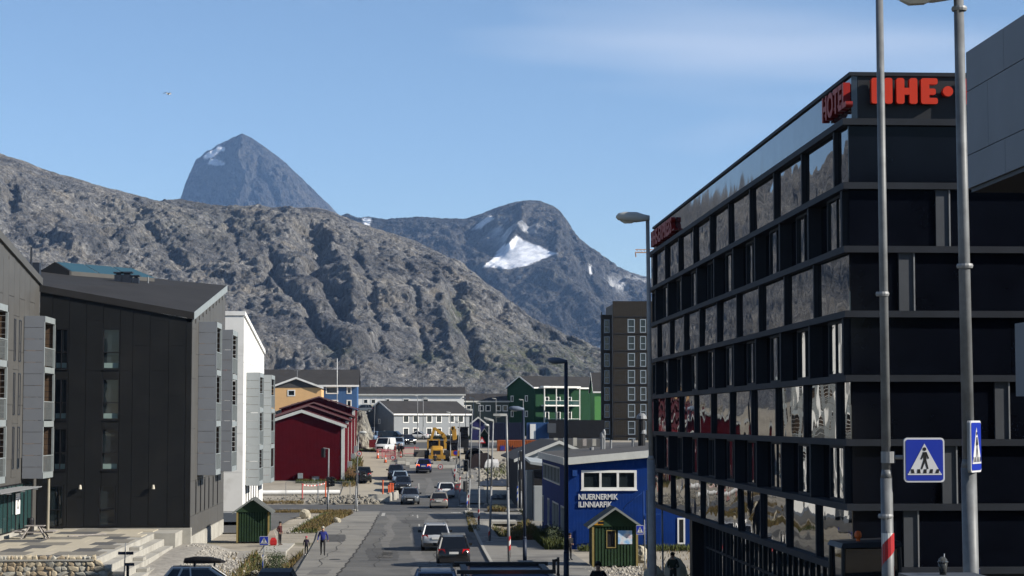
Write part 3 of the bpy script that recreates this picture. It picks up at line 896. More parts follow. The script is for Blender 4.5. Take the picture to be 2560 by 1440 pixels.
balcony_tower(apt, xL, WX(108, 122.9), 107.9, 111.8, WZ(1205, 112), WZ(768, 112), M_board)
# glazed entrance with canopy and column
for i in range(5):
    y0 = 113.5 + i * 2.5
    window(apt, 'x', xL, 1, y0, y0 + 2.45, -6.55, -3.75, M_black, gm=M_glassteal, fw=0.07, va=(0.5,), recess=-0.03, proud=0.07, name='entrance_glazing')
m = MB(); m.box(xL - 0.02, xL + 0.08, 104, YA, -6.9, -6.56); m.build('entrance_kerb', M_conc, apt)
m = MB()
for i in range(7): m.box(xL + 0.05 + i * 0.2, xL + 0.14 + i * 0.2, 110, 122.3, -3.98, -3.92)
for y in (112, 116, 120): m.box(xL, xL + 1.5, y, y + 0.06, -4.06, -3.985)
m.build('canopy', M_steel, apt)
m = MB(); m.tube((xL + 1.0, 126.4, -6.9), (xL + 1.0, 126.4, -3.45), 0.09, n=10); m.build('column', mat('beige_column', (0.36, 0.33, 0.26), 0.6, 0.1, 2), apt)
m = MB(); m.box(xL + 0.1, xL + 0.13, 120.6, 121.9, -5.55, -4.3); sg = m.build('entrance_sign', M_white, apt)
tx = text_obj('O', 0.85, 0.004, M_black, sg, face_matrix(Vector((xL + 0.136, 120.92, -5.25)) - Vector((xR, YA, -8.3)), (0, 1, 0), (0, 0, 1)), 'lettering', sx=0.9)
# wall lights of the dark front
for p_ in (204, 386):
    xx = WX(p_, YA); zz = WZ(1215, YA)
    m = MB(); m.tube((xx, YA - 0.02, zz), (xx, YA - 0.2, zz), 0.03, n=6)
    m.lathe([(0.06, 0.12), (0.08, 0.05), (0.11, -0.14), (0.1, -0.15)], (xx, YA - 0.2, zz), 10); m.build('wall_light', mat('cream_metal', (0.6, 0.56, 0.46), 0.5, 0.1, 4), apt)
# rooftop: skylight lantern, flue boxes, pipe
def roofz(x, y):
    t = (y - YA) / (YB - YA); s = (x - xL) / (xR - xL)
    return (zFL * (1 - s) + zFR * s) * (1 - t) + (zBL * (1 - s) + zBR * s) * t
sx0, sy0 = WX(93, 143), 143.0
m = MB()
ax = Vector((5.6, 3.2, -0.25)); wv2 = Vector((1.9, 0, 0.0))
base = Vector((sx0, sy0, roofz(sx0, sy0) - 0.2))
prof5 = [Vector((0, 0, 0)), Vector((2.1, 0, -0.25)), Vector((2.1, 0, 0.22)), Vector((1.05, 0, 0.85)), Vector((0, 0, 0.2))]
m.loft([[base + p for p in prof5], [base + p + Vector((0.12, 0.12, 0)) for p in prof5]])
sk = m.build('skylight', M_black, rf)
m = MB()
n0 = [base + p for p in prof5]
m.hexa([n0[1] + Vector((0.02, .14, 0)), n0[1] + ax, n0[0] + ax, n0[0] + Vector((0, .14, 0))], [n0[2] + Vector((0.02, .14, 0)), n0[2] + ax, n0[4] + ax, n0[4] + Vector((0, .14, 0))])
m.build('skylight_kerb', M_zinc, sk)
M_skyglass = glass_mat('skylight_glass', (0.025, 0.06, 0.085), 0.1)
for k in range(3):
    a, b2 = k / 3 + 0.01, (k + 1) / 3 - 0.01
    p = MB()
    e0, e1 = n0[2] + ax * a + Vector((0.03, .14, .03)), n0[2] + ax * b2 + Vector((0.03, .14, .03))
    r0, r1 = n0[3] + ax * a + Vector((0, .14, .03)), n0[3] + ax * min(b2, 0.9) + Vector((0, .14, .03))
    dn = Vector((0, 0, -0.05))
    p.hexa([e0 + dn, e1 + dn, r1 + dn, r0 + dn], [e0, e1, r1, r0]); p.build('pane', M_skyglass, sk)
for (px_, py_, ww, hh, dd) in ((291, 700, 0.55, 0.75, 0.5), (312, 706, 0.7, 0.85, 0.6), (335, 696, 0.4, 0.7, 0.45)):
    yy = 141.0; xx = WX(px_, yy); z0 = roofz(xx, yy) - 0.15
    m = MB(); m.box(xx - ww / 2, xx + ww / 2, yy, yy + dd, z0, z0 + hh); m.box(xx - ww / 2 - .06, xx + ww / 2 + .06, yy - .06, yy + dd + .06, z0 + hh + 0.1, z0 + hh + 0.2); m.box(xx - ww * .3, xx + ww * .3, yy + .1, yy + dd - .1, z0 + hh, z0 + hh + 0.1)
    m.build('roof_vent', M_steeld, rf)
xx = WX(366, 143); m = MB(); m.tube((xx, 143, roofz(xx, 143) - .1), (xx, 143, roofz(xx, 143) + 0.6), 0.05, n=8); m.build('vent_pipe', M_steel, rf)
xx = WX(72, 135); m = MB(); m.tube((xx, 135, 9.6), (xx, 135, 11.6), 0.07, n=8); m.box(xx - .3, xx + .5, 135.2, 135.8, 9.8, 10.6); m.build('roof_vent', M_steeld, rf)

# ------------------------------------------------------------------ terrace, retaining wall, steps
ter_x1 = WX(445, 125); ter_y0 = 100.5
terr = bpy.data.objects.new('terrace', None); COL.objects.link(terr); tag(terr, kind='structure')
m = MB(); m.box(-36, -15.4, ter_y0 + 0.35, YA - 0.1, -8.6, TZ - 0.05); m.box(-15.4, WX(446, 125), 124, YA - .1, -8.6, TZ - .05)
m.build('terrace_base', M_conc, terr)
slab_m = [mat('cream_slab', (0.52, 0.47, 0.37), 0.85, 0.1, 1.5), mat('taupe_slab', (0.235, 0.22, 0.19), 0.85, 0.12, 1.5), mat('charcoal_slab', (0.115, 0.115, 0.115), 0.85, 0.12, 1.5)]
sw, sd = 1.25, 2.7
sp = MB(); sp.box(0.01, sw - 0.01, 0.01, sd - 0.01, -0.06, 0)
protos = []
for mm in slab_m:
    o = None; protos.append([mm, None])
pat = ['CCDDCCTTCCDD', 'TTCCCDDCCTTC', 'CDDCCTTCCCDD', 'CCCTTCDDCTTC', 'DDCCCTTCCDDC', 'CTTCDDDCCCTT', 'DCCTTCCCDDCC', 'CCDDCCCTTCCD', 'TTCCDDCCCTTC', 'CCTTCCDDCCCD']
for r in range(10):
    for c in range(14):
        x = -32.5 + c * sw + (0.5 * sw if r % 2 else 0); y = ter_y0 + 0.4 + r * sd
        lim = -15.35
        if x + sw > lim or x < -33 or y + sd > YA - 0.1: continue
        ch = pat[(9 - r) % 10][(c + r) % 12]
        pr = protos['CTD'.index(ch)]
        if pr[1] is None:
            pr[1] = sp.build('paving_slab', pr[0], terr); o = pr[1]; o.location = (x, y, TZ)
        else: o = place(pr[1], terr, (x, y, TZ), name='paving_slab')
        o.location.z += rnd.uniform(-0.004, 0.004)
# stone retaining wall: every stone a piece
rw = thing('retaining_wall', (-24, ter_y0, -8.4), 'rough beige rubble stone retaining wall below the terrace', 'wall')
def stone_mesh(seed, mats, name='stone', sub=1, squash=(1, 1, 1), rough=0.22):
    r2 = random.Random(seed)
    bm = bmesh.new(); bmesh.ops.create_icosphere(bm, subdivisions=sub, radius=0.5)
    off = [Vector((r2.uniform(-1, 1), r2.uniform(-1, 1), r2.uniform(-1, 1))).normalized() for _ in range(7)]
    cut = [r2.uniform(0.28, 0.44) for _ in range(7)]
    for v in bm.verts:
        for d, c in zip(off, cut):
            t = v.co.dot(d) - c
            if t > 0: v.co -= d * t * 0.85
        v.co += Vector((r2.uniform(-1, 1), r2.uniform(-1, 1), r2.uniform(-1, 1))) * rough * 0.12
        v.co = Vector((v.co.x * squash[0], v.co.y * squash[1], v.co.z * squash[2]))
    me = bpy.data.meshes.new(name); bm.to_mesh(me); bm.free()
    me.materials.append(mats)
    return me
st_m = [mat('tan_stone', (0.50, 0.43, 0.31), 0.9, 0.2, 3, 0.01, 12), mat('grey_stone', (0.42, 0.40, 0.34), 0.9, 0.2, 3, 0.01, 12), mat('brown_stone', (0.36, 0.29, 0.2), 0.9, 0.2, 3, 0.01, 12)]
st_me = [stone_mesh(k, st_m[k % 3]) for k in range(12)]
m = MB(); m.box(-9.5, 8.6, 0.07, 0.5, 0, TZ + 8.4 - 0.1); m.prism([(8.6, 0), (10.3, 0), (8.6, TZ + 8.4 - .12)], .08, .5, 'y'); m.build('mortar', mat('dark_mortar', (0.27, 0.25, 0.21), 0.95, 0.2, 4), rw)
m = MB(); m.box(-9.5, 8.55, -0.02, 0.52, TZ + 8.4 - 0.1, TZ + 8.4 - 0.02); m.build('coping', M_conc, rw)
def put(me, parent, loc, sc, rot, name):
    o = bpy.data.objects.new(name, me); COL.objects.link(o); o.parent = parent; o.location = loc; o.scale = sc; o.rotation_euler = rot
    return o
zz = 0.0; row = 0
while zz < TZ + 8.4 - 0.12:
    xx = -9.4 + rnd.uniform(0, .3)
    while xx < 10.2 - 0.27 * row:
        ww = rnd.choice((0.18, 0.24, 0.3, 0.38, 0.5, 0.62)) * rnd.uniform(.9, 1.1)
        put(rnd.choice(st_me), rw, (xx + ww / 2, 0.1, zz + 0.14), (ww * 1.45, 0.25, rnd.uniform(0.28, 0.52)), (0, rnd.uniform(-.6, .6), 0), 'stone')
        xx += ww * 0.95
    zz += 0.24; row += 1
# broad concrete steps down to the right
stp = wthing('terrace_steps', (-14, 115, -8.4), 'broad pale concrete steps with seat blocks beside the terrace', 'steps')
for k in range(4):
    zt = TZ - 0.03 - 0.36 * (k + 1)
    x0, x1 = -15.39 + 0.62 * k, -15.39 + 0.62 * (k + 1) + (0.5 if k == 3 else -0.004)
    y0, y1 = 101.1 + 1.1 * k, 123.9 - 0.9 * k
    m = MB(); m.box(x0, x1, y0, y1, -8.7, zt)
    m.build('step', M_conc, stp)
    if k < 3:
        yy = 113 - 3.2 * k
        m = MB(); m.box(x0 + .02, x0 + .55, yy, yy + 1.3, zt + .002, zt + 0.18); m.build('seat_block', M_conc, stp)
# picnic table
pt = wthing('picnic_table', (WX(92, 118), 118, TZ), 'weathered grey wooden picnic table with benches on the terrace', 'picnic table')
M_wood = mat('weathered_wood', (0.36, 0.33, 0.31), 0.85, 0.2, 4, 0.003, 25)
tx0 = WX(92, 118); ty = 118
for k in range(5):
    m = MB(); m.box(tx0 - 0.55 + k * .0, tx0 + 0.55, ty - 0.36 + k * 0.15, ty - 0.22 + k * 0.15, TZ + 0.72, TZ + 0.76)
    m.build('table_plank', M_wood, pt)
for s in (-1, 1):
    m = MB(); m.box(tx0 + s * 0.95 - 0.24, tx0 + s * 0.95 + 0.24, ty - 0.8, ty + 0.8, TZ + 0.42, TZ + 0.46); m.build('bench', M_wood, pt)
    for q in (-1, 1):
        m = MB(); m.tube((tx0 + s * 0.25, ty + q * 0.3, TZ + 0.72), (tx0 + s * 0.72, ty + q * 0.55, TZ), 0.055, n=6); m.build('leg', M_wood, pt)
for q in (-1, 1):
    m = MB(); m.box(tx0 - 1.1, tx0 + 1.1, ty + q * .42 - .03, ty + q * .42 + .03, TZ + 0.34, TZ + 0.415); m.build('brace', M_wood, pt)
m = MB(); m.box(-1.5, 1.5, -.06, .06, 0, .04); m.box(-1.3, 1.6, .12, .22, 0, .04)
pk = m.build('loose_planks', M_wood); pk.location = (WX(222, 121), 121, TZ + 0.012); pk.rotation_euler = (0, 0, 0.9)
tag(pk, 'two pale loose planks lying on the terrace by the dark wall', 'planks')
m = MB(); m.lathe([(0.2, 0), (0.22, 0.9), (0.2, 1.0), (0.05, 1.02)], n=12); bn = m.build('litter_bin', M_black); bn.location = (WX(80, 122), 122, TZ)
tag(bn, 'black litter bin by the column at the glazed entrance', 'litter bin')

# ------------------------------------------------------------------ white block behind
YW = 161.0
xW = WX(608, YW); YW2 = 184.0
wb = wthing('white_apartment_building', (xW, YW, -8.3), 'bright white block of flats with sloping roof and pale balconies', 'building')
zn, zf = WZ(783, YW), WZ(880, YW2)
wh = [(y, y + 0.7, -7.0, -5.3) for y in (164.6, 167.2, 169.8, 172.4, 175.2, 178.0)]
m = MB(); wallgrid(m, 'x', xW - 0.4, xW - 0.04, YW, YW2, -8.0, zf - 0.3, wh)
m.prism([(YW, zf - 0.3), (YW2, zf - 0.3), (YW, zn - 0.3)], xW - 0.4, xW - 0.04, 'x')
m.box(xW - 10, xW - 0.41, YW, YW + 0.4, -8.0, zn - 0.25)
m.build('wall', M_white, wb)
m = MB(); m.box(xW - 10, xW - 0.5, YW + 0.5, YW2, -8.3, zf - 0.4); m.build('core', M_black, wb)
m = MB(); m.box(xW - 10, xW + 0.03, YW - 0.03, YW2, -8.6, -8.02 + 0.9 - 0.9); m.box(xW - 10, xW + .02, YW - .03, YW + .02, -8.6, -7.3); m.build('plinth', mat('blue_grey_plinth', (0.12, 0.14, 0.17), 0.8, 0.1, 2), wb)
m = MB(); m.hexa([(xW - 10, YW - .1, zn - 0.24), (xW + .1, YW - .1, zn - 0.24), (xW + .1, YW2 + .1, zf - 0.24), (xW - 10, YW2 + .1, zf - 0.24)], [(xW - 10, YW - .1, zn + 0.1), (xW + .1, YW - .1, zn + 0.1), (xW + .1, YW2 + .1, zf + 0.1), (xW - 10, YW2 + .1, zf + 0.1)])
m.build('roof', M_white, wb)
for i in range(4):
    for j in range(5):
        z0 = -7.2 + 3.1 * j; z1 = min(z0 + 3.08, zn - 0.3)
        x1 = xW - 0.004 - 2.2 * i
        p = MB(); p.box(x1 - 2.17, x1, YW - 0.03 - rnd.uniform(0, .006), YW - 0.004, z0, z1); p.build('wall_panel', M_white, wb)
for i in range(8):
    y0 = YW + 0.01 + 2.87 * i; y1 = y0 + 2.84
    for j in range(4):
        z0 = -5.2 + 3.3 * j
        zl = zn + (zf - zn) * ((y1 - YW) / (YW2 - YW)) - 0.32
        z1 = min(z0 + 3.27, zl)
        if z1 - z0 < 0.2: continue
        p = MB(); p.box(xW - 0.036, xW - 0.008 + rnd.uniform(0, .006), y0, y1, z0, z1); p.build('wall_panel', M_white, wb)
for h in wh: window(wb, 'x', xW, 1, h[0], h[1], h[2], h[3], M_black, fw=0.05, recess=0.1, proud=-0.02)
balcony_tower(wb, xW, WX(649, 163.8), 163.8, 168.4, WZ(1213, 164), WZ(932, 164), M_boardl, nb=14)
balcony_tower(wb, xW, WX(649, 163.8), 177.7, 182.6, WZ(1206, 178), WZ(938, 178), M_boardl, nb=14)

# ------------------------------------------------------------------ red warehouse row
M_red = mat('dark_red_boarding', (0.085, 0.004, 0.008), 0.85, 0.15, 1.0, spec=0.05, wave=('X', 0.16, 0.012))
M_redside = mat('dark_red_side_boarding', (0.085, 0.004, 0.008), 0.85, 0.15, 1.0, spec=0.05, wave=('Y', 0.16, 0.012))
M_trim = mat('off_white_trim', (0.62, 0.63, 0.6), 0.65, 0.1, 1.5)
rb = wthing('red_warehouse', (-12, 230, -7.4), 'long dark red boarded warehouse with four stepped gables and white trim', 'building')
secs = [(230, -0.62, 1.1, -7.4), (245, 0.0, 1.76, -6.3), (260, 0.5, 2.25, -5.6), (275, 1.6, 3.2, -4.8), (292, 1.6, 3.2, -4.8)]
x0r, x1r, xr = -17.1, -7.15, -12.0
door = (WX(780, 230), WX(800, 230), -7.35, WZ(1189, 230))
for k in range(4):
    Y0, ze, zr, zb = secs[k]; Y1 = secs[k + 1][0]
    m = MB()
    if k == 0:
        wallgrid(m, 'y', Y0, Y0 + 0.3, x0r, x1r, zb + 0.62, ze, [door])
        m.prism([(x0r, ze), (x1r, ze), (xr, zr)], Y0, Y0 + 0.3, 'y')
    else:
        m.prism([(x0r, zb), (x1r, zb), (x1r, ze), (xr, zr), (x0r, ze)], Y0, Y0 + 0.3, 'y')
    w = m.build('gable_wall', M_red, rb)
    m = MB(); m.box(x1r - 0.3, x1r, Y0 + 0.302, Y1, zb + 0.3, ze - 0.02); m.box(x0r, x0r + .3, Y0 + .302, Y1, zb, ze - .02); m.build('side_wall', M_redside, rb)
    m = MB()
    for (xa, za, xb, zb2) in ((x0r - 0.3, ze - 0.05, xr, zr), (xr, zr, x1r + 0.3, ze - 0.05)):
        m.hexa([(xa, Y0 - 0.35, za + 0.03), (xb, Y0 - 0.35, zb2 + 0.03), (xb, Y1 - 0.02, zb2 + 0.03), (xa, Y1 - 0.02, za + 0.03)], [(xa, Y0 - 0.35, za + 0.16), (xb, Y0 - 0.35, zb2 + 0.16), (xb, Y1 - 0.02, zb2 + 0.16), (xa, Y1 - 0.02, za + 0.16)])
    m.build('roof', mat('dark_red_felt', (0.07, 0.014, 0.016), .9, .2, 1, spec=.05), rb)
    tm = M_trim if k == 0 else mat('grey_red_trim', (0.2, 0.10, 0.10), 0.7, 0.15, 2)
    th = 0.34 if k == 0 else 0.16
    m = MB()
    for (xa, za, xb, zb2) in ((x0r - 0.3, ze - 0.05, xr, zr), (xr, zr, x1r + 0.3, ze - 0.05)):
        m.hexa([(xa, Y0 - 0.40, za - th + 0.17), (xb, Y0 - 0.40, zb2 - th + 0.17), (xb, Y0 - 0.352, zb2 - th + 0.17), (xa, Y0 - 0.352, za - th + 0.17)], [(xa, Y0 - 0.40, za + 0.18), (xb, Y0 - 0.40, zb2 + 0.18), (xb, Y0 - 0.352, zb2 + 0.18), (xa, Y0 - 0.352, za + 0.18)])
    m.build('bargeboard', tm, rb)
    m = MB(); m.box(x1r - 0.32, x1r + 0.06, Y0 - 0.06, Y0 - 0.003, zb + (0.65 if k == 0 else 0.3), ze - 0.05); m.box(x1r + .003, x1r + 0.06, Y0 - .003, Y0 + 0.3, zb + .4, ze - .05); m.build('corner_board', M_trim, rb)
    if k:
        m = MB(); m.box(x1r, x1r + 0.55, Y0 - 2.2, Y0 - 1.2, zb + 0.5, zb + 1.4); m.build('side_vent', M_frame, rb)
m = MB(); wallgrid(m, 'y', 230.02, 230.3, x0r, x1r, -8.2, -6.79, [door]); m.build('plinth', mat('grey_plinth', (0.22, 0.205, 0.18), 0.9, 0.15, 1.5), rb)
m = MB(); m.box(door[0] + .03, door[1] - .03, 230.1, 230.16, door[2], door[3] - .03); d = m.build('door', mat('pale_door', (0.52, 0.54, 0.56), 0.6, 0.1, 2), rb)
m = MB(); m.box(door[0] - 0.06, door[0] + .03, 229.94, 230.2, door[2], door[3] + .06); m.box(door[1] - .03, door[1] + .06, 229.94, 230.2, door[2], door[3] + .06); m.box(door[0] + .03, door[1] - .03, 229.94, 230.2, door[3] - .03, door[3] + .06); m.build('door_frame', M_red, d)
m = MB(); m.box(door[0] + .12, door[0] + .2, 230.03, 230.1, door[2] + .95, door[2] + 1.1); m.build('handle', M_black, d)
m = MB(); m.box(WX(746, 230), WX(758, 230), 229.45, 229.998, WZ(1195, 230), WZ(1182, 230)); m.build('vent_box', M_frame, rb)

# ------------------------------------------------------------------ blue training school
YBl = 130.0
xB = WX(1420, YBl)
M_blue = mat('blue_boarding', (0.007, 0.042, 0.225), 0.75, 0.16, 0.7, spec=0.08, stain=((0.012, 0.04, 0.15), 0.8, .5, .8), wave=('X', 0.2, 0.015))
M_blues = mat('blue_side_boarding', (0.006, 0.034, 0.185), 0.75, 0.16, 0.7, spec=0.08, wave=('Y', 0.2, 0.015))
M_bluep = mat('blue_paint', (0.012, 0.06, 0.25), 0.5, 0.08, 2)
bs = wthing('blue_school_building', (xB, YBl, -8.3), 'bright blue boarded building with flat grey roof and white lettering', 'building')
xB2 = xB + 14.0; YB2 = 155.0
topz = lambda x: -2.42 + (x - xB) * 0.088
bw = (WX(1453, YBl), WX(1591, YBl), WZ(1225, YBl), WZ(1176, YBl))
bw2 = (WX(1692, YBl) , WX(1692, YBl) + 0.5, -8.0, -6.3)
sidew = [(155 - 24.6, 0, 0, 0)]
m = MB()
wallgrid(m, 'y', YBl, YBl + 0.3, xB, xB2, -8.6, -2.9, [bw, bw2])
m.prism([(xB, -2.9), (xB2, -2.9), (xB2, topz(xB2) - 0.3), (xB, topz(xB) - 0.3)], YBl, YBl + 0.3, 'y')
m.build('wall', M_blue, bs)
def yS(p): return xB * F / (p - 1017)
up = [(yS(1399), yS(1358), WZ(1213, yS(1397)), WZ(1168, yS(1397)))]
lo = [(yS(1410), yS(1402), -8.0, -5.7), (yS(1396), yS(1381), -8.0, -5.7), (yS(1373), yS(1369), -7.7, -5.7), (yS(1359), yS(1356.5), -7.7, -5.7)]
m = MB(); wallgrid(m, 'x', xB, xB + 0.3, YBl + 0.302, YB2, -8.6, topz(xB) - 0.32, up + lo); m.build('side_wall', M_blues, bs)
m = MB(); m.box(xB + 0.6, xB2, YBl + 0.6, YB2, -8.6, -2.95); m.build('core', M_black, bs)
for h, va in ((up[0], (.2, .4, .6, .8)),): window(bs, 'x', xB, -1, h[0], h[1], h[2], h[3], M_trim, fw=0.1, va=va, recess=0.1, proud=0.04)
for h in lo: window(bs, 'x', xB, -1, h[0], h[1], h[2], h[3], M_trim, fw=0.1, va=(.5,) if h[1] - h[0] > 3 else (), recess=0.1, proud=0.04)
window(bs, 'y', YBl, -1, bw[0], bw[1], bw[2], bw[3], M_white, fw=0.16, va=(0.345, 0.66), recess=0.1, proud=0.05, sill=True)
window(bs, 'y', YBl, -1, bw2[0], bw2[1], bw2[2], bw2[3], M_white, fw=0.1, recess=0.1, proud=0.05)
tp = [(xB - 0.3, YBl - 0.4, topz(xB)), (xB2, YBl - 0.4, topz(xB2)), (xB2, YB2, topz(xB2)), (xB - 0.3, YB2, topz(xB))]
m = MB(); m.hexa([(a, b, c - 0.3) for a, b, c in tp], tp); rfb = m.build('roof', mat('grey_felt', (0.085, 0.08, 0.075), 0.9, 0.2, 0.8, 0.003, 10), bs)
f1 = [(xB - 0.33, YBl - 0.45), (xB2, YBl - 0.45), (xB2, YBl - 0.402), (xB - 0.33, YBl - 0.402)]
m = MB(); m.hexa([(a, b, topz(a) - 0.42) for a, b in f1], [(a, b, topz(a) + 0.05) for a, b in f1])
m.box(xB - 0.35, xB - 0.302, YBl - 0.40, YB2, topz(xB) - 0.42, topz(xB) + 0.04); m.build('fascia', M_trim, rfb)
O_bs = Vector((xB, YBl, -8.3))
M_letter = mat('white_letters', (0.72, 0.73, 0.74), 0.5, 0.05, 3)
for (s, py) in (('NIUERNERMIK', 1249), ('ILINNIARFIK', 1268)):
    text_obj(s, 0.5, 0.03, M_letter, bs, face_matrix(Vector((WX(1445, YBl), YBl - 0.06, WZ(py, YBl))) - O_bs, (1, 0, 0), (0, 0, 1)), bold=0.012, sx=0.80)
m = MB(); m.box(WX(1430, YBl), WX(1442, YBl), YBl - 0.35, YBl - .002, WZ(1190, YBl), WZ(1175, YBl)); m.build('vent_box', M_bluep, bs)
# outdoor stair: pole, curved rail and treads
m = MB()
xp = WX(1608, 128.5)
m.tube((xp, 128.5, -8.3), (xp, 128.5, WZ(1228, 128.5)), 0.05, n=8)
prev = None
for i in range(13):
    t = i / 12; a = -0.4 + t * 3.6
    q = (xp - 0.3 - 0.85 * math.sin(a) - 0.2, 128.5 - 0.75 * math.cos(a) , WZ(1231, 128.5) - t * 2.2)
    if prev: m.tube(prev, q, 0.028, n=6)
    prev = q
for i in range(11):
    a = 0.3 * i; m.box(xp + 0.05, xp + 0.75, 128.2 + 0.12 * (i % 5), 128.45 + 0.12 * (i % 5), -8.1 + i * 0.2, -8.06 + i * 0.2)
m.tube((xp, 128.5, -6.0), (xp + 1.1, 128.5, -6.0), 0.04, n=6)
m.build('outdoor_stair', M_bluep, bs)
for (px_, py0, py1, r, cap) in ((1604, 1112, 1048, 0.34, True), (1606, 1108, 1085, 0.26, True), (1505, 1117, 1095, 0.14, True), (1510, 1113, 1088, 0.12, True), (1527, 1115, 1100, 0.1, False), (1479, 1126, 1118, 0.2, False), (1582, 1112, 1098, 0.13, False)):
    yy = 146.0; xx = WX(px_, yy); z0 = topz(xx) - 0.05; z1 = WZ(py1, yy)
    m = MB(); m.tube((xx, yy, z0), (xx, yy, z1), r * 0.8, n=12)
    fl = m.build('flue', M_black if r > .2 else M_steel, rfb)
    if cap:
        m = MB(); m.lathe([(r * .82, z1 - 0.02 * 0), (r * 1.15, z1 + 0.02), (r * 1.05, z1 + 0.25), (r * .5, z1 + 0.42), (0.02, z1 + 0.44)], (xx, yy, 0), 14); m.build('flue_cap', M_steel, fl)

# ------------------------------------------------------------------ hotel on the right
XH, YH, YH2 = 11.4, 51.0, 93.0
XHe = 34.0
hot = wthing('hotel_building', (XH, YH, -6.0), 'black glass hotel with grey horizontal bands and red rooftop lettering', 'building')
zb = [WZ(y, YH) for y in (299, 460, 620, 783, 945, 1107, 1270, 1430)]
m = MB(); m.box(XH + 0.45, XHe, YH + 0.45, YH2, zb[-1] + 0.02, zb[0] + 1.0); m.build('core', M_black, hot)
for k, z in enumerate(zb):
    m = MB(); m.box(XH - 0.16, XH + 0.5, YH - 0.16, YH2 + 0.1, z - 0.085, z + 0.085); m.box(XH + 0.5, XHe, YH - 0.16, YH + 0.5, z - 0.085, z + 0.085)
    m.build('facade_band', M_hband, hot)
mod = 4.35
for r in range(7):
    zlo, zhi = zb[r + 1] + 0.085, zb[r] - 0.085
    if r % 2 == 0:
        off = 52.25 if r % 4 == 0 else 55.05
        ys = [YH] + [off + mod * k for k in range(11) if YH + 0.3 < off + mod * k < YH2 - 0.4] + [YH2]
        for i in range(len(ys) - 1):
            p = MB(); e = rnd.uniform(-0.012, 0.012)
            p.hexa([(XH + e, ys[i] + (0.06 if i else 0.004), zlo + 0.004), (XH + 0.1, ys[i] + (0.06 if i else 0.004), zlo + 0.004), (XH + 0.1, ys[i + 1] - 0.1, zlo + 0.004), (XH - e, ys[i + 1] - 0.1, zlo + 0.004)],
                   [(XH + e * .3, ys[i] + (0.06 if i else 0.004), zhi - 0.004), (XH + 0.1, ys[i] + (0.06 if i else 0.004), zhi - 0.004), (XH + 0.1, ys[i + 1] - 0.1, zhi - 0.004), (XH + rnd.uniform(-.012, .012), ys[i + 1] - 0.1, zhi - 0.004)])
            p.build('glass_panel', M_hglass, hot)
            if i:
                p = MB(); p.box(XH - 0.11, XH + 0.12, ys[i] - 0.09, ys[i] + 0.05, zlo + .002, zhi - .002); p.build('fin', M_hband, hot)
    else:
        k = 0; y = YH + 0.4
        while y < YH2 - 1:
            sh = 0.0 if r != 5 else 0.25
            p = MB(); p.box(XH - 0.11, XH + 0.3, y - 0.12, y + 0.08, zlo + .002, zhi - .002); p.build('fin', M_hband, hot)
            y1 = min(y + 2.35, YH2 - 0.2)
            window(hot, 'x', XH + 0.02, -1, y + 0.1, y1, zlo + 0.01, zhi - 0.01, M_hband, gm=M_hwin, fw=0.07, va=(0.5,) if rnd.random() < .8 else (0.62,), recess=0.05 + 0.02 * (k % 2), proud=0.0)
            y2 = min(y + mod - 0.14, YH2)
            if y2 - y1 > 0.3:
                p = MB(); p.box(XH + 0.25, XH + 0.32, y1 + .01, y2, zlo + .002, zhi - .002); p.build('recess_panel', M_hblack, hot)
            y += mod; k += 1
# street-end front (towards the camera): black panels with slate strips
strips = {1: (2345, 2378), 2: (2250, 2287), 4: (2486, 2520), 5: (2352, 2387), 6: (2254, 2289)}
for r in range(7):
    zlo, zhi = zb[r + 1] + 0.085, zb[r] - 0.085
    xs = [XH + 0.02, XHe]
    cut = []
    if r in strips:
        a, b2 = WX(strips[r][0], YH), WX(strips[r][1], YH); cut = [(a, b2)]
    edges = [XH + 0.02]
    for a, b2 in cut: edges += [a, b2]
    x = edges[-1]
    while x + 4.2 < XHe: x += 4.2; edges.append(x)
    for i in range(len(edges) - 1):
        isg = any(abs(edges[i] - a) < 1e-6 for a, b2 in cut)
        p = MB(); p.box(edges[i] + 0.006, edges[i + 1] - 0.006, YH - (0.06 if isg else 0.0), YH + 0.1, zlo + .004, zhi - .004)
        p.build('front_panel', M_hgrey if isg else M_hblack, hot)
        if isg:
            p = MB(); p.box(edges[i + 1] - 0.005, edges[i + 1] + 0.03, YH - 0.1, YH + 0.1, zlo + .004, zhi - .004); p.build('edge_trim', M_steel, hot)
# parapet
pz0, pz1 = zb[0] + 0.1, WZ(180, YH)
n = 12
for i in range(n):
    y0 = YH + 0.14 + (YH2 - YH - 0.14) * i / n; y1 = YH + 0.14 + (YH2 - YH - 0.14) * (i + 1) / n
    p = MB(); p.box(XH + 0.14, XH + 0.3, y0 + 0.004, y1 - 0.004, pz0 + .002, pz1); p.build('parapet_panel', M_hpar, hot)
p = MB(); p.box(XH + 0.31, XHe, YH + 0.14, YH + 0.3, pz0 + .002, pz1); p.build('parapet_front', mat('anthracite_parapet', (0.018, 0.02, 0.025), 0.5, 0.15, 1.2), hot)
p = MB(); p.box(XH + 0.08, XH + 0.5, YH + 0.08, YH2 + .05, pz1 + .002, pz1 + 0.1); p.box(XH + 0.5, XHe, YH + 0.08, YH + .5, pz1 + .002, pz1 + 0.1); p.build('coping', M_hband, hot)
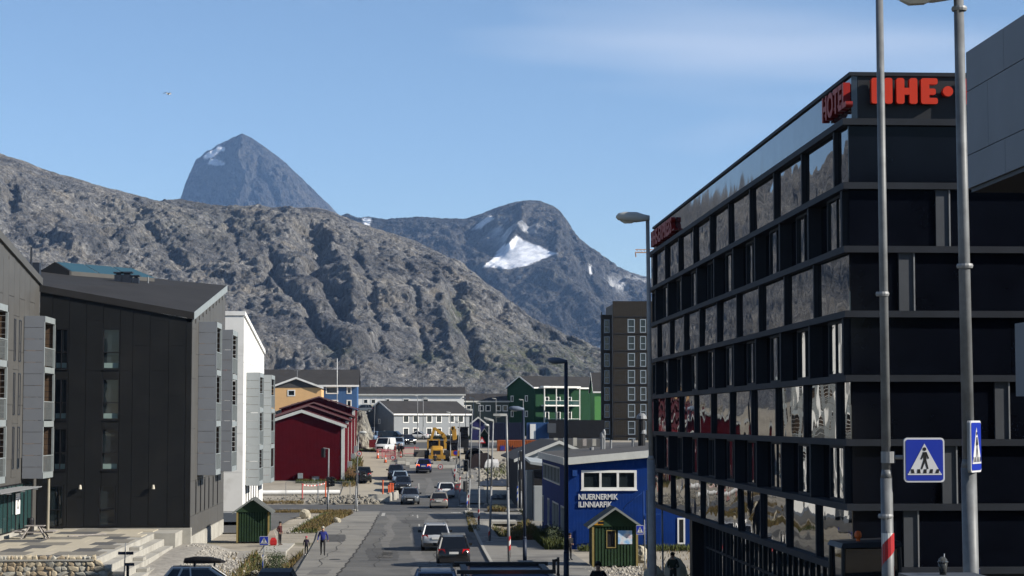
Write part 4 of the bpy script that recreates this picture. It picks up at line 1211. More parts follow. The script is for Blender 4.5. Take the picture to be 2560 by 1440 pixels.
# soffit and set-back ground floor
p = MB(); p.box(XH + 0.02, XHe, YH + .02, YH2, zb[-1] - 0.16, zb[-1] - 0.101); p.build('soffit', M_hband, hot)
yg = 81.3
p = MB(); p.box(XH + 0.9, XHe, YH + 0.4, yg, -8.4, zb[-1] - 0.165); p.build('ground_floor_core', M_black, hot)
p = MB(); p.box(XH + 0.1, XH + 0.75, yg - 0.7, yg, -8.4, zb[-1] - 0.165); p.build('column', M_black, hot)
gy0 = 54.0
while gy0 < yg - 1:
    y1 = min(gy0 + 2.6, yg - 0.75)
    window(hot, 'x', XH + 0.6, -1, gy0, y1, -8.2, zb[-1] - 0.17, M_hband, gm=M_hwin, fw=0.08, va=(0.33, 0.66), hz_=(0.75,), recess=0.04, proud=0.03, name='ground_floor_glazing')
    gy0 += 2.62
# lettering
M_redl = mat('red_sign_plastic', (0.62, 0.035, 0.008), 0.45, 0.05, 2)
M_redd = mat('dark_red_sign_side', (0.22, 0.01, 0.008), 0.5, 0.08, 2)
M_redf = mat('worn_pale_sign_face', (0.42, 0.10, 0.09), 0.6, 0.2, 4)
O_h = Vector((XH, YH, -6.0))
sgn = MB(); sgn.box(XH + 1.2, XH + 1.21, YH + 0.1, YH + 0.13, pz0 + .5, pz0 + .51)
sign = sgn.build('front_sign', M_black, hot)
def rbox(mb, x0, x1, z0, z1, y0, y1, r=0.06):
    pts = []
    for (cx, cz, a0) in ((x1 - r, z0 + r, -90), (x1 - r, z1 - r, 0), (x0 + r, z1 - r, 90), (x0 + r, z0 + r, 180)):
        for k in range(5):
            a = R(a0 + 22.5 * k); pts.append((cx + r * math.cos(a), cz + r * math.sin(a)))
    mb.prism(pts, y0, y1, 'y')
def big_letter(ch, px0, px1):
    x0, x1 = WX(px0, YH), WX(px1, YH); z0, z1 = WZ(253, YH), WZ(188, YH)
    m = MB(); w_ = (x1 - x0)
    ya, yb_ = YH - 0.12, YH + 0.06
    if ch == 'H':
        rbox(m, x0, x0 + w_ * .38, z0, z1, ya, yb_); rbox(m, x1 - w_ * .38, x1, z0, z1, ya, yb_)
        m.box(x0 + w_ * .3, x1 - w_ * .3, ya + .001, yb_, z0 + .24, z0 + .42)
    elif ch == 'E':
        rbox(m, x0, x0 + w_ * .5, z0, z1, ya, yb_)
        for zc in (z0, z0 + (z1 - z0) * .36, z1 - (z1 - z0) * .24): rbox(m, x0 + w_ * .2, x1 - (0.05 if z0 < zc < z1 - .2 else 0), zc, zc + (z1 - z0) * .24, ya + .001, yb_, .05)
    elif ch == '.':
        m.prism([((x0 + x1) / 2 + (x1 - x0) / 2 * math.cos(a), (z0 + z1) / 2 + 0.0 + (x1 - x0) / 2 * math.sin(a)) for a in [2 * math.pi * k / 14 for k in range(14)]], ya, yb_, 'y')
    m.build('letter', M_redl, sign)
for ch, a, b2 in (('H', 2186, 2239), ('H', 2249, 2302), ('E', 2311, 2353), ('.', 2366, 2392), ('E', 2414, 2458)): big_letter(ch, a, b2)
# side signs: letters stand off the parapet, facing the street
sg2 = MB(); sg2.box(XH - 0.05, XH + 0.13, YH + 0.22, YH + 2.9, pz0 + 0.42, pz0 + 0.5); sg2.box(XH - 0.05, XH + 0.13, YH + 0.22, YH + 2.9, pz0 + 0.85, pz0 + 0.9)
s2 = sg2.build('side_sign', M_redd, hot)
def side_letters(body, ystart, size, zz, sx, parent):
    M = face_matrix(Vector((XH - 0.075, ystart, zz)) - O_h, (0, -1, 0), (0, 0, 1))
    a = text_obj(body, size, 0.09, M_redd, parent, face_matrix(Vector((XH + 0.02, ystart, zz)) - O_h, (0, -1, 0), (0, 0, 1)), 'lettering', bold=0.03, sx=sx, font_spacing=1.05)
    text_obj(body, size, 0.004, M_redf, parent, M, 'letter_face', bold=0.028, sx=sx, font_spacing=1.05)
side_letters('HOTEL', YH + 2.85, 0.9, pz0 + 0.32, 1.02, s2)
sg3 = MB(); sg3.box(XH - 0.05, XH + 0.13, 84.5, 92.0, pz0 + 0.3, pz0 + 0.36)
s3 = sg3.build('side_sign', M_redd, hot)
side_letters('HHE-EXPRESS', 92.4, 0.95, pz0 + 0.25, 1.22, s3)

# ------------------------------------------------------------------ grey panelled building at the right edge
M_gp = mat('blue_grey_panel', (0.17, 0.19, 0.22), 0.55, 0.08, 0.8)
xg = WX(2428, 40.4)
gb = wthing('grey_panel_building', (xg + 6, 34, -4), 'blue-grey panelled building jutting out over the pavement at right edge', 'building')
zt0, zt1 = WZ(466, 40.4), WZ(120, 40.4)
p = MB(); p.box(xg + 0.04, xg + 20, 31, 40.36, zt0 + 0.02, zt1 - 0.02); p.build('upper_volume', mat('dark_panel_joint', (0.03, 0.033, 0.04), 0.8, 0.1, 2), gb)
ps = [zt0, WZ(382, 40.4), WZ(221, 40.4), zt1]
for j in range(3):
    y = 40.38; i = 0
    while y > 31.5:
        L = 2.6 if (i or j != 1) else 1.5
        p = MB(); p.box(xg, xg + 0.036, y - L + 0.015, y, ps[j] + 0.008, ps[j + 1] - 0.008); p.build('facade_panel', M_gp, gb)
        y -= L; i += 1
for j in range(3):
    for i in range(6):
        p = MB(); p.box(xg + 0.045 + i * 2.6, xg + 0.03 + (i + 1) * 2.6, 40.362, 40.39, ps[j] + 0.008, ps[j + 1] - 0.008); p.build('facade_panel', M_gp, gb)
p = MB(); p.box(xg + 0.05, xg + 20, 31, 40.3, zt0 - 0.08, zt0 + 0.019); p.build('soffit', M_black, gb)
p = MB(); p.box(WX(2541, 40), WX(2541, 40) + 3.4, 38, 40, WZ(990, 40), WZ(806, 40)); p.build('bay', M_gp, gb)
p = MB(); p.box(xg + 4.6, xg + 20, 31.2, 40.2, -5.6, zt0 - 0.09); p.build('lower_volume', M_hgrey, gb)
p = MB(); p.box(xg + 2.0, xg + 4.5, 38.5, 39.5, WZ(990, 40) + .3, WZ(806, 40) - .3); p.build('bay_link', M_hgrey, gb)
# ------------------------------------------------------------------ far houses
def house(name, label, loc, rz, L, D, h_e, h_r, wall_m, roof_m, trim_m, wins=(), gwins=(), ridge='x', cat='house', base=0.6, gable_m=None, door=None, over=0.35, side=-1, win_fm=None, group=None):
    """local frame: front along x from 0 to L facing -y; wins: (x, z, w, h) on the front, gwins: (y, z, w, h) on the left gable (x = 0)"""
    t = thing(name, loc, label, cat, group, rz)
    win_fm = win_fm or M_white
    gable_m = gable_m or wall_m
    m = MB()
    hf = [(x, x + w, z, z + h) for x, z, w, h in wins]
    wallgrid(m, 'y', 0, 0.25, 0, L, -base, h_e, hf)
    if ridge == 'y': m.prism([(0, h_e), (L, h_e), (L / 2, h_r)], 0, 0.25, 'y')
    m.build('wall', wall_m, t)
    m = MB()
    hg = [(y, y + w, z, z + h) for y, z, w, h in gwins]
    wallgrid(m, 'x', 0.002, 0.25, 0.252, D, -base, h_e, hg)
    if ridge == 'x': m.prism([(0.002, h_e), (D, h_e), (D / 2, h_r)], 0.002, 0.25, 'x')
    m.build('gable_wall', gable_m, t)
    m = MB(); wallgrid(m, 'x', L - 0.25, L - 0.002, 0.252, D, -base, h_e, [])
    if ridge == 'x': m.prism([(0.002, h_e), (D, h_e), (D / 2, h_r)], L - 0.25, L - 0.002, 'x')
    m.box(0.26, L - 0.26, D - 0.25, D, -base, h_e - 0.05)
    m.build('rear_walls', wall_m, t)
    m = MB(); m.box(0.5, L - 0.5, 0.6, D - 0.5, -base, h_e - 0.2); m.build('core', M_black, t)
    m = MB(); th = 0.16
    if ridge == 'x':
        s = (h_r - h_e) / (D / 2)
        for (ya, za, yb, zb_) in ((-over, h_e - s * over, D / 2, h_r), (D / 2, h_r, D + over, h_e - s * over)):
            m.hexa([(-over, ya, za + .03), (L + over, ya, za + .03), (L + over, yb, zb_ + .03), (-over, yb, zb_ + .03)], [(-over, ya, za + th), (L + over, ya, za + th), (L + over, yb, zb_ + th), (-over, yb, zb_ + th)])
        roof = m.build('roof', roof_m, t)
        m = MB()
        m.box(-over, L + over, -over - 0.05, -over - 0.003, h_e - s * over - 0.12, h_e - s * over + th + 0.02)
        for (ya, za, yb, zb_) in ((-over, h_e - s * over, D / 2, h_r), (D / 2, h_r, D + over, h_e - s * over)):
            m.hexa([(-over - .05, ya, za - .1), (-over - .003, ya, za - .1), (-over - .003, yb, zb_ - .1), (-over - .05, yb, zb_ - .1)], [(-over - .05, ya, za + th + .02), (-over - .003, ya, za + th + .02), (-over - .003, yb, zb_ + th + .02), (-over - .05, yb, zb_ + th + .02)])
    else:
        s = (h_r - h_e) / (L / 2)
        for (xa, za, xb, zb_) in ((-over, h_e - s * over, L / 2, h_r), (L / 2, h_r, L + over, h_e - s * over)):
            m.hexa([(xa, -over, za + .03), (xb, -over, zb_ + .03), (xb, D, zb_ + .03), (xa, D, za + .03)], [(xa, -over, za + th), (xb, -over, zb_ + th), (xb, D, zb_ + th), (xa, D, za + th)])
        roof = m.build('roof', roof_m, t)
        m = MB()
        for (xa, za, xb, zb_) in ((-over, h_e - s * over, L / 2, h_r), (L / 2, h_r, L + over, h_e - s * over)):
            m.hexa([(xa, -over - .06, za - .12), (xb, -over - .06, zb_ - .12), (xb, -over - .003, zb_ - .12), (xa, -over - .003, za - .12)], [(xa, -over - .06, za + th + .02), (xb, -over - .06, zb_ + th + .02), (xb, -over - .003, zb_ + th + .02), (xa, -over - .003, za + th + .02)])
    m.build('bargeboard', trim_m, roof)
    for (x, z, w, h) in wins: window(t, 'y', 0, -1, x, x + w, z, z + h, win_fm, fw=0.16, va=(0.5,) if w > 2 else (), recess=0.08, proud=0.05)
    for (y, z, w, h) in gwins: window(t, 'x', 0.002, -1, y, y + w, z, z + h, win_fm, fw=0.14, recess=0.08, proud=0.05)
    return t, roof
M_hroof = mat('charcoal_shingle_felt', (0.042, 0.040, 0.040), 0.9, 0.2, 0.6, 0.01, 8)
M_greyw = mat('light_grey_cladding', (0.27, 0.29, 0.31), 0.75, 0.06, 1.0, wave=('X', 0.6, 0.006))
M_greyd = mat('shaded_gable_boarding', (0.14, 0.165, 0.20), 0.75, 0.08, 1.0, wave=('Y', 0.3, 0.01))  # front's grey darkened and blued to paint the gable's shade
# grey two-storey house at the end of the street
gh_w = []
for z in (3.8, 1.35):
    for x in (2.7, 6.0, 10.6, 13.9, 18.3, 21.5): gh_w.append((x, z, 1.45, 1.5))
a_g = R(34)
xg0 = WX(985, 392)
gh, gr = house('grey_house', 'light grey two-storey house with white windows at the street end', (xg0, 392, -2.9), R(-0), 1, 1, 1, 1, M_greyw, M_hroof, M_white) if False else house(
    'grey_house', 'light grey two-storey house with white windows at the street end', (xg0, 392, -4.2), R(36), 18.6, 9.2, 5.6, 8.0, M_greyw, M_hroof, M_white,
    wins=[(x * 0.72 + .2, z, 1.45, 1.5) for (x, z, w, h) in gh_w], gwins=[(4.6, 3.6, .7, 1.0), (4.2, 0.9, .7, 1.0)], gable_m=M_greyd)
m = MB(); m.tube((-0.25, 2.6, 1.2), (-0.25, 2.6, 1.9), 0.03, n=6)
m.lathe([(0.02, 0.0), (0.4, 0.1), (0.55, 0.25), (0.53, 0.26), (0.38, 0.13), (0.02, 0.04)], (0, 0, 0), 14)
ds = m.build('satellite_dish', M_white, gh); ds.location = (-0.35, 2.6, 1.7); ds.rotation_euler = (R(10), R(-70), 0)
# blue and orange double house on the rise
zc = 1.9
oh, orf = house('orange_house', 'pale orange gable-fronted house on the rock above red warehouse', (WX(676, 312), 312, zc), 0, WX(803, 312) - WX(676, 312), 9, WZ(969, 312) - zc, WZ(946, 312) - zc, mat('pale_orange_boarding', (0.80, 0.50, 0.24), 0.7, 0.06, 1), M_hroof, M_white,
    wins=[(2.6, 1.9, 1.2, 1.0)], ridge='y', base=1.5)
m = MB(); p_ = MB(); L_ = WX(803, 312) - WX(676, 312)
hz0, hz1 = WZ(964, 312) - zc, WZ(945, 312) - zc - 0.25
m.prism([(0.05, WZ(969, 312) - zc - .03), (L_ - 0.05, WZ(969, 312) - zc - .03), (L_ / 2, hz1)], -0.05, -0.004, 'y'); m.build('gable_boarding', mat('grey_gable_boarding', (0.09, 0.085, 0.085), 0.8, 0.1, 2), oh)
m = MB(); m.tube((0, 0, 0), (0, 0, 1.2), .05, n=6); m.box(-.5, .5, -.02, .02, 1.1, 1.15); an = m.build('roof_aerial', M_steel, orf); an.location = (L_ / 2, 3, hz1 + .3)
bh_x0 = WX(650, 322); bh_L = WX(892, 322) - bh_x0; bo = WX(806, 322) - bh_x0
bl_w = [((WX(a, 318) - bh_x0), WZ(b, 318) - zc, w, h) for a, b, w, h in ((815, 986, 1.9, 1.35), (829, 986, .1, .1))][:1]
bl_w = [(bo + .5, 3.0, 2.0, 1.15), (bo + 3.85, 3.0, .8, 1.15), (bo + .5, 0.95, 2.0, 1.1), (bo + 3.85, 0.9, .8, 1.15)]
house('blue_house', 'mid blue house with white windows beside the orange gable', (bh_x0, 322, zc - 0.6), 0, bh_L, 10, WZ(963, 322) - zc + .6, WZ(927, 327) - zc + .6, mat('mid_blue_boarding', (0.05, 0.125, 0.29), 0.7, 0.08, 1, wave=('X', 0.25, 0.01)), M_hroof, M_white, wins=bl_w, base=1.5)
# long roofs behind
M_cream = mat('cream_wall', (0.55, 0.50, 0.36), 0.8, 0.08, 1)
lb, lr = house('long_white_house', 'long low white house with dark roof above the parked cars', (WX(886, 415), 415, 2.0), 0, WX(1160, 415) - WX(886, 415), 9, WZ(986, 415) - 2.0, WZ(968, 415) - 2.0, M_white, M_hroof, M_trim,
    wins=[(1.8, 1.5, 1.0, 1.0), (3.4, 1.5, 1.0, 1.0), (6.4, 0.6, .9, 2.0), (10, 1.4, 1.3, 1.2), (14, 1.4, 1.3, 1.2)], base=2.2)
m = MB(); m.box(0.9, 4.5, -0.05, -0.003, 0.2, 1.3); m.build('cream_panel', M_cream, lb)
for q in (3.2, 4.2, 5.6, 12.0, 12.9, 14.2, 20.3, 21.1, 22.4):
    m = MB(); m.tube((q, 2.4, 5.0), (q, 2.4, 6.1), 0.1, n=6); m.build('vent_pipe', M_steel, lr)
dg, dgr = house('green_grey_house', 'long dark-roofed house with green-grey lower boarding behind the grey house', (WX(950, 402), 424, -1.0), 0, WX(1272, 424) - WX(950, 424), 10, WZ(1003, 424) + 1.0, WZ(985, 424) + 1.0, mat('green_grey_boarding', (0.075, 0.095, 0.085), 0.8, 0.1, 1), M_hroof, M_trim,
    wins=[(16.6 + k, 3.0, 1.1, 1.3) for k in (0, 1.3, 3.9, 5.4, 7.6, 9.0)], base=2)
m = MB(); m.box(15.0, 16.0, 3.0, 4.0, WZ(995, 424) + 1, WZ(972, 424) + 1); m.build('chimney', mat('ochre_chimney', (0.34, 0.22, 0.1), 0.8, 0.1, 3), dgr)
# green terraced house with balconies
M_green = mat('green_boarding', (0.016, 0.06, 0.027), 0.8, 0.08, 1, spec=.1, wave=('X', 0.25, 0.01))
M_greeng = mat('shaded_green_gable', (0.011, 0.05, 0.022), 0.8, 0.08, 1, spec=.1, wave=('Y', 0.25, 0.01))  # house green darkened in colour for the gable's shade
M_lime = mat('bright_green_boarding', (0.11, 0.33, 0.09), 0.7, 0.08, 1, wave=('Z', 0.25, 0.01))
zg = -0.6
xg1 = WX(1336, 415)
ghh, ghr = house('green_house', 'dark green terraced house with white balconies and dark roof', (xg1, 415, zg), R(28), 17.5, 11.0, WZ(968, 415) - zg, WZ(968, 415) - zg + 2.3, M_green, M_hroof, M_white,
    gwins=[(2.6, 4.6, 1.1, 1.3), (8.4, 4.6, 1.1, 1.3), (2.6, 1.4, 1.1, 1.3), (8.4, 1.4, 1.1, 1.3)], wins=[(2.6, 3.7, 1.0, 1.9), (5.4, 3.7, 1.0, 1.9), (8.2, 3.7, 1.0, 1.9), (2.6, 0.6, 1.0, 1.9), (5.4, .6, 1.0, 1.9), (8.2, .6, 1.0, 1.9)], gable_m=M_greeng, base=3)
he = WZ(968, 415) - zg
for k in range(3):
    x0 = 1.4 + 2.9 * k; x1 = x0 + 2.9
    m = MB()
    for z in (0.0, he / 2): m.box(x0 + .2, x1 - .02, -1.6, -.003, z - 0.15, z + 0.12)
    b_ = m.build('balcony', M_white, ghh)
    for z in (0.0, he / 2):
        m = MB(); m.box(x0 + .2, x1 - .02, -1.6, -1.56, z + 0.98, z + 1.05)
        m.build('railing', M_white, b_)
        m = MB(); m.box(x0 + .25, x1 - .07, -1.58, -1.57, z + 0.2, z + .92); m.build('railing_panel', M_glassteal, b_)
for k in range(4):
    x0 = 1.4 + 2.9 * k
    m = MB(); m.box(x0, x0 + 0.2, -1.62, -1.4, -2.5, he - 0.1); m.build('post', M_trim, ghh)
m = MB(); m.box(1.2, 10.4, -1.7, -0.4, he - 0.12, he + 0.25); m.build('balcony_roof_edge', M_white, ghh)
xq = WX(1482, 408)
house('lime_house', 'bright green boarded house end next to the brown tower', (xq, 404, zg), 0, 5, 9, WZ(978, 408) - zg, WZ(950, 408) - zg + 1.4, M_lime, M_hroof, M_white, base=3)
# brown tower block
YT = 341.0
M_brown = mat('brown_timber_cladding', (0.034, 0.027, 0.018), 0.85, 0.15, 1.5, wave=('X', 0.35, 0.03))
xt0, xt1 = WX(1533, YT), WX(1680, YT)
zt_ = WZ(752, YT)
tw = wthing('brown_tower_block', (xt0, YT, -3.2), 'tall dark brown timber-clad tower block behind the hotel', 'building')
cols_t = [(1570, 1588), (1601, 1616)]
holes = []
for (a, b2) in cols_t:
    for k in range(8):
        yt = 797 + 42.6 * k
        holes.append((WX(a, YT), WX(b2, YT), WZ(yt + 34, YT), WZ(yt, YT)))
m = MB(); wallgrid(m, 'y', YT, YT + 0.3, xt0, xt1, -3.6, zt_, holes); m.build('wall', M_brown, tw)
m = MB(); m.box(xt0 + 0.4, xt1, YT + 0.5, YT + 16, -3.6, zt_ - 0.3); m.build('core', M_black, tw)
M_wfr = mat('pale_blue_grey_frame', (0.3, 0.36, 0.42), 0.6, 0.05, 2)
for h in holes: window(tw, 'y', YT, -1, h[0], h[1], h[2], h[3], M_wfr, fw=0.13, hz_=(0.45,), recess=0.1, proud=0.03)
xa_ = WX(1508, YT)
h2 = []
for k in range(8):
    yt = 797 + 42.6 * k
    h2.append((WX(1513, YT), WX(1527, YT), WZ(yt + 34, YT), WZ(yt, YT)))
m = MB(); wallgrid(m, 'y', YT + 1.5, YT + 1.8, xa_, xt0, -3.6, WZ(785, YT), h2); m.box(xa_, xt0 - .01, YT + 1.82, YT + 4, -3.6, WZ(785, YT)); m.build('stair_wing', M_brown, tw)
for h in h2: window(tw, 'y', YT + 1.5, -1, h[0], h[1], h[2], h[3], M_wfr, fw=0.13, hz_=(0.45,), recess=0.1, proud=0.03)
for k in range(8):
    z = WZ(797 + 42.6 * k - 6, YT); m = MB(); m.box(xt0 + .01, xt1, YT - 0.07, YT - .003, z - 0.12, z + 0.05); m.build('floor_band', M_black, tw)
m = MB(); xx = WX(1508, YT) - .1
m.tube((xx, YT + 1.4, -3), (xx, YT + 1.4, WZ(778, YT)), 0.09, n=6); m.build('drain_pipe', M_black, tw)
# tower crane beyond
cr = wthing('tower_crane', (WX(1700, 700), 700, 0), 'distant orange tower crane jib above the hotel roofline', 'crane')
M_crane = mat('crane_orange', (0.55, 0.28, 0.12), 0.6, 0.1, 2)
zj = WZ(630, 700); xa2, xb2 = WX(1590, 700), WX(1760, 700)
m = MB()
for (dy, dz) in ((-.6, 0), (.6, 0), (0, 1.1)): m.tube((xa2, 700 + dy, zj + dz), (xb2, 700 + dy, zj + dz), 0.16, n=4)
k = 0; x = xa2
while x < xb2 - 1.2:
    m.tube((x, 699.4, zj), (x + .6, 700, zj + 1.1), .09, n=4); m.tube((x + .6, 700, zj + 1.1), (x + 1.2, 700.6, zj), .09, n=4); x += 1.2
m.tube((xa2, 700, zj), (xa2 + .2, 700, zj - 1.6), .2, n=5)
m.build('jib', M_crane, cr)
m = MB(); xm = WX(1690, 700)
for dx in (-.7, .7):
    for dy in (-.7, .7): m.tube((xm + dx, 700 + dy, -2), (xm + dx, 700 + dy, zj + 3), 0.14, n=4)
for q in range(16): m.tube((xm - .7, 699.3, -2 + q * 3.6), (xm + .7, 699.3, -2 + q * 3.6 + 3.6), .08, n=4)
m.build('mast', M_crane, cr)
# pale gabled shed and low outbuilding behind the school
YS_ = 190.0
sx0 = WX(1300, YS_)
house('pale_gabled_house', 'dark-walled house with pale blue-white gable behind the blue school', (sx0, YS_, -8.2), 0, WX(1494, YS_) - sx0, 26, WZ(1146, YS_) + 8.2, WZ(1106, YS_) + 8.2, mat('black_boarding', (0.007, 0.007, 0.008), 0.8, 0.1, 1), M_hroof, M_trim, ridge='y', over=0.6)
g_l = WX(1494, YS_) - sx0
gbp = MB(); gbp.prism([(sx0 + 0.1, WZ(1146, YS_)), (sx0 + g_l - .1, WZ(1146, YS_)), (sx0 + g_l / 2, WZ(1106, YS_) - .1)], YS_ - 0.1, YS_ - 0.02, 'y')
ph = [o for o in bpy.data.objects if o.name == 'pale_gabled_house'][0]
gbo = gbp.build('gable_board', mat('pale_blue_white_board', (0.48, 0.53, 0.57), 0.6, 0.08, 1), ph, org=(sx0, YS_, -8.2))
ou = wthing('low_outbuilding', (WX(1340, 168), 168, -8.3), 'low black outbuilding with pale flat canopy beside the blue school', 'shed')
m = MB(); m.box(WX(1335, 168), 15, 168, 176, -8.4, WZ(1180, 168)); m.build('wall', mat('black_boarding2', (0.012, 0.012, 0.014), 0.8, 0.1, 1), ou)
m = MB(); m.hexa([(WX(1325, 168), 167.5, WZ(1160, 168)), (15, 167.5, WZ(1182, 168)), (15, 177, WZ(1175, 168)), (WX(1325, 168), 177, WZ(1152, 168))], [(WX(1325, 168), 167.5, WZ(1154, 168)), (15, 167.5, WZ(1170, 168)), (15, 177, WZ(1165, 168)), (WX(1325, 168), 177, WZ(1146, 168))]); m.build('canopy_roof', M_boardl, ou)
m = MB(); m.box(WX(1337, 166), 14, 166.5, 167.9, -8.3, WZ(1215, 167)); m.build('white_base_wall', M_boardl, ou)
m = MB(); m.box(WX(1317, 170), WX(1334, 170), 170, 172, -8.3, WZ(1177, 170)); cabx = m.build('utility_cabinet', M_boardl)
tag(cabx, 'pale blue-grey utility cabinet beside the black outbuilding', 'cabinet')

# rock outcrops under the far houses
M_outc = rock_material('outcrop_rock', (0.06, 0.06, 0.056), (0.21, 0.2, 0.175), (0.15, 0.135, 0.105), 0.22, bumpd=0.12)
def outcrop(name, x0, x1, y0, y1, zb_, ztop, n=46, amp=0.7, label=None):
    xs = np.linspace(x0, x1, n); v = np.linspace(0, 1, n)
    U, V = np.meshgrid(xs, v)
    prof = np.clip(V * 2.6, 0, 1) ** 0.75
    zt2 = np.array([ztop(x) for x in xs])[None, :]
    Z = zb_ + (zt2 - zb_) * prof
    Y = y0 + (y1 - y0) * V
    nz = fbm(U * .35, Y * .35, Z * .5, 5, True, .55)
    Yd = Y - (nz - .2) * amp * 1.6; Zd = Z + (nz - .2) * amp * 0.6
    vs = np.stack([U, Yd, Zd], -1).reshape(-1, 3).tolist()
    fs = [(j * n + i, j * n + i + 1, (j + 1) * n + i + 1, (j + 1) * n + i) for j in range(n - 1) for i in range(n - 1)]
    mm = MB(); mm.add(vs, fs); o = mm.build(name, M_outc, fix=False)
    tag(o, kind='structure')
    return o
outcrop('rock_outcrop', -24, WX(765, 300), 297, 312, -2, lambda x: 1.9 + 0.7 * math.sin(x * .7), amp=0.8)
outcrop('rock_outcrop', WX(868, 288), WX(933, 288), 284, 300, -4.6, lambda x: 1.3 - 3.3 * sstep(WX(905, 288), WX(932, 288), x), amp=0.55)

# ------------------------------------------------------------------ road works: containers, barriers, machines
def container(name, label, px0, py0, px1, py1, Y, depth, m_, group=None, corr=True):
    x0, x1 = WX(px0, Y), WX(px1, Y); z1, z0 = WZ(py0, Y), WZ(py1, Y)
    t = wthing(name, (x0, Y, z0), label, 'container', group)
    m = MB(); m.box(x0 + .06, x1 - .06, Y + .06, Y + depth - .06, z0 + .08, z1 - .06); m.build('core', m_, t)
    m = MB(); n_ = int((x1 - x0 - .3) / .28)
    for k in range(n_): m.box(x0 + .18 + k * .28, x0 + .34 + k * .28, Y + .02, Y + .058, z0 + .14, z1 - .12)
    m.build('corrugation', m_, t)
    m = MB()
    for xx in (x0, x1 - .12):
        m.box(xx, xx + .12, Y, Y + .12, z0, z1); m.box(xx, xx + .12, Y + depth - .12, Y + depth, z0, z1)
    for zz2 in (z0, z1 - .1): m.box(x0 + .121, x1 - .121, Y, Y + .1, zz2 + .001, zz2 + .099)
    m.box(x0, x1, Y, Y + depth, z1 + .001, z1 + .03)
    m.build('corner_frame', m_, t)
    return t, x0, x1, z0, z1
M_navy = mat('navy_container_paint', (0.005, 0.009, 0.035), 0.6, 0.15, 1)
M_orange = mat('orange_container_paint', (0.42, 0.105, 0.02), 0.6, 0.12, 1, stain=((0.25, 0.07, 0.02), 1.5, .55, .75))
container('shipping_container', 'long navy blue shipping container stacked behind the orange one', 1226, 1057, 1312, 1101, 296, 2.5, M_navy)
ct, a0, a1, b0, b1 = container('shipping_container', 'orange shipping container with blue mark and dark lettering', 1244, 1101, 1345, 1144, 280, 2.5, M_orange)
text_obj('Hapag-Lloyd', 0.95, 0.01, M_navy, ct, face_matrix(Vector((WX(1271, 280), 279.95, WZ(1126, 280))) - Vector((a0, 280, b0)), (1, 0, 0), (0, 0, 1)), bold=0.03, sx=1.0)
m = MB()
for q in range(3): m.box(WX(1251 + 4 * q, 280), WX(1253.4 + 4 * q, 280), 279.94, 279.99, WZ(1126, 280), WZ(1114, 280))
m.box(WX(1253.4, 280), WX(1259, 280), 279.945, 279.99, WZ(1121, 280), WZ(1118, 280)); m.build('blue_mark', mat('sign_blue', (0.03, 0.05, 0.35), .6, .1, 2), ct)
container('site_cabin', 'white and blue site cabins above the orange container', 1318, 1057, 1372, 1099, 300, 2.5, mat('mid_blue_cabin', (0.04, 0.11, 0.28), .6, .1, 1))
m = MB(); m.box(WX(1325, 299.9), WX(1339, 299.9), 299.7, 299.95, WZ(1097, 300), WZ(1060, 300)); ww_ = m.build('stacked_white_crate', M_white); tag(ww_, 'tall white crate standing before the blue site cabins', 'crate')
m = MB(); m.box(WX(1369, 299), WX(1390, 299), 299, 301, WZ(1082, 300), WZ(1058, 300)); gg_ = m.build('grey_crate', M_hgrey); tag(gg_, 'flat grey crate at the end of the site cabins', 'crate')
m = MB(); m.box(WX(1372, 310), WX(1512, 310), 310, 312, -4, WZ(1050, 310)); bt = m.build('dark_scaffold_sheet', mat('black_sheet', (0.005, 0.0055, 0.008), 0.8, 0.3, 1, 0.05, 1)); tag(bt, 'black sheeted site hoarding below green house and tower', 'hoarding')
m = MB(); m.box(WX(1370, 270), WX(1508, 270), 270, 280, -5, WZ(1098, 270)); lw = m.build('site_store', mat('grey_store', (0.09, 0.09, 0.09), .8, .2, 1)); tag(lw, 'flat-roofed grey store behind the school roof', 'shed')
for k in range(5):
    xx = WX(1385 + 24 * k, 268); m = MB(); m.box(xx, xx + .5, 268, 268.6, WZ(1098, 268) - .9, WZ(1098, 268) + rnd.uniform(.0, .3)); o = m.build('stacked_crate', rnd.choice([M_conc, M_frame, M_wood])); tag(o, '%s small crate in the row along the grey store' % ('first', 'second', 'third', 'fourth', 'fifth')[k], 'crate', 'crates along the grey store')
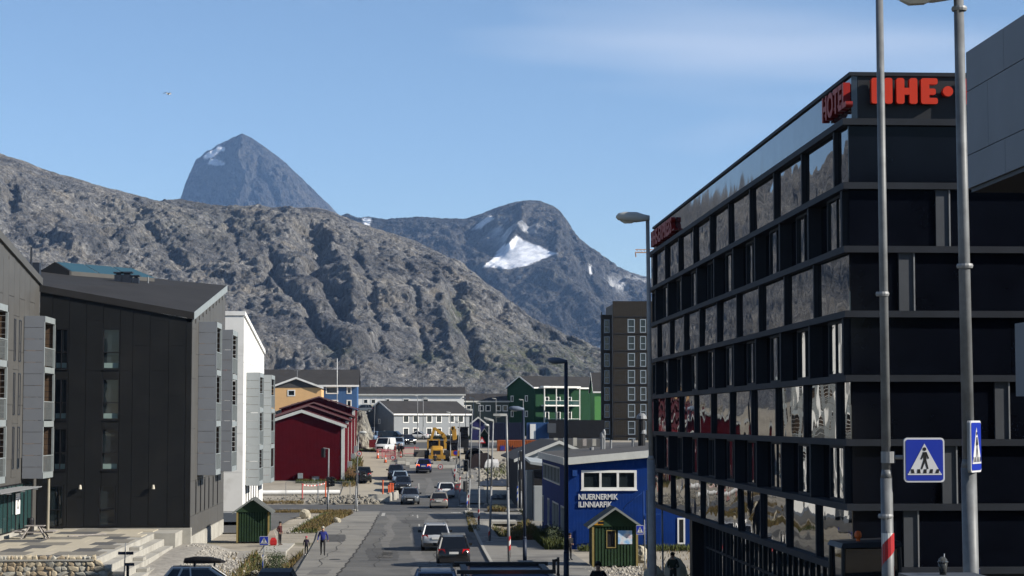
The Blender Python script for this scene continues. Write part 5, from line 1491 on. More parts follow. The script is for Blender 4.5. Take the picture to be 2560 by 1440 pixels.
# small blue gable and green hut
house('small_blue_house', 'small deep blue gabled house right of the grey house', (WX(1178, 345), 345, -3.3), 0, 2.4, 4, WZ(1058, 345) + 3.3, WZ(1044, 345) + 3.3, mat('violet_blue_boarding', (0.015, 0.016, 0.09), .7, .1, 1), M_hroof, M_trim, ridge='y', over=.15)
def shelter(name, label, x0, x1, y, zb_, he, hr, depth, win=None, poster=None, notice=None, battens=13):
    t = wthing(name, (x0, y, zb_), label, 'bus shelter')
    Mg = mat('shelter_green', (0.034, 0.066, 0.034), .8, .2, 1.5, spec=.1); Mgd = mat('shelter_dark_green', (0.013, 0.03, 0.015), .8, .2, 1.5, spec=.1)
    My = mat('shelter_yellow', (0.30, 0.235, 0.085), .75, .2, 2)
    ze = zb_ + he
    hol = [win] if win else []
    m = MB(); wallgrid(m, 'y', y + .03, y + .1, x0 + .1, x1 - .1, zb_ + .05, ze - .12, hol); m.build('wall', Mgd, t)
    m = MB(); m.box(x0 + .02, x0 + .09, y + .11, y + depth, zb_ + .05, ze - .12); m.box(x1 - .09, x1 - .02, y + .11, y + depth, zb_ + .05, ze - .12); m.box(x0 + .1, x1 - .1, y + depth - .07, y + depth, zb_ + .05, ze - .12); m.build('side_walls', Mgd, t)
    for k in range(battens):
        xx = x0 + .18 + (x1 - x0 - .42) * k / (battens - 1)
        segs = [(zb_ + .06, ze - .14)]
        if win and win[0] - .04 < xx + .05 and xx < win[1] + .04: segs = [(zb_ + .06, win[2] - .06), (win[3] + .06, ze - .14)]
        for (c0, c1) in segs:
            m = MB(); m.box(xx, xx + (x1 - x0) * .045, y + .002, y + .028, c0, c1); m.build('batten', Mg, t)
    for (xx) in (x0 - .02, x1 - .1):
        m = MB(); m.box(xx, xx + .12, y - .04, y + .02, zb_, ze - .1); m.build('corner_post', My, t)
    m = MB(); m.prism([(x0 - .1, ze - .13), (x1 + .1, ze - .13), (x1 + .1, ze), ((x0 + x1) / 2, zb_ + hr - .08), (x0 - .1, ze)], y - .06, y + .0, 'y'); gb_ = m.build('gable', Mg, t)
    m = MB(); xm_ = (x0 + x1) / 2; ov_ = .28; s_ = (hr - he) / (xm_ - x0)
    for sg_ in (-1, 1):
        xe = xm_ + sg_ * (xm_ - x0 + ov_); zee = zb_ + hr - s_ * (xm_ - x0 + ov_)
        q = [(xe, zee), (xm_, zb_ + hr)] if sg_ < 0 else [(xm_, zb_ + hr), (xe, zee)]
        m.hexa([(q[0][0], y - .3, q[0][1]), (q[1][0], y - .3, q[1][1]), (q[1][0], y + depth + .2, q[1][1]), (q[0][0], y + depth + .2, q[0][1])], [(q[0][0], y - .3, q[0][1] + .07), (q[1][0], y - .3, q[1][1] + .07), (q[1][0], y + depth + .2, q[1][1] + .07), (q[0][0], y + depth + .2, q[0][1] + .07)])
    rf_ = m.build('roof', mat('grey_green_roof', (0.10, 0.105, 0.095), .85, .2, 1.5), t)
    m = MB()
    for sg_ in (-1, 1):
        xe = xm_ + sg_ * (xm_ - x0 + ov_); zee = zb_ + hr - s_ * (xm_ - x0 + ov_)
        q = [(xe, zee), (xm_, zb_ + hr)] if sg_ < 0 else [(xm_, zb_ + hr), (xe, zee)]
        m.hexa([(q[0][0], y - .34, q[0][1] - .06), (q[1][0], y - .34, q[1][1] - .06), (q[1][0], y - .303, q[1][1] - .06), (q[0][0], y - .303, q[0][1] - .06)], [(q[0][0], y - .34, q[0][1] + .08), (q[1][0], y - .34, q[1][1] + .08), (q[1][0], y - .303, q[1][1] + .08), (q[0][0], y - .303, q[0][1] + .08)])
    m.build('bargeboard', mat('grey_bargeboard', (0.25, 0.27, 0.26), .7, .1, 2), rf_)
    if win: window(t, 'y', y + .03, -1, win[0], win[1], win[2], win[3], My, gm=M_black, fw=.05, recess=.05, proud=.03)
    if poster:
        m = MB(); m.box(poster[0], poster[1], y - .03, y - .004, poster[2], poster[3])
        P = bpy.data.materials.new('map_poster'); P.use_nodes = True
        n_, l_ = P.node_tree.nodes, P.node_tree.links
        tcn = n_.new('ShaderNodeTexCoord'); nz = n_.new('ShaderNodeTexNoise'); nz.inputs['Scale'].default_value = 2.2; nz.inputs['Detail'].default_value = 6
        rr = n_.new('ShaderNodeValToRGB'); rr.color_ramp.elements[0].color = (0.18, 0.36, 0.6, 1); rr.color_ramp.elements[0].position = .42; rr.color_ramp.elements[1].color = (0.5, 0.56, 0.6, 1); rr.color_ramp.elements[1].position = .56
        e = rr.color_ramp.elements.new(.72); e.color = (0.5, 0.2, 0.2, 1)
        l_.new(tcn.outputs['Object'], nz.inputs['Vector']); l_.new(nz.outputs['Fac'], rr.inputs['Fac']); l_.new(rr.outputs['Color'], n_['Principled BSDF'].inputs['Base Color'])
        m.build('map_poster', P, t)
    if notice:
        m = MB(); m.box(notice[0], notice[1], y - .1, y - .064, notice[2], notice[3]); nb_ = m.build('bus_sign', mat('bus_sign_yellow', (0.6, 0.30, 0.02), .6, .05, 3), t)
        m = MB(); cx_, cz_ = (notice[0] + notice[1]) / 2, (notice[2] + notice[3]) / 2
        m.box(cx_ - .02, cx_ + .3, y - .112, y - .102, cz_ - .05, cz_ + .08); m.build('bus_symbol', M_black, nb_)
    return t
yR = 112.0
shelter('bus_shelter', 'green boarded bus shelter with map poster in front of blue school', WX(1480, yR), WX(1593, yR), yR, -8.15, WZ(1311, yR) + 8.15, WZ(1271, yR) + 8.15, 2.2,
        win=(WX(1515, yR), WX(1539, yR), WZ(1371, yR), WZ(1326, yR)), poster=(WX(1544, yR), WX(1579, yR), WZ(1361, yR), WZ(1327, yR)), notice=(WX(1484, yR), WX(1507, yR), WZ(1313, yR), WZ(1303, yR)))
yL_ = 138.0
shelter('bus_shelter', 'green boarded bus shelter with yellow corner posts beside white building', WX(594, yL_), WX(675, yL_), yL_, -8.28, WZ(1274, yL_) + 8.28, WZ(1245, yL_) + 8.28, 2.0, battens=11)
shelter('bus_shelter', 'small far green hut beside the road works machines', WX(1200, 300), WX(1222, 300), 300, -4.1, 2.0, 2.9, 2.0, battens=5)
# ------------------------------------------------------------------ vehicles
M_tyre = mat('tyre_rubber', (0.012, 0.012, 0.012), .85, .2, 6)
M_rim = mat('alloy_rim', (0.35, 0.36, 0.37), .35, .1, 6, metal=.8)
M_cglass = glass_mat('car_glass', (0.006, 0.007, 0.009), .02)
M_tail = mat('red_tail_lamp', (0.55, 0.012, 0.015), .2, .05, 6)
M_brake = mat('lit_brake_lamp', (0.6, 0.02, 0.01), .3, 0, 1, emit=((1.0, 0.10, 0.02), 3.0))
M_brakey = mat('lit_brake_led', (0.8, 0.3, 0.05), .3, 0, 1, emit=((1.0, 0.55, 0.08), 9.0))
M_head = mat('headlamp_glass', (0.75, 0.76, 0.78), .08, .05, 4)
M_headlit = mat('lit_headlamp', (0.8, 0.8, 0.75), .1, 0, 1, emit=((1.0, 0.95, 0.85), 5.0))
M_plate = mat('number_plate', (0.7, 0.7, 0.68), .5, .1, 4)
M_trimb = mat('black_plastic_trim', (0.014, 0.014, 0.015), .6, .2, 5)
def paint(name, col): return mat('paint_' + name, col, .28, .05, 2, coat=.7, metal=.0)
def car(label, cat, px, Y, rz, pt_, L=4.5, Wd=1.8, H=1.62, style='suv', rails=False, lit=False, brake=False, plate=True, name='car', X=None, bars=None, box=False, zoff=0.0, group=None, front_plate=True):
    x = WX(px, Y) if X is None else X
    z = gz(x, Y) + zoff
    t = thing(name, (x, Y, z), label, cat, group, rz)
    hw = Wd / 2; l2 = L / 2
    belt = {'suv': .63, 'hatch': .62, 'sedan': .63, 'van': .56, 'wagon': .61}[style] * H
    hood = belt * .97
    nose = belt * .76
    gc = .2 if style != 'suv' else .26
    hl = {'suv': 1.15, 'hatch': 1.0, 'sedan': 1.25, 'van': .75, 'wagon': 1.15}[style]
    st = [(-l2, .42, belt * .80, .84), (-l2 + .06, .34, belt * .93, .93), (-l2 + .22, gc, belt, .985), (-l2 + .9, gc, belt, 1.0), (0, gc, belt * .985, 1.0), (l2 - hl - .1, gc, belt * .98, 1.0), (l2 - hl + .2, gc, hood, .99), (l2 - .45, gc, hood * .93, .96), (l2 - .14, gc + .02, nose * 1.06, .88), (l2 - .02, .32, nose * .9, .76)]
    if style == 'sedan': st[0] = (-l2, .4, belt * .85, .84)
    rings = []
    for (y, z0, zt_, w) in st:
        a = hw * w
        zc_ = z0 + (zt_ - z0) * .55
        rings.append([(-a * .93, y, z0), (-a, y, z0 + (zt_ - z0) * .22), (-a, y, zc_), (-a * .955, y, zt_ - .05), (-a * .80, y, zt_ + .012), (0, y, zt_ + .035), (a * .80, y, zt_ + .012), (a * .955, y, zt_ - .05), (a, y, zc_), (a, y, z0 + (zt_ - z0) * .22), (a * .93, y, z0)])
    m = MB(); m.loft(rings)
    body = m.build('body', pt_, t, smooth=True)
    # greenhouse
    yr0 = {'suv': -l2 + .12, 'hatch': -l2 + .16, 'sedan': -l2 + .75, 'van': -l2 + .04, 'wagon': -l2 + .12}[style]
    yr1 = yr0 + {'suv': .42, 'hatch': .55, 'sedan': .85, 'van': .10, 'wagon': .45}[style]
    yf0 = l2 - hl + .12; yf1 = yf0 - {'suv': .78, 'hatch': .85, 'sedan': .9, 'van': .75, 'wagon': .82}[style]
    b0, b1 = belt - .02, H - .05
    wb_, wt_ = hw * .93, hw * (.74 if style != 'van' else .82)
    def sect(f):
        ww = wb_ + (wt_ - wb_) * f; ya = yr0 + (yr1 - yr0) * f; yb_ = yf0 + (yf1 - yf0) * f
        z = b0 + (b1 - b0) * f
        return [(-ww, ya + .04, z), (-ww * .82, ya, z), (ww * .82, ya, z), (ww, ya + .04, z), (ww, yb_ - .1, z), (ww * .8, yb_, z), (-ww * .8, yb_, z), (-ww, yb_ - .1, z)]
    m = MB(); m.loft([sect(0), sect(.5), sect(1)]); m.build('glasshouse', M_cglass if style != 'van' else M_cglass, t)
    m = MB()
    r1 = [(x_ * 1.03, y_ + (.03 if y_ > 0 else -.03), z_ - .06) for x_, y_, z_ in sect(1)]
    r2 = [(x_ * .93, y_ * .975 + .0, z_ + .06) for x_, y_, z_ in sect(1)]
    m.loft([r1, r2]); m.build('roof', pt_, t, smooth=False)
    s0, s1 = sect(0), sect(1)
    def pil(p, q, r0_, r1_):
        q_ = MB(); q_.tube(p, q, r0_, r1_, n=5); q_.build('pillar', pt_, t)
    for k in (0, 3, 4, 7): pil(s0[k], s1[k], .075, .065)
    ymid = (yf1 + yr1) / 2 - .05
    for sg_ in (-1, 1): pil((sg_ * wb_ * 1.0, ymid + .05, b0), (sg_ * wt_, ymid, b1), .045, .045)
    if style in ('suv', 'wagon', 'van', 'hatch'):
        for sg_ in (-1, 1): pil((sg_ * wb_, yr0 + (.75 if style != 'van' else .9), b0), (sg_ * wt_, yr1 + .55, b1), .06, .06)
    if style == 'van':
        for sg_ in (-1, 1):
            m = MB(); m.hexa([(sg_ * wb_ * .98, yr0 + .02, b0), (sg_ * wb_ * 1.02, yr0 + .02, b0), (sg_ * wb_ * 1.02, yf0 - 1.25, b0), (sg_ * wb_ * .98, yf0 - 1.25, b0)], [(sg_ * wt_ * .98, yr1, b1), (sg_ * wt_ * 1.03, yr1, b1), (sg_ * wt_ * 1.03, yf1 - .55, b1), (sg_ * wt_ * .98, yf1 - .55, b1)])
            m.build('side_panel', pt_, t)
    for (sx_, sy_) in ((-1, -1), (1, -1), (-1, 1), (1, 1)):
        wx, wy = sx_ * (hw - .11), sy_ * (l2 - .82)
        r_ = .35 if style in ('suv', 'van') else .32
        m = MB(); m.tube((wx - sx_ * .1, wy, r_), (wx + sx_ * .125, wy, r_), r_, n=18); ty_ = m.build('wheel', M_tyre, t)
        m = MB(); m.tube((wx + sx_ * .12, wy, r_), (wx + sx_ * .135, wy, r_), r_ * .62, n=14); m.build('rim', M_rim, ty_)
    tl = M_brake if brake else M_tail
    for sg_ in (-1, 1):
        m = MB(); m.hexa([(sg_ * hw * .52, -l2 - .01, belt * .76), (sg_ * hw * .95, -l2 + .08, belt * .76), (sg_ * hw * .95, -l2 + .3, belt * .76), (sg_ * hw * .52, -l2 + .2, belt * .76)], [(sg_ * hw * .56, -l2 + .02, belt * .98), (sg_ * hw * .95, -l2 + .12, belt * .98), (sg_ * hw * .95, -l2 + .32, belt * .98), (sg_ * hw * .62, -l2 + .2, belt * .98)]); m.build('tail_lamp', tl, t)
        m = MB(); m.hexa([(sg_ * hw * .52, l2 - .03, nose * .82), (sg_ * hw * .86, l2 - .13, nose * .82), (sg_ * hw * .86, l2 - .4, nose * .9), (sg_ * hw * .52, l2 - .3, nose * .9)], [(sg_ * hw * .5, l2 - .06, nose * 1.04), (sg_ * hw * .9, l2 - .2, nose * 1.06), (sg_ * hw * .9, l2 - .45, nose * 1.07), (sg_ * hw * .5, l2 - .3, nose * 1.03)]); m.build('headlamp', M_headlit if lit else M_head, t)
        m = MB(); m.box(sg_ * (hw + .01), sg_ * (hw + .21), yf0 - .48, yf0 - .36, belt - .02, belt + .14); m.tube((sg_ * hw * .9, yf0 - .4, belt), (sg_ * (hw + .05), yf0 - .42, belt + .03), .03, n=5); m.build('mirror', M_trimb if style != 'van' else M_trimb, t)
    m = MB(); m.box(-hw * .88, hw * .88, -l2 - .03, -l2 + .15, .3, .52); m.build('rear_bumper', M_trimb if style == 'suv' else pt_, t)
    m = MB(); m.box(-hw * .5, hw * .5, l2 - .1, l2 - .005, .36, nose * .88); m.build('grille', M_trimb, t)
    if plate:
        m = MB(); m.box(-.26, .26, -l2 - .05, -l2 + .05, belt * .72, belt * .72 + .12); m.build('number_plate', M_plate, t)
        m = MB(); m.box(-.26, .26, l2 - .05, l2 + .015, .42, .53); m.build('number_plate', M_plate, t)
    if rails or bars:
        for sg_ in (-1, 1):
            m = MB(); m.tube((sg_ * wt_ * .92, yr1 + .15, H + .06), (sg_ * wt_ * .92, yf1 - .2, H + .06), .022, n=6)
            for q in (yr1 + .2, yf1 - .25): m.tube((sg_ * wt_ * .92, q, H - .02), (sg_ * wt_ * .92, q, H + .06), .02, n=5)
            m.build('roof_rail', M_steel if rails else M_trimb, t)
    if bars:
        for q in bars:
            m = MB(); m.box(-wt_ * 1.0, wt_ * 1.0, q - .04, q + .04, H + .1, H + .15)
            for sg_ in (-1, 1): m.box(sg_ * wt_ * .92 - .03, sg_ * wt_ * .92 + .03, q - .05, q + .05, H, H + .1)
            m.build('roof_bar', M_steel, t)
    if box:
        prof = [(-1.05, .16, .1, .16), (-1.0, .3, .08, .3), (-.5, .38, .06, .38), (.3, .38, .06, .36), (.8, .32, .07, .24), (1.05, .18, .09, .15)]
        m = MB()
        rg = []
        for (y, a, z0, z1) in prof:
            rg.append([(-a * 1.0, y, H + z0 + .1), (-a * 1.02, y, H + (z0 + z1) / 2 + .1), (-a * .8, y, H + z1 + .1), (a * .8, y, H + z1 + .1), (a * 1.02, y, H + (z0 + z1) / 2 + .1), (a * 1.0, y, H + z0 + .1)])
        m.loft(rg); m.build('roof_box', mat('black_gloss_plastic', (0.008, 0.008, 0.01), .55, .1, 3, spec=.1), t, smooth=False)
        for q in (-.5, .5):
            m = MB(); m.box(-wt_, wt_, q - .04, q + .04, H + .04, H + .15); m.build('roof_bar', M_trimb, t)
    return t
P_black = paint('black', (0.008, 0.008, 0.009)); P_silver = paint('silver', (0.42, 0.44, 0.47)); P_white = paint('white', (0.68, 0.69, 0.69)); P_grey = paint('grey', (0.10, 0.115, 0.13))
P_blue = paint('deep_blue', (0.012, 0.018, 0.14)); P_navy = paint('navy', (0.006, 0.02, 0.07)); P_ice = paint('ice_blue', (0.34, 0.42, 0.50)); P_beige = paint('champagne', (0.24, 0.23, 0.21)); P_dgreen = paint('dark_olive', (0.02, 0.022, 0.016)); P_steel = paint('steel_blue', (0.12, 0.19, 0.3)); P_teal = paint('petrol_blue', (0.008, 0.03, 0.06))
sl = lambda x, y: 0
car('black off-roader with silver roof bars queueing behind silver one', 'car', 1133, 113.8, 0, P_black, 4.6, 1.8, 1.66, 'suv', bars=(-1.5, -.3))
car('silver estate with red tail lamps and black roof bar in lane', 'car', 1089, 130, 0, P_silver, 4.6, 1.8, 1.66, 'suv', rails=True, bars=(.5,))
car('grey-beige hatchback stopped at the junction behind the white one', 'car', 1098, 192.5, R(-1), P_beige, 4.2, 1.72, 1.48, 'hatch')
car('white estate car crossing the junction by traffic lights', 'car', 1113, 210, R(3), P_white, 4.4, 1.74, 1.52, 'wagon')
car('slate grey off-roader leading the oncoming queue', 'car', 1026, 201, R(180), P_grey, 4.5, 1.82, 1.6, 'suv', lit=False)
car('dark grey off-roader second in the oncoming queue', 'car', 1008, 217.5, R(180), paint('graphite', (0.02, 0.021, 0.024)), 4.5, 1.8, 1.6, 'suv')
car('ice blue car third in the oncoming queue', 'car', 1000.5, 225, R(180), P_ice, 4.3, 1.78, 1.5, 'hatch')
car('black off-roader last in the oncoming queue', 'car', 990, 231.5, R(180), P_black, 4.5, 1.8, 1.62, 'suv')
car('deep blue car braking before the road works', 'car', 1060, 240, R(-2), P_blue, 4.2, 1.78, 1.6, 'suv', brake=True)
car('white delivery van parked by the road works', 'van', 963, 279, R(163), P_white, 4.6, 1.85, 1.95, 'van', name='delivery_van')
car('silver-blue off-roader behind the white van', 'car', 995, 290, R(178), paint('mist_blue', (0.2, 0.26, 0.34)), 4.5, 1.82, 1.7, 'suv')
car('petrol blue people carrier turning before the grey house', 'car', 981, 322, R(255), P_teal, 4.5, 1.8, 1.8, 'van', plate=False, name='people_carrier')
car('black car with bright headlamp coming round the bend', 'car', 1017, 312, R(200), P_black, 4.4, 1.8, 1.55, 'hatch', lit=True)
car('white car parked before the grey house windows', 'car', 1042, 352, R(80), P_white, 4.3, 1.75, 1.45, 'sedan')
car('steel blue car parked under the rock face', 'car', 934, 332, R(170), P_steel, 4.2, 1.75, 1.55, 'hatch')
car('dark olive off-roader parked by red warehouse', 'car', 909, 227.5, R(2), P_dgreen, 4.2, 1.8, 1.75, 'suv')
car('dark silver car parked on the rise above the rock', 'car', 905, 396, R(100), P_grey, 4.3, 1.78, 1.6, 'suv', plate=False, zoff=0.1)
car('white car parked on the rise by long white house', 'car', 931, 398, R(95), P_white, 4.3, 1.78, 1.55, 'hatch', plate=False, zoff=0.1)
car('pale silver-blue car with white roof bars in front of dark van', 'car', 1090, 76.0, 0, paint('pale_silver_blue', (0.2, 0.27, 0.38)), 4.4, 1.76, 1.4, 'wagon', rails=True, bars=(-.6, .5))
car('white car with black roof box parked below the terrace', 'car', 0, 102.3, R(-86), P_white, 4.4, 1.78, 1.5, 'wagon', X=WX(515, 102.3), box=True, zoff=0.12)
car('dark car carrying a black roof box in the near lane', 'car', 680, 39.5, R(180), P_black, 4.5, 1.8, 1.5, 'hatch', X=WX(680, 38), box=True)
nv = car('dark blue van with black roof carrier and lit brake lamp', 'van', 1262, 39.9, 0, paint('dark_metal_blue', (0.02, 0.045, 0.12)), 4.6, 1.86, 1.86, 'van', name='blue_van', zoff=0.16)
m = MB(); m.box(-.26, .24, -2.24, -2.10, 1.70, 1.78); bl_ = m.build('brake_lamp', M_brake, nv)
for k in range(6):
    m = MB(); m.box(-.21 + k * .07, -.165 + k * .07, -2.262, -2.242, 1.72, 1.762); m.build('led', M_brakey, bl_)
m = MB(); m.box(-1.0, .86, -2.1, -1.98, 1.875, 1.95); m.box(-1.0, .86, .0, .15, 1.875, 1.95); m.box(-.9, -.78, -1.979, -.001, 1.87, 1.92); m.box(.66, .78, -1.979, -.001, 1.87, 1.92); m.build('roof_carrier', M_trimb, nv)
m = MB(); m.box(.80, .86, -2.06, -1.98, 1.94, 2.14); m.box(.89, .93, -2.08, -1.96, 1.84, 2.18); m.tube((.8, -2.02, 2.1), (.93, -2.02, 2.14), .03, n=6); m.tube((.91, -2.1, 1.86), (.91, -1.94, 1.86), .03, n=8); m.build('carrier_clamp', M_trimb, nv)

# tractor cab on the right pavement
tr = wthing('loader_tractor', (WX(2150, 46), 46, gz(10.4, 46)), 'dark loader tractor with orange beacon at the hotel corner', 'tractor')
tx, ty, tz = WX(2158, 46), 46.0, gz(10.4, 46)
zroof = WZ(1358, 45.3)
m = MB(); m.hexa([(tx - .72, ty - .75, zroof - .14), (tx + .72, ty - .75, zroof - .1), (tx + .72, ty + .75, zroof - .1), (tx - .72, ty + .75, zroof - .14)], [(tx - .66, ty - .7, zroof - .03), (tx + .66, ty - .7, zroof + .02), (tx + .66, ty + .7, zroof + .02), (tx - .66, ty + .7, zroof - .03)]); m.build('cab_roof', M_black, tr)
m = MB()
for sx_ in (-1, 1):
    for sy_ in (-1, 1): m.tube((tx + sx_ * .64, ty + sy_ * .66, zroof - .12), (tx + sx_ * .68, ty + sy_ * .72, tz + .9), .05, n=6)
m.build('cab_frame', M_black, tr)
m = MB(); m.box(tx - .62, tx + .62, ty - .65, ty + .65, tz + .95, zroof - .16); m.build('cab_glass', M_cglass, tr)
m = MB(); m.box(tx - .5, tx + .5, ty + .7, ty + 2.3, tz + .55, tz + 1.35); m.build('bonnet', mat('tractor_green', (0.02, 0.05, 0.02), .5, .1, 2), tr)
m = MB(); m.tube((tx - .22, ty - .3, zroof), (tx - .22, ty - .3, zroof + .06), .05, n=8); m.lathe([(.06, .06), (.085, .1), (.085, .17), (.06, .22), (.01, .235)], (tx - .22, ty - .3, zroof), 12); m.build('beacon', mat('orange_beacon', (0.6, 0.1, 0.015), .2, .05, 3), tr)
for (dx, dy, r_) in ((-.75, -.4, .62), (.75, -.4, .62), (-.65, 1.8, .42), (.65, 1.8, .42)):
    m = MB(); m.tube((tx + dx - .16, ty + dy, tz + r_), (tx + dx + .16, ty + dy, tz + r_), r_, n=18); m.build('wheel', M_tyre, tr)

# wheel loader / excavator group
M_yel = mat('machine_yellow', (0.50, 0.27, 0.035), .6, .2, 1.5, stain=((0.22, 0.14, 0.05), 1.2, .55, .75))
xl, yl = WX(1092, 256), 256.0; zl = gz(xl, yl)
wlod = wthing('wheel_loader', (xl, yl, zl), 'muddy yellow wheel loader with its back to the street', 'loader')
m = MB(); rg = [[(xl - .78 * s_, yl - 2.2 + k, zl + z0), (xl + .78 * s_, yl - 2.2 + k, zl + z0), (xl + .78 * s_, yl - 2.2 + k, zl + z1), (xl + .55 * s_, yl - 2.2 + k, zl + z1 + .12), (xl - .55 * s_, yl - 2.2 + k, zl + z1 + .12), (xl - .78 * s_, yl - 2.2 + k, zl + z1)] for k, s_, z0, z1 in ((0, .95, .75, 1.5), (.25, 1, .6, 1.75), (1.6, 1, .6, 1.95), (2.2, .95, .6, 1.95))]
m.loft(rg); m.build('engine_cover', M_yel, wlod)
m = MB(); m.box(xl - 1.05, xl + 1.05, yl - 2.6, yl - 2.15, zl + .45, zl + .9); m.box(xl - .5, xl + .5, yl - 2.5, yl - 2.15, zl + .2, zl + .46); m.build('counterweight', M_yel, wlod)
m = MB(); m.box(xl - .45, xl + .45, yl - 2.225, yl - 2.2, zl + 1.0, zl + 1.5); m.build('radiator_grille', M_trimb, wlod)
m = MB(); m.box(xl - 1.1, xl + .3, yl - .1, yl + 1.5, zl + 1.9, zl + 2.75); m.build('cab_glass', M_cglass, wlod)
m = MB(); m.box(xl - 1.2, xl + .4, yl - .25, yl + 1.65, zl + 2.77, zl + 2.92)
for dx in (-1.13, .33):
    for dy in (-.15, 1.5): m.box(xl + dx - .09, xl + dx + .09, yl + dy - .07, yl + dy + .07, zl + 1.5, zl + 2.77)
m.build('cab_frame', M_yel, wlod)
for dx in (-1.25, 1.25):
    for dy in (-1.2, 1.7):
        m = MB(); m.tube((xl + dx - .3, yl + dy, zl + .75), (xl + dx + .3, yl + dy, zl + .75), .75, n=18); wh_ = m.build('wheel', M_tyre, wlod)
        m = MB(); m.tube((xl + dx - .31, yl + dy, zl + .75), (xl + dx + .31, yl + dy, zl + .75), .36, n=12); m.build('rim', M_yel, wh_)
m = MB(); m.box(xl - 2.9, xl - 1.0, yl + 2.6, yl + 3.8, zl + .6, zl + 1.5); m.build('bucket', mat('worn_grey_steel', (0.15, 0.14, 0.13), .6, .2, 2), wlod)
# excavator arm machine behind
ex_, ey_ = WX(1098, 268), 268.0; ez_ = gz(ex_, ey_)
exc = wthing('excavator', (ex_, ey_, ez_), 'yellow excavator with raised bent arm behind the wheel loader', 'excavator')
m = MB(); m.box(ex_ - .2, ex_ + 2.4, ey_, ey_ + 3.2, ez_ + 1.0, ez_ + 2.1); m.build('upper_body', M_black, exc)
for dx in (-.2, 1.9):
    m = MB(); m.prism([(ey_ - .4, ez_ + .5), (ey_ - .1, ez_ + .05), (ey_ + 3.3, ez_ + .05), (ey_ + 3.6, ez_ + .5), (ey_ + 3.2, ez_ + .95), (ey_, ez_ + .95)], ex_ + dx, ex_ + dx + .55, 'x'); m.build('track', M_tyre, exc)
def beam(mb, p, q, w0, w1, d=.2):
    p, q = Vector(p), Vector(q); dr = (q - p).normalized(); nn = Vector((0, 1, 0)); s_ = dr.cross(nn).normalized()
    mb.hexa([p - s_ * w0 - nn * d, p + s_ * w0 - nn * d, p + s_ * w0 + nn * d, p - s_ * w0 + nn * d], [q - s_ * w1 - nn * d, q + s_ * w1 - nn * d, q + s_ * w1 + nn * d, q - s_ * w1 + nn * d])
def ePt(px_, py_): return (WX(px_, 267), 267.0, WZ(py_, 267))
m = MB(); beam(m, ePt(1114, 1122), ePt(1113, 1094), .2, .22); beam(m, ePt(1113, 1096), ePt(1106, 1084), .22, .25); beam(m, ePt(1107, 1086), ePt(1086, 1070), .25, .16)
m.build('boom', M_yel, exc)
m = MB(); beam(m, ePt(1086, 1069), ePt(1077, 1104), .19, .14, .17); m.build('dipper', M_yel, exc)
m = MB(); m.tube(ePt(1109, 1086), ePt(1086, 1073), .09, n=6); m.build('ram', M_steel, exc)
m = MB(); m.box(WX(1068, 267), WX(1078, 267), 266.4, 267.6, WZ(1122, 267), WZ(1103, 267)); m.build('bucket', M_tyre, exc)
# dark excavator further right
e2x, e2y = WX(1148, 272), 272.0; e2z = gz(e2x, e2y)
ex2 = wthing('dark_excavator', (e2x, e2y, e2z), 'dark-bodied excavator with upright yellow arm right of the loader', 'excavator')
m = MB(); m.box(e2x - 1.2, e2x + 1.3, e2y, e2y + 3, e2z + 1.0, e2z + 2.2); m.build('upper_body', M_black, ex2)
m = MB(); m.box(e2x - .1, e2x + 1.2, e2y - .2, e2y + 1.2, e2z + 2.2, e2z + 3.6); m.build('cab', M_cglass, ex2)
m = MB(); m.box(e2x - .2, e2x + 1.3, e2y - .3, e2y + 1.3, e2z + 3.6, e2z + 3.75); m.build('cab_roof', M_black, ex2)
for dx in (-1.2, .7):
    m = MB(); m.prism([(e2y - .4, e2z + .5), (e2y - .1, e2z + .05), (e2y + 3.3, e2z + .05), (e2y + 3.6, e2z + .5), (e2y + 3.2, e2z + .95), (e2y, e2z + .95)], e2x + dx, e2x + dx + .55, 'x'); m.build('track', M_tyre, ex2)
m = MB(); q = lambda a, b: (WX(a, 270), 270.0, WZ(b, 270))
beam(m, q(1136, 1100), q(1133, 1066), .2, .25); m.tube(q(1140, 1098), q(1139, 1072), .09, n=6); m.build('boom', M_yel, ex2)
m = MB(); beam(m, q(1133, 1068), q(1127, 1075), .22, .15); m.build('dipper', M_yel, ex2)
# small yellow-green roller
rl = wthing('mini_loader', (WX(1130, 262), 262, gz(6, 262)), 'small green and yellow mini loader by the round blue sign', 'loader')
x_, y_, z_ = WX(1130, 262), 262.0, gz(6, 262)
m = MB(); m.box(x_ - 1.0, x_ + 1.0, y_, y_ + 2, z_ + .4, z_ + 1.1); m.build('body', M_yel, rl)
m = MB(); m.box(x_ - .7, x_ + .7, y_ + .1, y_ + 1.3, z_ + 1.1, z_ + 2.1); m.build('cab', M_cglass, rl)
m = MB(); m.box(x_ - .8, x_ + .8, y_, y_ + 1.4, z_ + 2.1, z_ + 2.25); m.build('cab_roof', M_black, rl)
for dx in (-.95, .95):
    for dy in (.4, 1.6):
        m = MB(); m.tube((x_ + dx - .15, y_ + dy, z_ + .4), (x_ + dx + .15, y_ + dy, z_ + .4), .4, n=12); m.build('wheel', M_tyre, rl)

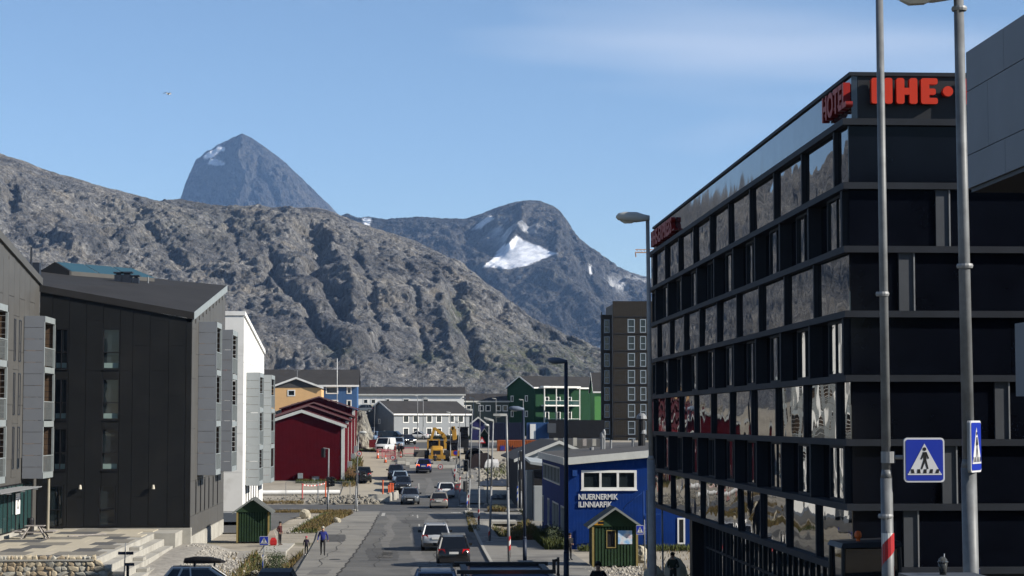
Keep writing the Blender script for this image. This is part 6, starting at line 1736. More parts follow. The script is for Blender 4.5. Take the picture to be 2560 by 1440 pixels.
# ------------------------------------------------------------------ road works furniture
M_org = mat('safety_orange', (0.75, 0.13, 0.04), .5, .08, 3)
M_wht = mat('reflective_white', (0.75, 0.74, 0.72), .5, .08, 3)
M_rw = mat('faded_red_plastic', (0.55, 0.12, 0.11), .5, .1, 3)
bar_lab = [(1127, 246, 2.3, 'grey concrete road barrier behind the braking blue car'), (962 + 72, 251, 2.0, 'pale concrete road barrier left of the loader wheels'), (1047, 246.5, 2.2, 'grey concrete road barrier left of the braking blue car'),
           (1094, 247, 2.4, 'grey concrete road barrier bearing a round speed sign'), (1016, 253, 2.2, 'low concrete barrier beside the temporary speed sign'), (948, 203, 2.2, 'white concrete block at the corner of the junction')]
for (px_, Y, L_, lb_) in bar_lab:
    x = WX(px_, Y); z = gz(x, Y)
    m = MB(); m.prism([(-.3, 0), (.3, 0), (.22, .22), (.12, .4), (.1, .85), (-.1, .85), (-.12, .4), (-.22, .22)], -L_ / 2, L_ / 2, 'x')
    o = m.build('concrete_barrier', M_conc); o.location = (x, Y, z); o.rotation_euler = (0, 0, rnd.uniform(-.1, .1)); o.scale.z = .95
    tag(o, lb_, 'barrier')
def cone(px_, Y, h, lb_, grp=None, cm=None, name='traffic_cone'):
    x = WX(px_, Y); t = thing(name, (x, Y, gz(x, Y) + .004), lb_, 'cone', grp)
    m = MB(); m.box(-.22, .22, -.22, .22, 0, .05); m.build('base', M_tyre, t)
    m = MB(); m.lathe([(.17, .05), (.12, h * .4), (.1, h * .42), (.04, h)], n=12); m.build('cone_body', cm or M_org, t)
    m = MB(); m.lathe([(.125, h * .42), (.09, h * .66), (.088, h * .66)], n=12); m.build('reflective_band', M_wht, t)
cone(945, 263, 1.1, 'tall red and white cone left of the pink barriers'); cone(964, 255, 1.0, 'orange cone in front of the white van'); cone(1002, 262, 1.0, 'orange and white cone beside the standing workers')
cone(1037, 272, 1.1, 'orange cone before the grey fence panel'); cone(1245, 248, .9, 'orange cone among the pipes right of pavement')
def post(px_, Y, h, lb_, grp=None, m_=None, name='marker_post', px2=None):
    x = WX(px_, Y); t = thing(name, (x, Y, gz(x, Y)), lb_, 'post', grp)
    m = MB(); m.lathe([(.12, 0), (.12, .08), (.07, .1), (.07, h - .1), (.1, h - .06), (.1, h), (.02, h + .03)], n=10); m.build('post_body', m_ or M_org, t)
    m = MB(); m.lathe([(.25, 0), (.27, .02), (.25, .09), (.1, .1)], n=12); m.build('base', M_tyre, t)
    return t
post(958, 206, 2.0, 'tall thin orange marker post at the junction corner')
for k, (px_, Y) in enumerate(((972, 206), (976, 207.5), (980, 209), (983, 207))): post(px_, Y, 1.5 + .1 * (k % 2), '%s of four orange marker posts standing close together' % ('leftmost', 'second from left', 'third from left', 'rightmost')[k], 'orange marker posts')
for k, (px_, Y) in enumerate(((974, 205), (985, 206), (990, 208))):
    x = WX(px_, Y); m = MB(); m.lathe([(.3, 0), (.3, .5), (.26, .8), (.2, .82)], n=8); o = m.build('concrete_block', M_conc); o.location = (x, Y, gz(x, Y)); tag(o, 'pale round concrete block %s' % ('at the foot of the tape', 'below the orange posts', 'nearest the grey off-roader')[k], 'concrete block', 'concrete blocks at the junction')
p1_ = post(757, 207, 1.6, 'red marker post holding the left end of striped tape', m_=M_rw); p2_ = post(815, 209, 1.7, 'orange marker post holding the right end of striped tape')
m = MB(); prev = None
xa_, xb_ = WX(757, 207), WX(815, 209)
for k in range(15):
    t_ = k / 14; q = (xa_ + (xb_ - xa_) * t_, 207 + 2 * t_, gz(xa_, 207) + 1.5 + .1 * t_ - .18 * math.sin(math.pi * t_))
    if prev: m.add([(prev[0], prev[1], prev[2] - .06), (q[0], q[1], q[2] - .06), (q[0], q[1], q[2] + .06), (prev[0], prev[1], prev[2] + .06), (prev[0], prev[1] + .01, prev[2] - .06), (q[0], q[1] + .01, q[2] - .06), (q[0], q[1] + .01, q[2] + .06), (prev[0], prev[1] + .01, prev[2] + .06)], [(0, 1, 2, 3), (7, 6, 5, 4), (0, 4, 5, 1), (3, 2, 6, 7)], k % 2)
    prev = q
o = m.build('barrier_tape', [M_wht, M_rw]); tag(o, 'sagging red and white barrier tape before the red warehouse', 'tape')
def red_fence(px_, Y, w, lb_):
    x = WX(px_, Y); t = thing('works_barrier', (x, Y, gz(x, Y)), lb_, 'barrier', None, rnd.uniform(-.3, .3))
    m = MB()
    for dx in (-w / 2, w / 2 - .06): m.box(dx, dx + .06, -.03, .03, .1, 1.1)
    for z in (.2, 1.02): m.box(-w / 2 + .06, w / 2 - .06, -.025, .025, z, z + .07)
    for k in range(int(w / .16)): m.box(-w / 2 + .12 + k * .16, -w / 2 + .15 + k * .16, -.015, .015, .27, 1.02)
    m.build('barrier_frame', mat('pink_red_barrier', (0.62, 0.17, 0.2), .5, .1, 3), t)
    m = MB(); m.box(-w / 2, -w / 2 + .1, -.3, .3, 0, .1); m.box(w / 2 - .1, w / 2, -.3, .3, 0, .1); m.build('foot', M_tyre, t)
red_fence(960, 266, 1.9, 'pink-red plastic barrier directly before the white van'); red_fence(972, 263, 1.8, 'pink-red plastic barrier right of the white van'); red_fence(1028, 270, 2.0, 'rust-red barrier panel behind the concrete blocks'); red_fence(984, 258, 2.2, 'pink-red plastic barrier in front of the standing workers')
# dark red screen panel on the pavement
x = WX(933, 283); t = thing('notice_board', (x, 283, gz(x, 283)), 'dark red square board on concrete feet beside the rock face', 'board')
m = MB(); m.box(-.58, .58, -.04, .04, .45, 1.55); m.build('panel', mat('dark_red_board', (0.16, 0.01, 0.015), .7, .1, 2), t)
for dx in (-.5, .35):
    m = MB(); m.box(dx, dx + .18, -.3, .3, 0, .2); m.box(dx + .05, dx + .12, -.03, .03, .2, .45); m.build('foot', M_conc, t)
# pipes and rubble
m = MB()
for r_ in (1.2, .95): m.lathe([(r_, -.3), (r_ + .12, 0), (r_, .3), (r_ - .1, 0), (r_, -.3)], n=24)
o = m.build('pipe_coil', M_black); o.location = (WX(1187, 247), 247, gz(8, 247) + 1.15); o.rotation_euler = (R(80), 0, R(20)); tag(o, 'black coil of plastic pipe beside the pavement', 'pipe coil')
m = MB(); m.prism([(-1.5, 0), (1.4, 0), (1.5, 1.2), (.6, 1.9), (-1.0, 1.7), (-1.6, .9)], -1, 1, 'y'); o = m.build('dark_skip', mat('dark_brown_sheet', (0.03, 0.02, 0.02), .8, .2, 2)); o.location = (WX(1205, 246), 246, gz(9, 246)); tag(o, 'dark brown skip next to the black pipe coil', 'skip')
for (px_, lb_) in ((1222, 'white bulk bag leaning beside the dark skip'), (1236, 'white bulk bag with red stripe right of the skip')):
    x = WX(px_, 244); m = MB(); m.loft([[(-.5 * s_ + dx, -.45 * s_, z), (.5 * s_ + dx, -.45 * s_, z), (.5 * s_ + dx, .45 * s_, z), (-.5 * s_ + dx, .45 * s_, z)] for s_, z, dx in ((.8, 0, 0), (1.05, .3, 0), (1, .8, .05), (.6, 1.25, .12))]); o = m.build('bulk_bag', M_wht); o.location = (x, 244, gz(x, 244)); tag(o, lb_, 'bulk bag')
m = MB(); m.tube((0, 0, .25), (8.5, 1.0, .25), .25, n=14); o = m.build('white_pipe', M_white); o.location = (WX(648, 213), 213, gz(-14, 213)); tag(o, 'long white pipe lying before the red warehouse', 'pipe')
dirt = mat('rubble_stone', (0.28, 0.26, 0.22), .95, .3, 1.5, .02, 6)
def scatter_stones(name, pts, smin, smax, material, seed, kind='stuff', label=None):
    """many small stones in one mesh"""
    r2 = random.Random(seed); m = MB()
    base = []
    for k in range(6):
        me = stone_mesh(100 + seed * 10 + k, material, sub=1, rough=.4)
        base.append(([v.co.copy() for v in me.vertices], [tuple(p.vertices) for p in me.polygons])); bpy.data.meshes.remove(me)
    for (x, y, z) in pts:
        s_ = smin + (smax - smin) * r2.random() ** 2.2
        a = r2.uniform(0, 6.3); ca, sa = math.cos(a), math.sin(a)
        vs_, fs_ = r2.choice(base); fl = r2.uniform(.6, 1)
        m.add([(x + (v.x * ca - v.y * sa) * s_, y + (v.x * sa + v.y * ca) * s_, z + v.z * s_ * fl + s_ * .15) for v in vs_], fs_)
    o = m.build(name, material, fix=False); tag(o, label, None, kind=kind)
    return o
pts = []
for k in range(620):
    y = rnd.uniform(200.6, 205.5); x = WX(rnd.triangular(770, 965, 880), y); hh = .75 * max(0, 1 - ((x + 5.6) / 3.2) ** 2) * max(0, 1 - abs(y - 203) / 2.6)
    pts.append((x, y, gz(x, y) + hh * rnd.uniform(.3, 1)))
scatter_stones('rubble', pts, .12, .6, dirt, 1, label='heap of broken grey rubble at the junction')
m = MB(); n_ = 16; vs_ = []
for j in range(n_):
    for i in range(n_):
        x = -9.6 + 7.4 * i / (n_ - 1); y = 200.6 + 5 * j / (n_ - 1); vs_.append((x, y, gz(x, y) - .03 + .62 * max(0, 1 - ((x + 5.6) / 3.3) ** 2) * max(0, 1 - abs(y - 203) / 2.5)))
m.add(vs_, [(j * n_ + i, j * n_ + i + 1, (j + 1) * n_ + i + 1, (j + 1) * n_ + i) for j in range(n_ - 1) for i in range(n_ - 1)]); o = m.build('rubble_mound', dirt, fix=False, smooth=True); tag(o, kind='structure')
pts = [(WX(px_, Y), Y, gz(WX(px_, Y), Y)) for px_, Y in [(rnd.uniform(1135, 1330), rnd.uniform(226, 262)) for _ in range(420)]]
scatter_stones('works_rubble', pts, .1, .75, dirt, 2, label='scattered stones and spoil beside the road works')
pts = [(WX(px_, Y), Y, gz(WX(px_, Y), Y)) for px_, Y in [(rnd.uniform(660, 840), rnd.uniform(201, 215)) for _ in range(260)]]
scatter_stones('verge_stones', pts, .06, .3, dirt, 3, label='small stones on the verge before the red warehouse')

# dark trench covers (black sheeting) on the right lot
for (y0, y1, a, b2, lb_) in ((206, 212, 1222, 1275, 'black plastic sheet laid over the near trench'), (222, 230, 1200, 1272, 'black plastic sheet laid over the far trench')):
    m = MB(); n_ = 10; vs_ = []
    for j in range(n_):
        for i in range(n_):
            y = y0 + (y1 - y0) * j / (n_ - 1); x = WX(a + (b2 - a) * i / (n_ - 1), y); vs_.append((x, y, gz(x, y) + .05 + .12 * math.sin(i * 1.7 + j) ** 2))
    m.add(vs_, [(j * n_ + i, j * n_ + i + 1, (j + 1) * n_ + i + 1, (j + 1) * n_ + i) for j in range(n_ - 1) for i in range(n_ - 1)])
    o = m.build('plastic_sheet', mat('black_plastic_sheet', (0.018, 0.019, 0.022), .5, .3, 1.5), fix=False); tag(o, lb_, 'plastic sheet')
# ------------------------------------------------------------------ street lamps, poles, signals, signs
M_swhite = mat('stripe_white', (0.7, 0.7, 0.68), .55, .06, 4); M_sred = mat('stripe_red', (0.42, 0.02, 0.025), .5, .08, 4); M_sblue = mat('stripe_blue', (0.02, 0.09, 0.5), .5, .08, 4)
M_lhead = mat('lamp_head_grey', (0.5, 0.51, 0.49), .45, .06, 3); M_lens = mat('lamp_lens', (0.55, 0.55, 0.5), .15, .05, 3)
M_signb = mat('sign_face_blue', (0.012, 0.035, 0.36), .4, .05, 3); M_signw = mat('sign_face_white', (0.62, 0.63, 0.66), .45, .05, 3)
def helix(parent, x, y, z0, z1, r, m_a, m_b, pitch=.55, n=14):
    """painted spiral stripes: thin sleeves lying on the pole"""
    for k, mm in enumerate((m_a, m_b)):
        m = MB(); turns = (z1 - z0) / pitch; steps = int(turns * n)
        vs_, fs_ = [], []
        for i in range(steps + 1):
            a = 2 * math.pi * i / n; zz = z0 + pitch * i / n + (pitch / 2 if k else 0)
            c, s_ = math.cos(a) * (r + .003), math.sin(a) * (r + .003)
            vs_ += [(x + c, y + s_, min(zz, z1)), (x + c, y + s_, min(zz + pitch / 2, z1))]
        fs_ = [(2 * i, 2 * i + 2, 2 * i + 3, 2 * i + 1) for i in range(steps)]
        m.add(vs_, fs_); m.build('stripe', mm, parent, fix=False)
def lamp(label, px0, px1, Y, pytop, Lh=.85, r0=.09, r1=.05, pm=None, hm=None, stripes=None, tilt=.12, base=True, side=-1, zstep=None, cat='street lamp', name='street_lamp', group=None, flat=False):
    """px0 / px1: photo columns of the foot and of the top"""
    pm = pm or M_steel; hm = hm or M_lhead
    xb = WX(px0, Y); zb_ = gz(xb, Y); zt_ = WZ(pytop, Y); xt = W(px1, pytop, Y).x
    t = wthing(name, (xb, Y, zb_), label, cat, group)
    zm = zb_ + (zt_ - zb_) * (.3 if zstep is None else zstep); f = (zm - zb_) / (zt_ - zb_); xm = xb + (xt - xb) * f
    m = MB(); m.tube((xb, Y, zb_ - .1), (xm, Y, zm), r0, r0 * .95, n=12); m.tube((xm, Y, zm - .004), (xm, Y, zm + .12), r0 * .95, r1 * 1.05, n=12); m.tube((xm, Y, zm + .12), (xt, Y, zt_), r1 * 1.05, r1 * .85, n=12); m.build('pole', pm, t, smooth=True)
    if base:
        m = MB(); m.lathe([(.26, -.1), (.28, .12), (.14, .16)], (xb, Y, zb_), 8); m.build('foot', M_conc, t)
    if Lh:
        s_ = side; z = zt_
        if flat:
            rg = [[(xt + s_ * (a * Lh), Y - w, z + dz + a * tilt * Lh), (xt + s_ * (a * Lh), Y + w, z + dz + a * tilt * Lh), (xt + s_ * (a * Lh), Y + w, z + dz + h + a * tilt * Lh), (xt + s_ * (a * Lh), Y - w, z + dz + h + a * tilt * Lh)] for a, w, dz, h in ((-.05, .12, -.05, .14), (.5, .16, -.05, .14), (1.0, .14, -.04, .12))]
        else:
            rg = []
            for a, w, lo, hi in ((-.06, .07, -.04, .10), (.1, .12, -.06, .12), (.35, .19, -.09, .18), (.7, .20, -.08, .18), (.93, .15, -.04, .14), (1.0, .05, .02, .07)):
                X_ = xt + s_ * a * Lh; o_ = a * tilt * Lh
                rg.append([(X_, Y - w, z + lo + o_ + .03), (X_, Y - w * .6, z + lo + o_), (X_, Y + w * .6, z + lo + o_), (X_, Y + w, z + lo + o_ + .03), (X_, Y + w * .9, z + hi * .7 + o_), (X_, Y + w * .5, z + hi + o_), (X_, Y - w * .5, z + hi + o_), (X_, Y - w * .9, z + hi * .7 + o_)])
        m = MB(); m.loft(rg); hd = m.build('lamp_head', hm, t, smooth=not flat)
        m = MB(); rr = []
        for a, w, d in ((.38, .08, .02), (.5, .12, .07), (.72, .12, .08), (.86, .07, .02)):
            X_ = xt + s_ * a * Lh; zz = z - .055 + a * tilt * Lh
            rr.append([(X_, Y - w, zz), (X_, Y - w * .6, zz - d), (X_, Y + w * .6, zz - d), (X_, Y + w, zz)])
        m.loft(rr); m.build('lens', M_lens, hd)
    if stripes:
        z0, z1, ma, mb_ = stripes; helix(t, xb, Y, z0, z1, r0, ma, mb_, pitch=.55)
    return t
M_lampb = mat('blue_black_pole', (0.02, 0.032, 0.062), .5, .15, 3); M_lampbh = mat('skylit_lamp_head', (0.14, 0.18, 0.25), .5, .1, 3); M_poled = mat('darker_galvanised', (0.17, 0.18, 0.19), .5, .25, 4, metal=.1)  # head's lighter blue stands in for skylight; near poles get darker steel
def zat(py, Y): return WZ(py, Y)
lamp('tall pale street lamp rising left of the hotel corner', 1631, 1619, 55, 546, Lh=.88, r0=.115, r1=.062, tilt=0.02, zstep=.42)
lamp('dark street lamp in front of the blue school', 1415, 1415, 90, 905, Lh=.85, r0=.13, r1=.1, pm=M_lampb, hm=M_lampbh, tilt=.05, zstep=.16)
lamp('dark street lamp between blue school and pavement', 1312, 1308, 115, 1024, Lh=.82, r0=.12, r1=.085, pm=M_lampb, hm=M_lampbh, tilt=.05, zstep=.16)
lamp('pale lamp post with red and white striped foot on right pavement', 1273, 1266, 114, 1038, Lh=.75, r0=.085, r1=.07, stripes=(zat(1395, 114), zat(1340, 114), M_sred, M_swhite), flat=True, tilt=.01, zstep=.5)
lamp('street lamp leaning slightly beside the right ditch', 1224, 1233, 136, 1052, Lh=.62, r0=.085, r1=.06, stripes=(zat(1352, 136), zat(1318, 136), M_sred, M_swhite), flat=True, tilt=.3, zstep=.45)
lamp('street lamp with striped foot by the grass ditch', 1197, 1199, 158, 1073, Lh=.62, r0=.08, r1=.06, stripes=(zat(1312, 158), zat(1272, 158), M_sred, M_swhite), flat=True, tilt=.25, zstep=.4)
lamp('street lamp with rounded head at the junction', 1218, 1222, 199, 1064, Lh=.5, r0=.08, r1=.06, tilt=.05)
lamp('street lamp beside the right traffic signal', 1172, 1181, 188, 1025, Lh=.5, r0=.08, r1=.05, stripes=(zat(1270, 188), zat(1232, 188), M_sred, M_swhite), flat=True, tilt=.1)
lamp('street lamp on the pavement before the loader', 1137, 1150, 226, 1056, Lh=.62, r0=.08, r1=.055, stripes=(zat(1200, 226), zat(1172, 226), M_sred, M_swhite), flat=True, tilt=.25)
lamp('street lamp left of the dark excavator', 1126, 1126, 262, 1032, Lh=.5, r0=.08, r1=.055, flat=True, tilt=.2)
lamp('street lamp at left of the junction carrying a round sign', 889, 897, 186, 1082, Lh=.72, r0=.08, r1=.055, side=1, tilt=.0)
for k, (a, b2, Y, py, lb_) in enumerate(((1044, 1044, 345, 990, 'left of the pair of far lamps before the grey house'), (1058, 1058, 350, 995, 'right of the pair of far lamps before the grey house'), (1164, 1164, 352, 997, 'far lamp in line with the chimney of the long roof'), (1184, 1184, 356, 996, 'far lamp before the green-grey house windows'), (1200, 1200, 330, 1009, 'far lamp above the small blue gable'), (1240, 1240, 380, 997, 'farthest lamp before the right end of long roof'), (1308, 1308, 330, 1000, 'far lamp before the shaded green gable'))):
    lamp(lb_, a, b2, Y, py, Lh=.7, r0=.08, r1=.06, side=-1 if k != 1 else 1, tilt=.15, base=False, flat=True)
lamp('thin pale pole before the dark gable of the grey house', 935, 938, 330, 990, Lh=0, r0=.06, r1=.04, cat='pole', name='pole', base=False)
lamp('white flagpole in front of the blue house', 843, 843, 300, 897, Lh=0, r0=.08, r1=.05, pm=M_white, cat='flagpole', name='flagpole', base=False)
lamp('thin pale pole with blue stripes left of the near lamp', 1619, 1617, 96, 1226, Lh=0, r0=.05, r1=.045, stripes=(zat(1440, 96), zat(1398, 96), M_sblue, M_swhite), cat='pole', name='pole')
lamp('thin pale pole standing before the boulders', 1656, 1655, 90, 1246, Lh=0, r0=.045, r1=.04, cat='pole', name='pole')
lamp('slim pole with blue and white stripes behind the junction', 1294, 1296, 186, 1128, Lh=0, r0=.07, r1=.06, stripes=(zat(1262, 186), zat(1215, 186), M_sblue, M_swhite), cat='pole', name='pole')
lamp('short striped pole beside the blue information board', 1316, 1318, 182, 1183, Lh=0, r0=.07, r1=.06, stripes=(zat(1255, 182), zat(1225, 182), M_sblue, M_swhite), cat='pole', name='pole')
lamp('thin grey pole right of the blue information board', 1343, 1342, 182, 1214, Lh=0, r0=.04, r1=.035, cat='pole', name='pole', base=False)
# two near poles at the right edge
pA = lamp('near steel pole with crossing sign and red striped foot', 2216, 2198, 28, -30, pm=M_poled, Lh=0, r0=.088, r1=.062, base=False, zstep=.32, cat='pole', name='sign_pole', stripes=(zat(1470, 28), zat(1335, 28), M_sred, M_swhite))
pB = lamp('near steel lamp pole with sideways crossing sign, rightmost in view', 2424, 2396, 27, -26, pm=M_poled, Lh=.95, r0=.11, r1=.08, base=False, zstep=.34, tilt=-.02, stripes=(zat(1480, 27), zat(1425, 27), M_sblue, M_swhite))
def collar(t, px_, py_, Y, r_):
    m = MB(); c = W(px_, py_, Y); m.lathe([(r_, -.03), (r_ * 1.1, 0), (r_, .03)], c, 14); m.build('collar', M_steel, t)
collar(pA, 2206, 735, 28, .09); collar(pB, 2412, 665, 27, .105); collar(pB, 2398, 22, 27, .1); collar(pA, 2214, 1290, 28, .1)
def rrect(w, h, r, n=4):
    pts = []
    for (cx, cz, a0) in ((w / 2 - r, -h / 2 + r, -90), (w / 2 - r, h / 2 - r, 0), (-w / 2 + r, h / 2 - r, 90), (-w / 2 + r, -h / 2 + r, 180)):
        for k in range(n + 1):
            a = R(a0 + 90 / n * k); pts.append((cx + r * math.cos(a), cz + r * math.sin(a)))
    return pts
def crossing_sign(parent, c, w, h, rz, detail=True, back=M_steel, frame=True):
    """blue crossing sign; face towards local -y"""
    c = Vector(c) - (Vector(parent['_org']) if parent.get('_org') is not None else Vector((0, 0, 0)))
    def fin(m, name, mm, par):
        o = m.build(name, mm, None); o.parent = par; return o
    m = MB(); m.prism(rrect(w, h, w * .09), .0, .02, 'y'); s = m.build('sign_plate', M_signw, None); s.parent = parent; s.location = c; s.rotation_euler = (0, 0, rz)
    m = MB(); m.prism(rrect(w, h, w * .09), .021, .05, 'y'); fin(m, 'sign_back', back, s)
    m = MB(); m.prism(rrect(w * .92, h * .92, w * .06), -.006, -.002, 'y'); fin(m, 'blue_field', M_signb, s)
    m = MB(); m.prism([(-w * .40, -h * .30), (w * .40, -h * .30), (0, h * .37)], -.011, -.007, 'y'); m.box(-w * .42, w * .42, -.011, -.007, -h * .335, -h * .305); fin(m, 'white_triangle', M_signw, s)
    m = MB()
    if detail:
        q_ = MB(); q_.prism([(w * .045 * math.cos(a), h * .245 + w * .045 * math.sin(a)) for a in [2 * math.pi * k / 12 for k in range(12)]], -.015, -.012, 'y'); fin(q_, 'figure_head', M_black, s)
        def limb(x0, z0, x1, z1, t0, t1=None):
            t1 = t1 or t0; dx, dz = x1 - x0, z1 - z0; L_ = math.hypot(dx, dz); nx, nz = -dz / L_, dx / L_
            m.prism([((x0 + nx * t0) * w, (z0 + nz * t0) * h), ((x0 - nx * t0) * w, (z0 - nz * t0) * h), ((x1 - nx * t1) * w, (z1 - nz * t1) * h), ((x1 + nx * t1) * w, (z1 + nz * t1) * h)], -.015, -.012, 'y')
        limb(.0, .18, .01, .0, .045, .035); limb(-.02, .17, -.085, .02, .018); limb(.035, .17, .095, .03, .018); limb(.0, .01, -.08, -.2, .026, .02); limb(.015, .01, .075, -.2, .026, .02)
        for k in range(5):
            x0 = -.36 + .16 * k; sk = (k - 2) * .012
            q_ = MB(); q_.prism([((x0 + .0) * w - sk * w, -.295 * h), ((x0 + .085) * w - sk * w, -.295 * h), ((x0 + .085) * w - 2 * sk * w * 0, -.205 * h), ((x0 + .02) * w, -.205 * h)], -.015, -.012, 'y'); fin(q_, 'zebra_bar', M_black, s)
    else:
        m.box(-w * .05, w * .05, -.015, -.012, -h * .22, h * .1); m.box(-w * .3, w * .3, -.015, -.012, -h * .29, -h * .24)
    fin(m, 'walking_figure', M_black, s)
    return s
cA = W(2311, 1150, 27.9); crossing_sign(pA, cA, .585, .625, R(3))
m = MB(); a = W(2220, 1143, 28); m.tube(a, W(2262, 1143, 27.95), .03, n=8); m.lathe([(.1, -.08), (.1, .08)], a, 12); m.build('bracket', M_steel, pA)
cB = W(2440, 1116, 26.9); crossing_sign(pB, cB, .56, .70, R(60))
m = MB(); m.tube(W(2416, 1118, 27), W(2440, 1118, 27), .035, n=8); m.build('bracket', M_steel, pB)
# plastic cup on a junction box
jb = wthing('junction_box', (WX(2352, 17), 17, -3.3), 'grey street junction box at the bottom right edge', 'junction box')
m = MB(); x = WX(2352, 17); ztop = WZ(1441, 17); m.box(x - .3, x + .3, 16.8, 17.2, -3.4, ztop - .03); m.build('cabinet', M_hgrey, jb)
m = MB(); m.box(x - .33, x + .33, 16.77, 17.23, ztop - .029, ztop); m.build('lid', M_hgrey, jb)
cp = thing('plastic_cup', (x, 17, ztop), 'clear plastic cup with dome lid, straw and blue drink', 'cup')
M_cup = mat('clear_plastic', (0.35, 0.37, 0.38), .1, 0, 1)
mc = M_cup.node_tree.nodes['Principled BSDF']; mc.inputs['Transmission Weight'].default_value = .85; mc.inputs['IOR'].default_value = 1.2
m = MB(); m.lathe([(.028, 0), (.04, .105), (.037, .106), (.026, .004)], n=18); m.build('cup_body', M_cup, cp, smooth=True)
m = MB(); m.lathe([(.047, .104), (.047, .112), (.040, .113), (.036, .13), (.022, .147), (.006, .152)], n=18); m.build('dome_lid', M_cup, cp, smooth=True)
m = MB(); m.tube((.004, 0, .03), (.014, 0, .178), .004, n=6); m.build('straw', M_signw, cp)
m = MB(); m.lathe([(.022, .012), (.030, .075)], n=14); m.build('drink', mat('blue_drink', (0.04, 0.12, 0.75), .3, .1, 20), cp)
# small signs
def sign_post(label, px_, Y, pyt, stripes=None, r=.035, name='road_sign', base=False, cat='road sign', pybase=None):
    t = lamp(label, px_, px_, Y, pyt, Lh=0, r0=r, r1=r * .95, cat=cat, name=name, base=base, stripes=stripes)
    return t
t = sign_post('small blue crossing sign on a striped pole by the left ditch', 660, 113, 1342, stripes=(zat(1432, 113), zat(1385, 113), M_sblue, M_swhite))
crossing_sign(t, W(660, 1352, 112.9), .5, .5, 0, detail=True)
t = sign_post('small blue crossing sign beside the right bus shelter', 1611, 108, 1300)
crossing_sign(t, W(1600, 1325, 107.9), .42, .5, R(5), detail=True)
def round_sign(t, px_, py_, Y, r_, inner, bar=True):
    c = W(px_, py_, Y - .08); o_ = t['_org']
    m = MB(); m.prism([(c.x + r_ * math.cos(a), c.z + r_ * math.sin(a)) for a in [2 * math.pi * k / 18 for k in range(18)]], c.y, c.y + .02, 'y'); s = m.build('sign_disc', M_sred, t)
    m = MB(); m.prism([(c.x + r_ * .72 * math.cos(a), c.z + r_ * .72 * math.sin(a)) for a in [2 * math.pi * k / 18 for k in range(18)]], c.y - .006, c.y - .001, 'y'); f_ = m.build('sign_field', inner, s)
    if bar:
        m = MB(); m.box(c.x - r_ * .28, c.x - r_ * .06, c.y - .011, c.y - .007, c.z - r_ * .4, c.z + r_ * .4); m.box(c.x + r_ * .06, c.x + r_ * .28, c.y - .011, c.y - .007, c.z - r_ * .4, c.z + r_ * .4); m.build('symbol', M_black, s)
lampL = [o for o in bpy.data.objects if o.get('label') == 'street lamp at left of the junction carrying a round sign'][0]
round_sign(lampL, 898, 1134, 186, .24, M_signw)
t = sign_post('round red-rimmed speed sign standing by the concrete barriers', 982, 252, 1138); round_sign(t, 982, 1144, 252, .33, M_signw)
m = MB(); c = W(982, 1158, 251.9); m.box(c.x - .3, c.x + .3, 251.95, 251.98, c.z - .32, c.z + .12); m.build('sub_plate', M_conc, t)
t = sign_post('blue and red round no-stopping sign by the mini loader', 1139, 250, 1126); round_sign(t, 1139, 1132, 250, .33, M_signb, False)
t = sign_post('round speed sign fixed before the right concrete barrier', 1101, 244.5, 1158); round_sign(t, 1101, 1167, 244.5, .33, M_signw)
t = sign_post('round red-rimmed sign beside the right traffic signal', 1150, 194, 1080, stripes=(zat(1240, 194), zat(1190, 194), M_sred, M_swhite), r=.05, base=True); round_sign(t, 1143, 1217, 194, .24, M_hgrey, False)
m = MB(); c = W(1143, 1217, 193.99); m.box(c.x - .29, c.x + .29, 193.96, 193.98, c.z - .32, c.z + .34); m.build('backing_board', M_hgrey, t)
t = sign_post('triangular warning sign before the small green hut', 1204, 292, 1095)
c = W(1205, 1101, 291.9); m = MB(); m.prism([(c.x - .55, c.z - .4), (c.x + .55, c.z - .4), (c.x, c.z + .55)], 291.9, 291.92, 'y'); s = m.build('sign_plate', M_sred, t)
m = MB(); m.prism([(c.x - .3, c.z - .25), (c.x + .3, c.z - .25), (c.x, c.z + .28)], 291.89, 291.898, 'y'); m.build('sign_field', M_signw, s)
ib = wthing('information_board', (WX(1326, 184), 184, gz(11.4, 184)), 'small blue and white information board on the right verge', 'board')
c = W(1326, 1243, 184); m = MB(); m.box(c.x - .26, c.x + .26, 184, 184.04, c.z - .36, c.z + .36); s = m.build('panel', M_signw, ib)
m = MB(); m.box(c.x - .21, c.x + .21, 183.99, 183.998, c.z - .3, c.z + .3); f_ = m.build('blue_face', M_signb, s)
m = MB()
for k in range(4): m.box(c.x - .13, c.x + .1 - .04 * (k % 2), 183.985, 183.989, c.z - .2 + .12 * k, c.z - .16 + .12 * k)
m.build('print', M_signw, s)
m = MB(); m.box(c.x - .24, c.x - .2, 184.041, 184.08, gz(11.4, 184) - .1, c.z + .3); m.box(c.x + .2, c.x + .24, 184.041, 184.08, gz(11.4, 184) - .1, c.z + .3); m.build('legs', M_steel, ib)
# street name post by the steps
nt = sign_post('thin post with small dark street name plates before the steps', 314, 97, 1354, r=.03, name='name_post')
for (px_, py_, w) in ((304, 1383, .22), (324, 1383, .24), (324, 1411, .32)):
    c = W(px_, py_, 96.9); m = MB(); m.box(c.x - w / 2 - .06, c.x + w / 2 + .06, 96.9, 96.93, c.z - .07, c.z + .07); m.build('name_plate', mat('dark_blue_plate', (0.02, 0.025, 0.05), .5, .1, 3), nt)
m = MB(); c = W(322, 1430, 97.0); m.box(c.x - .12, c.x - .02, 97, 97.3, -8.6, c.z + .3); m.build('base_box', M_black, nt)
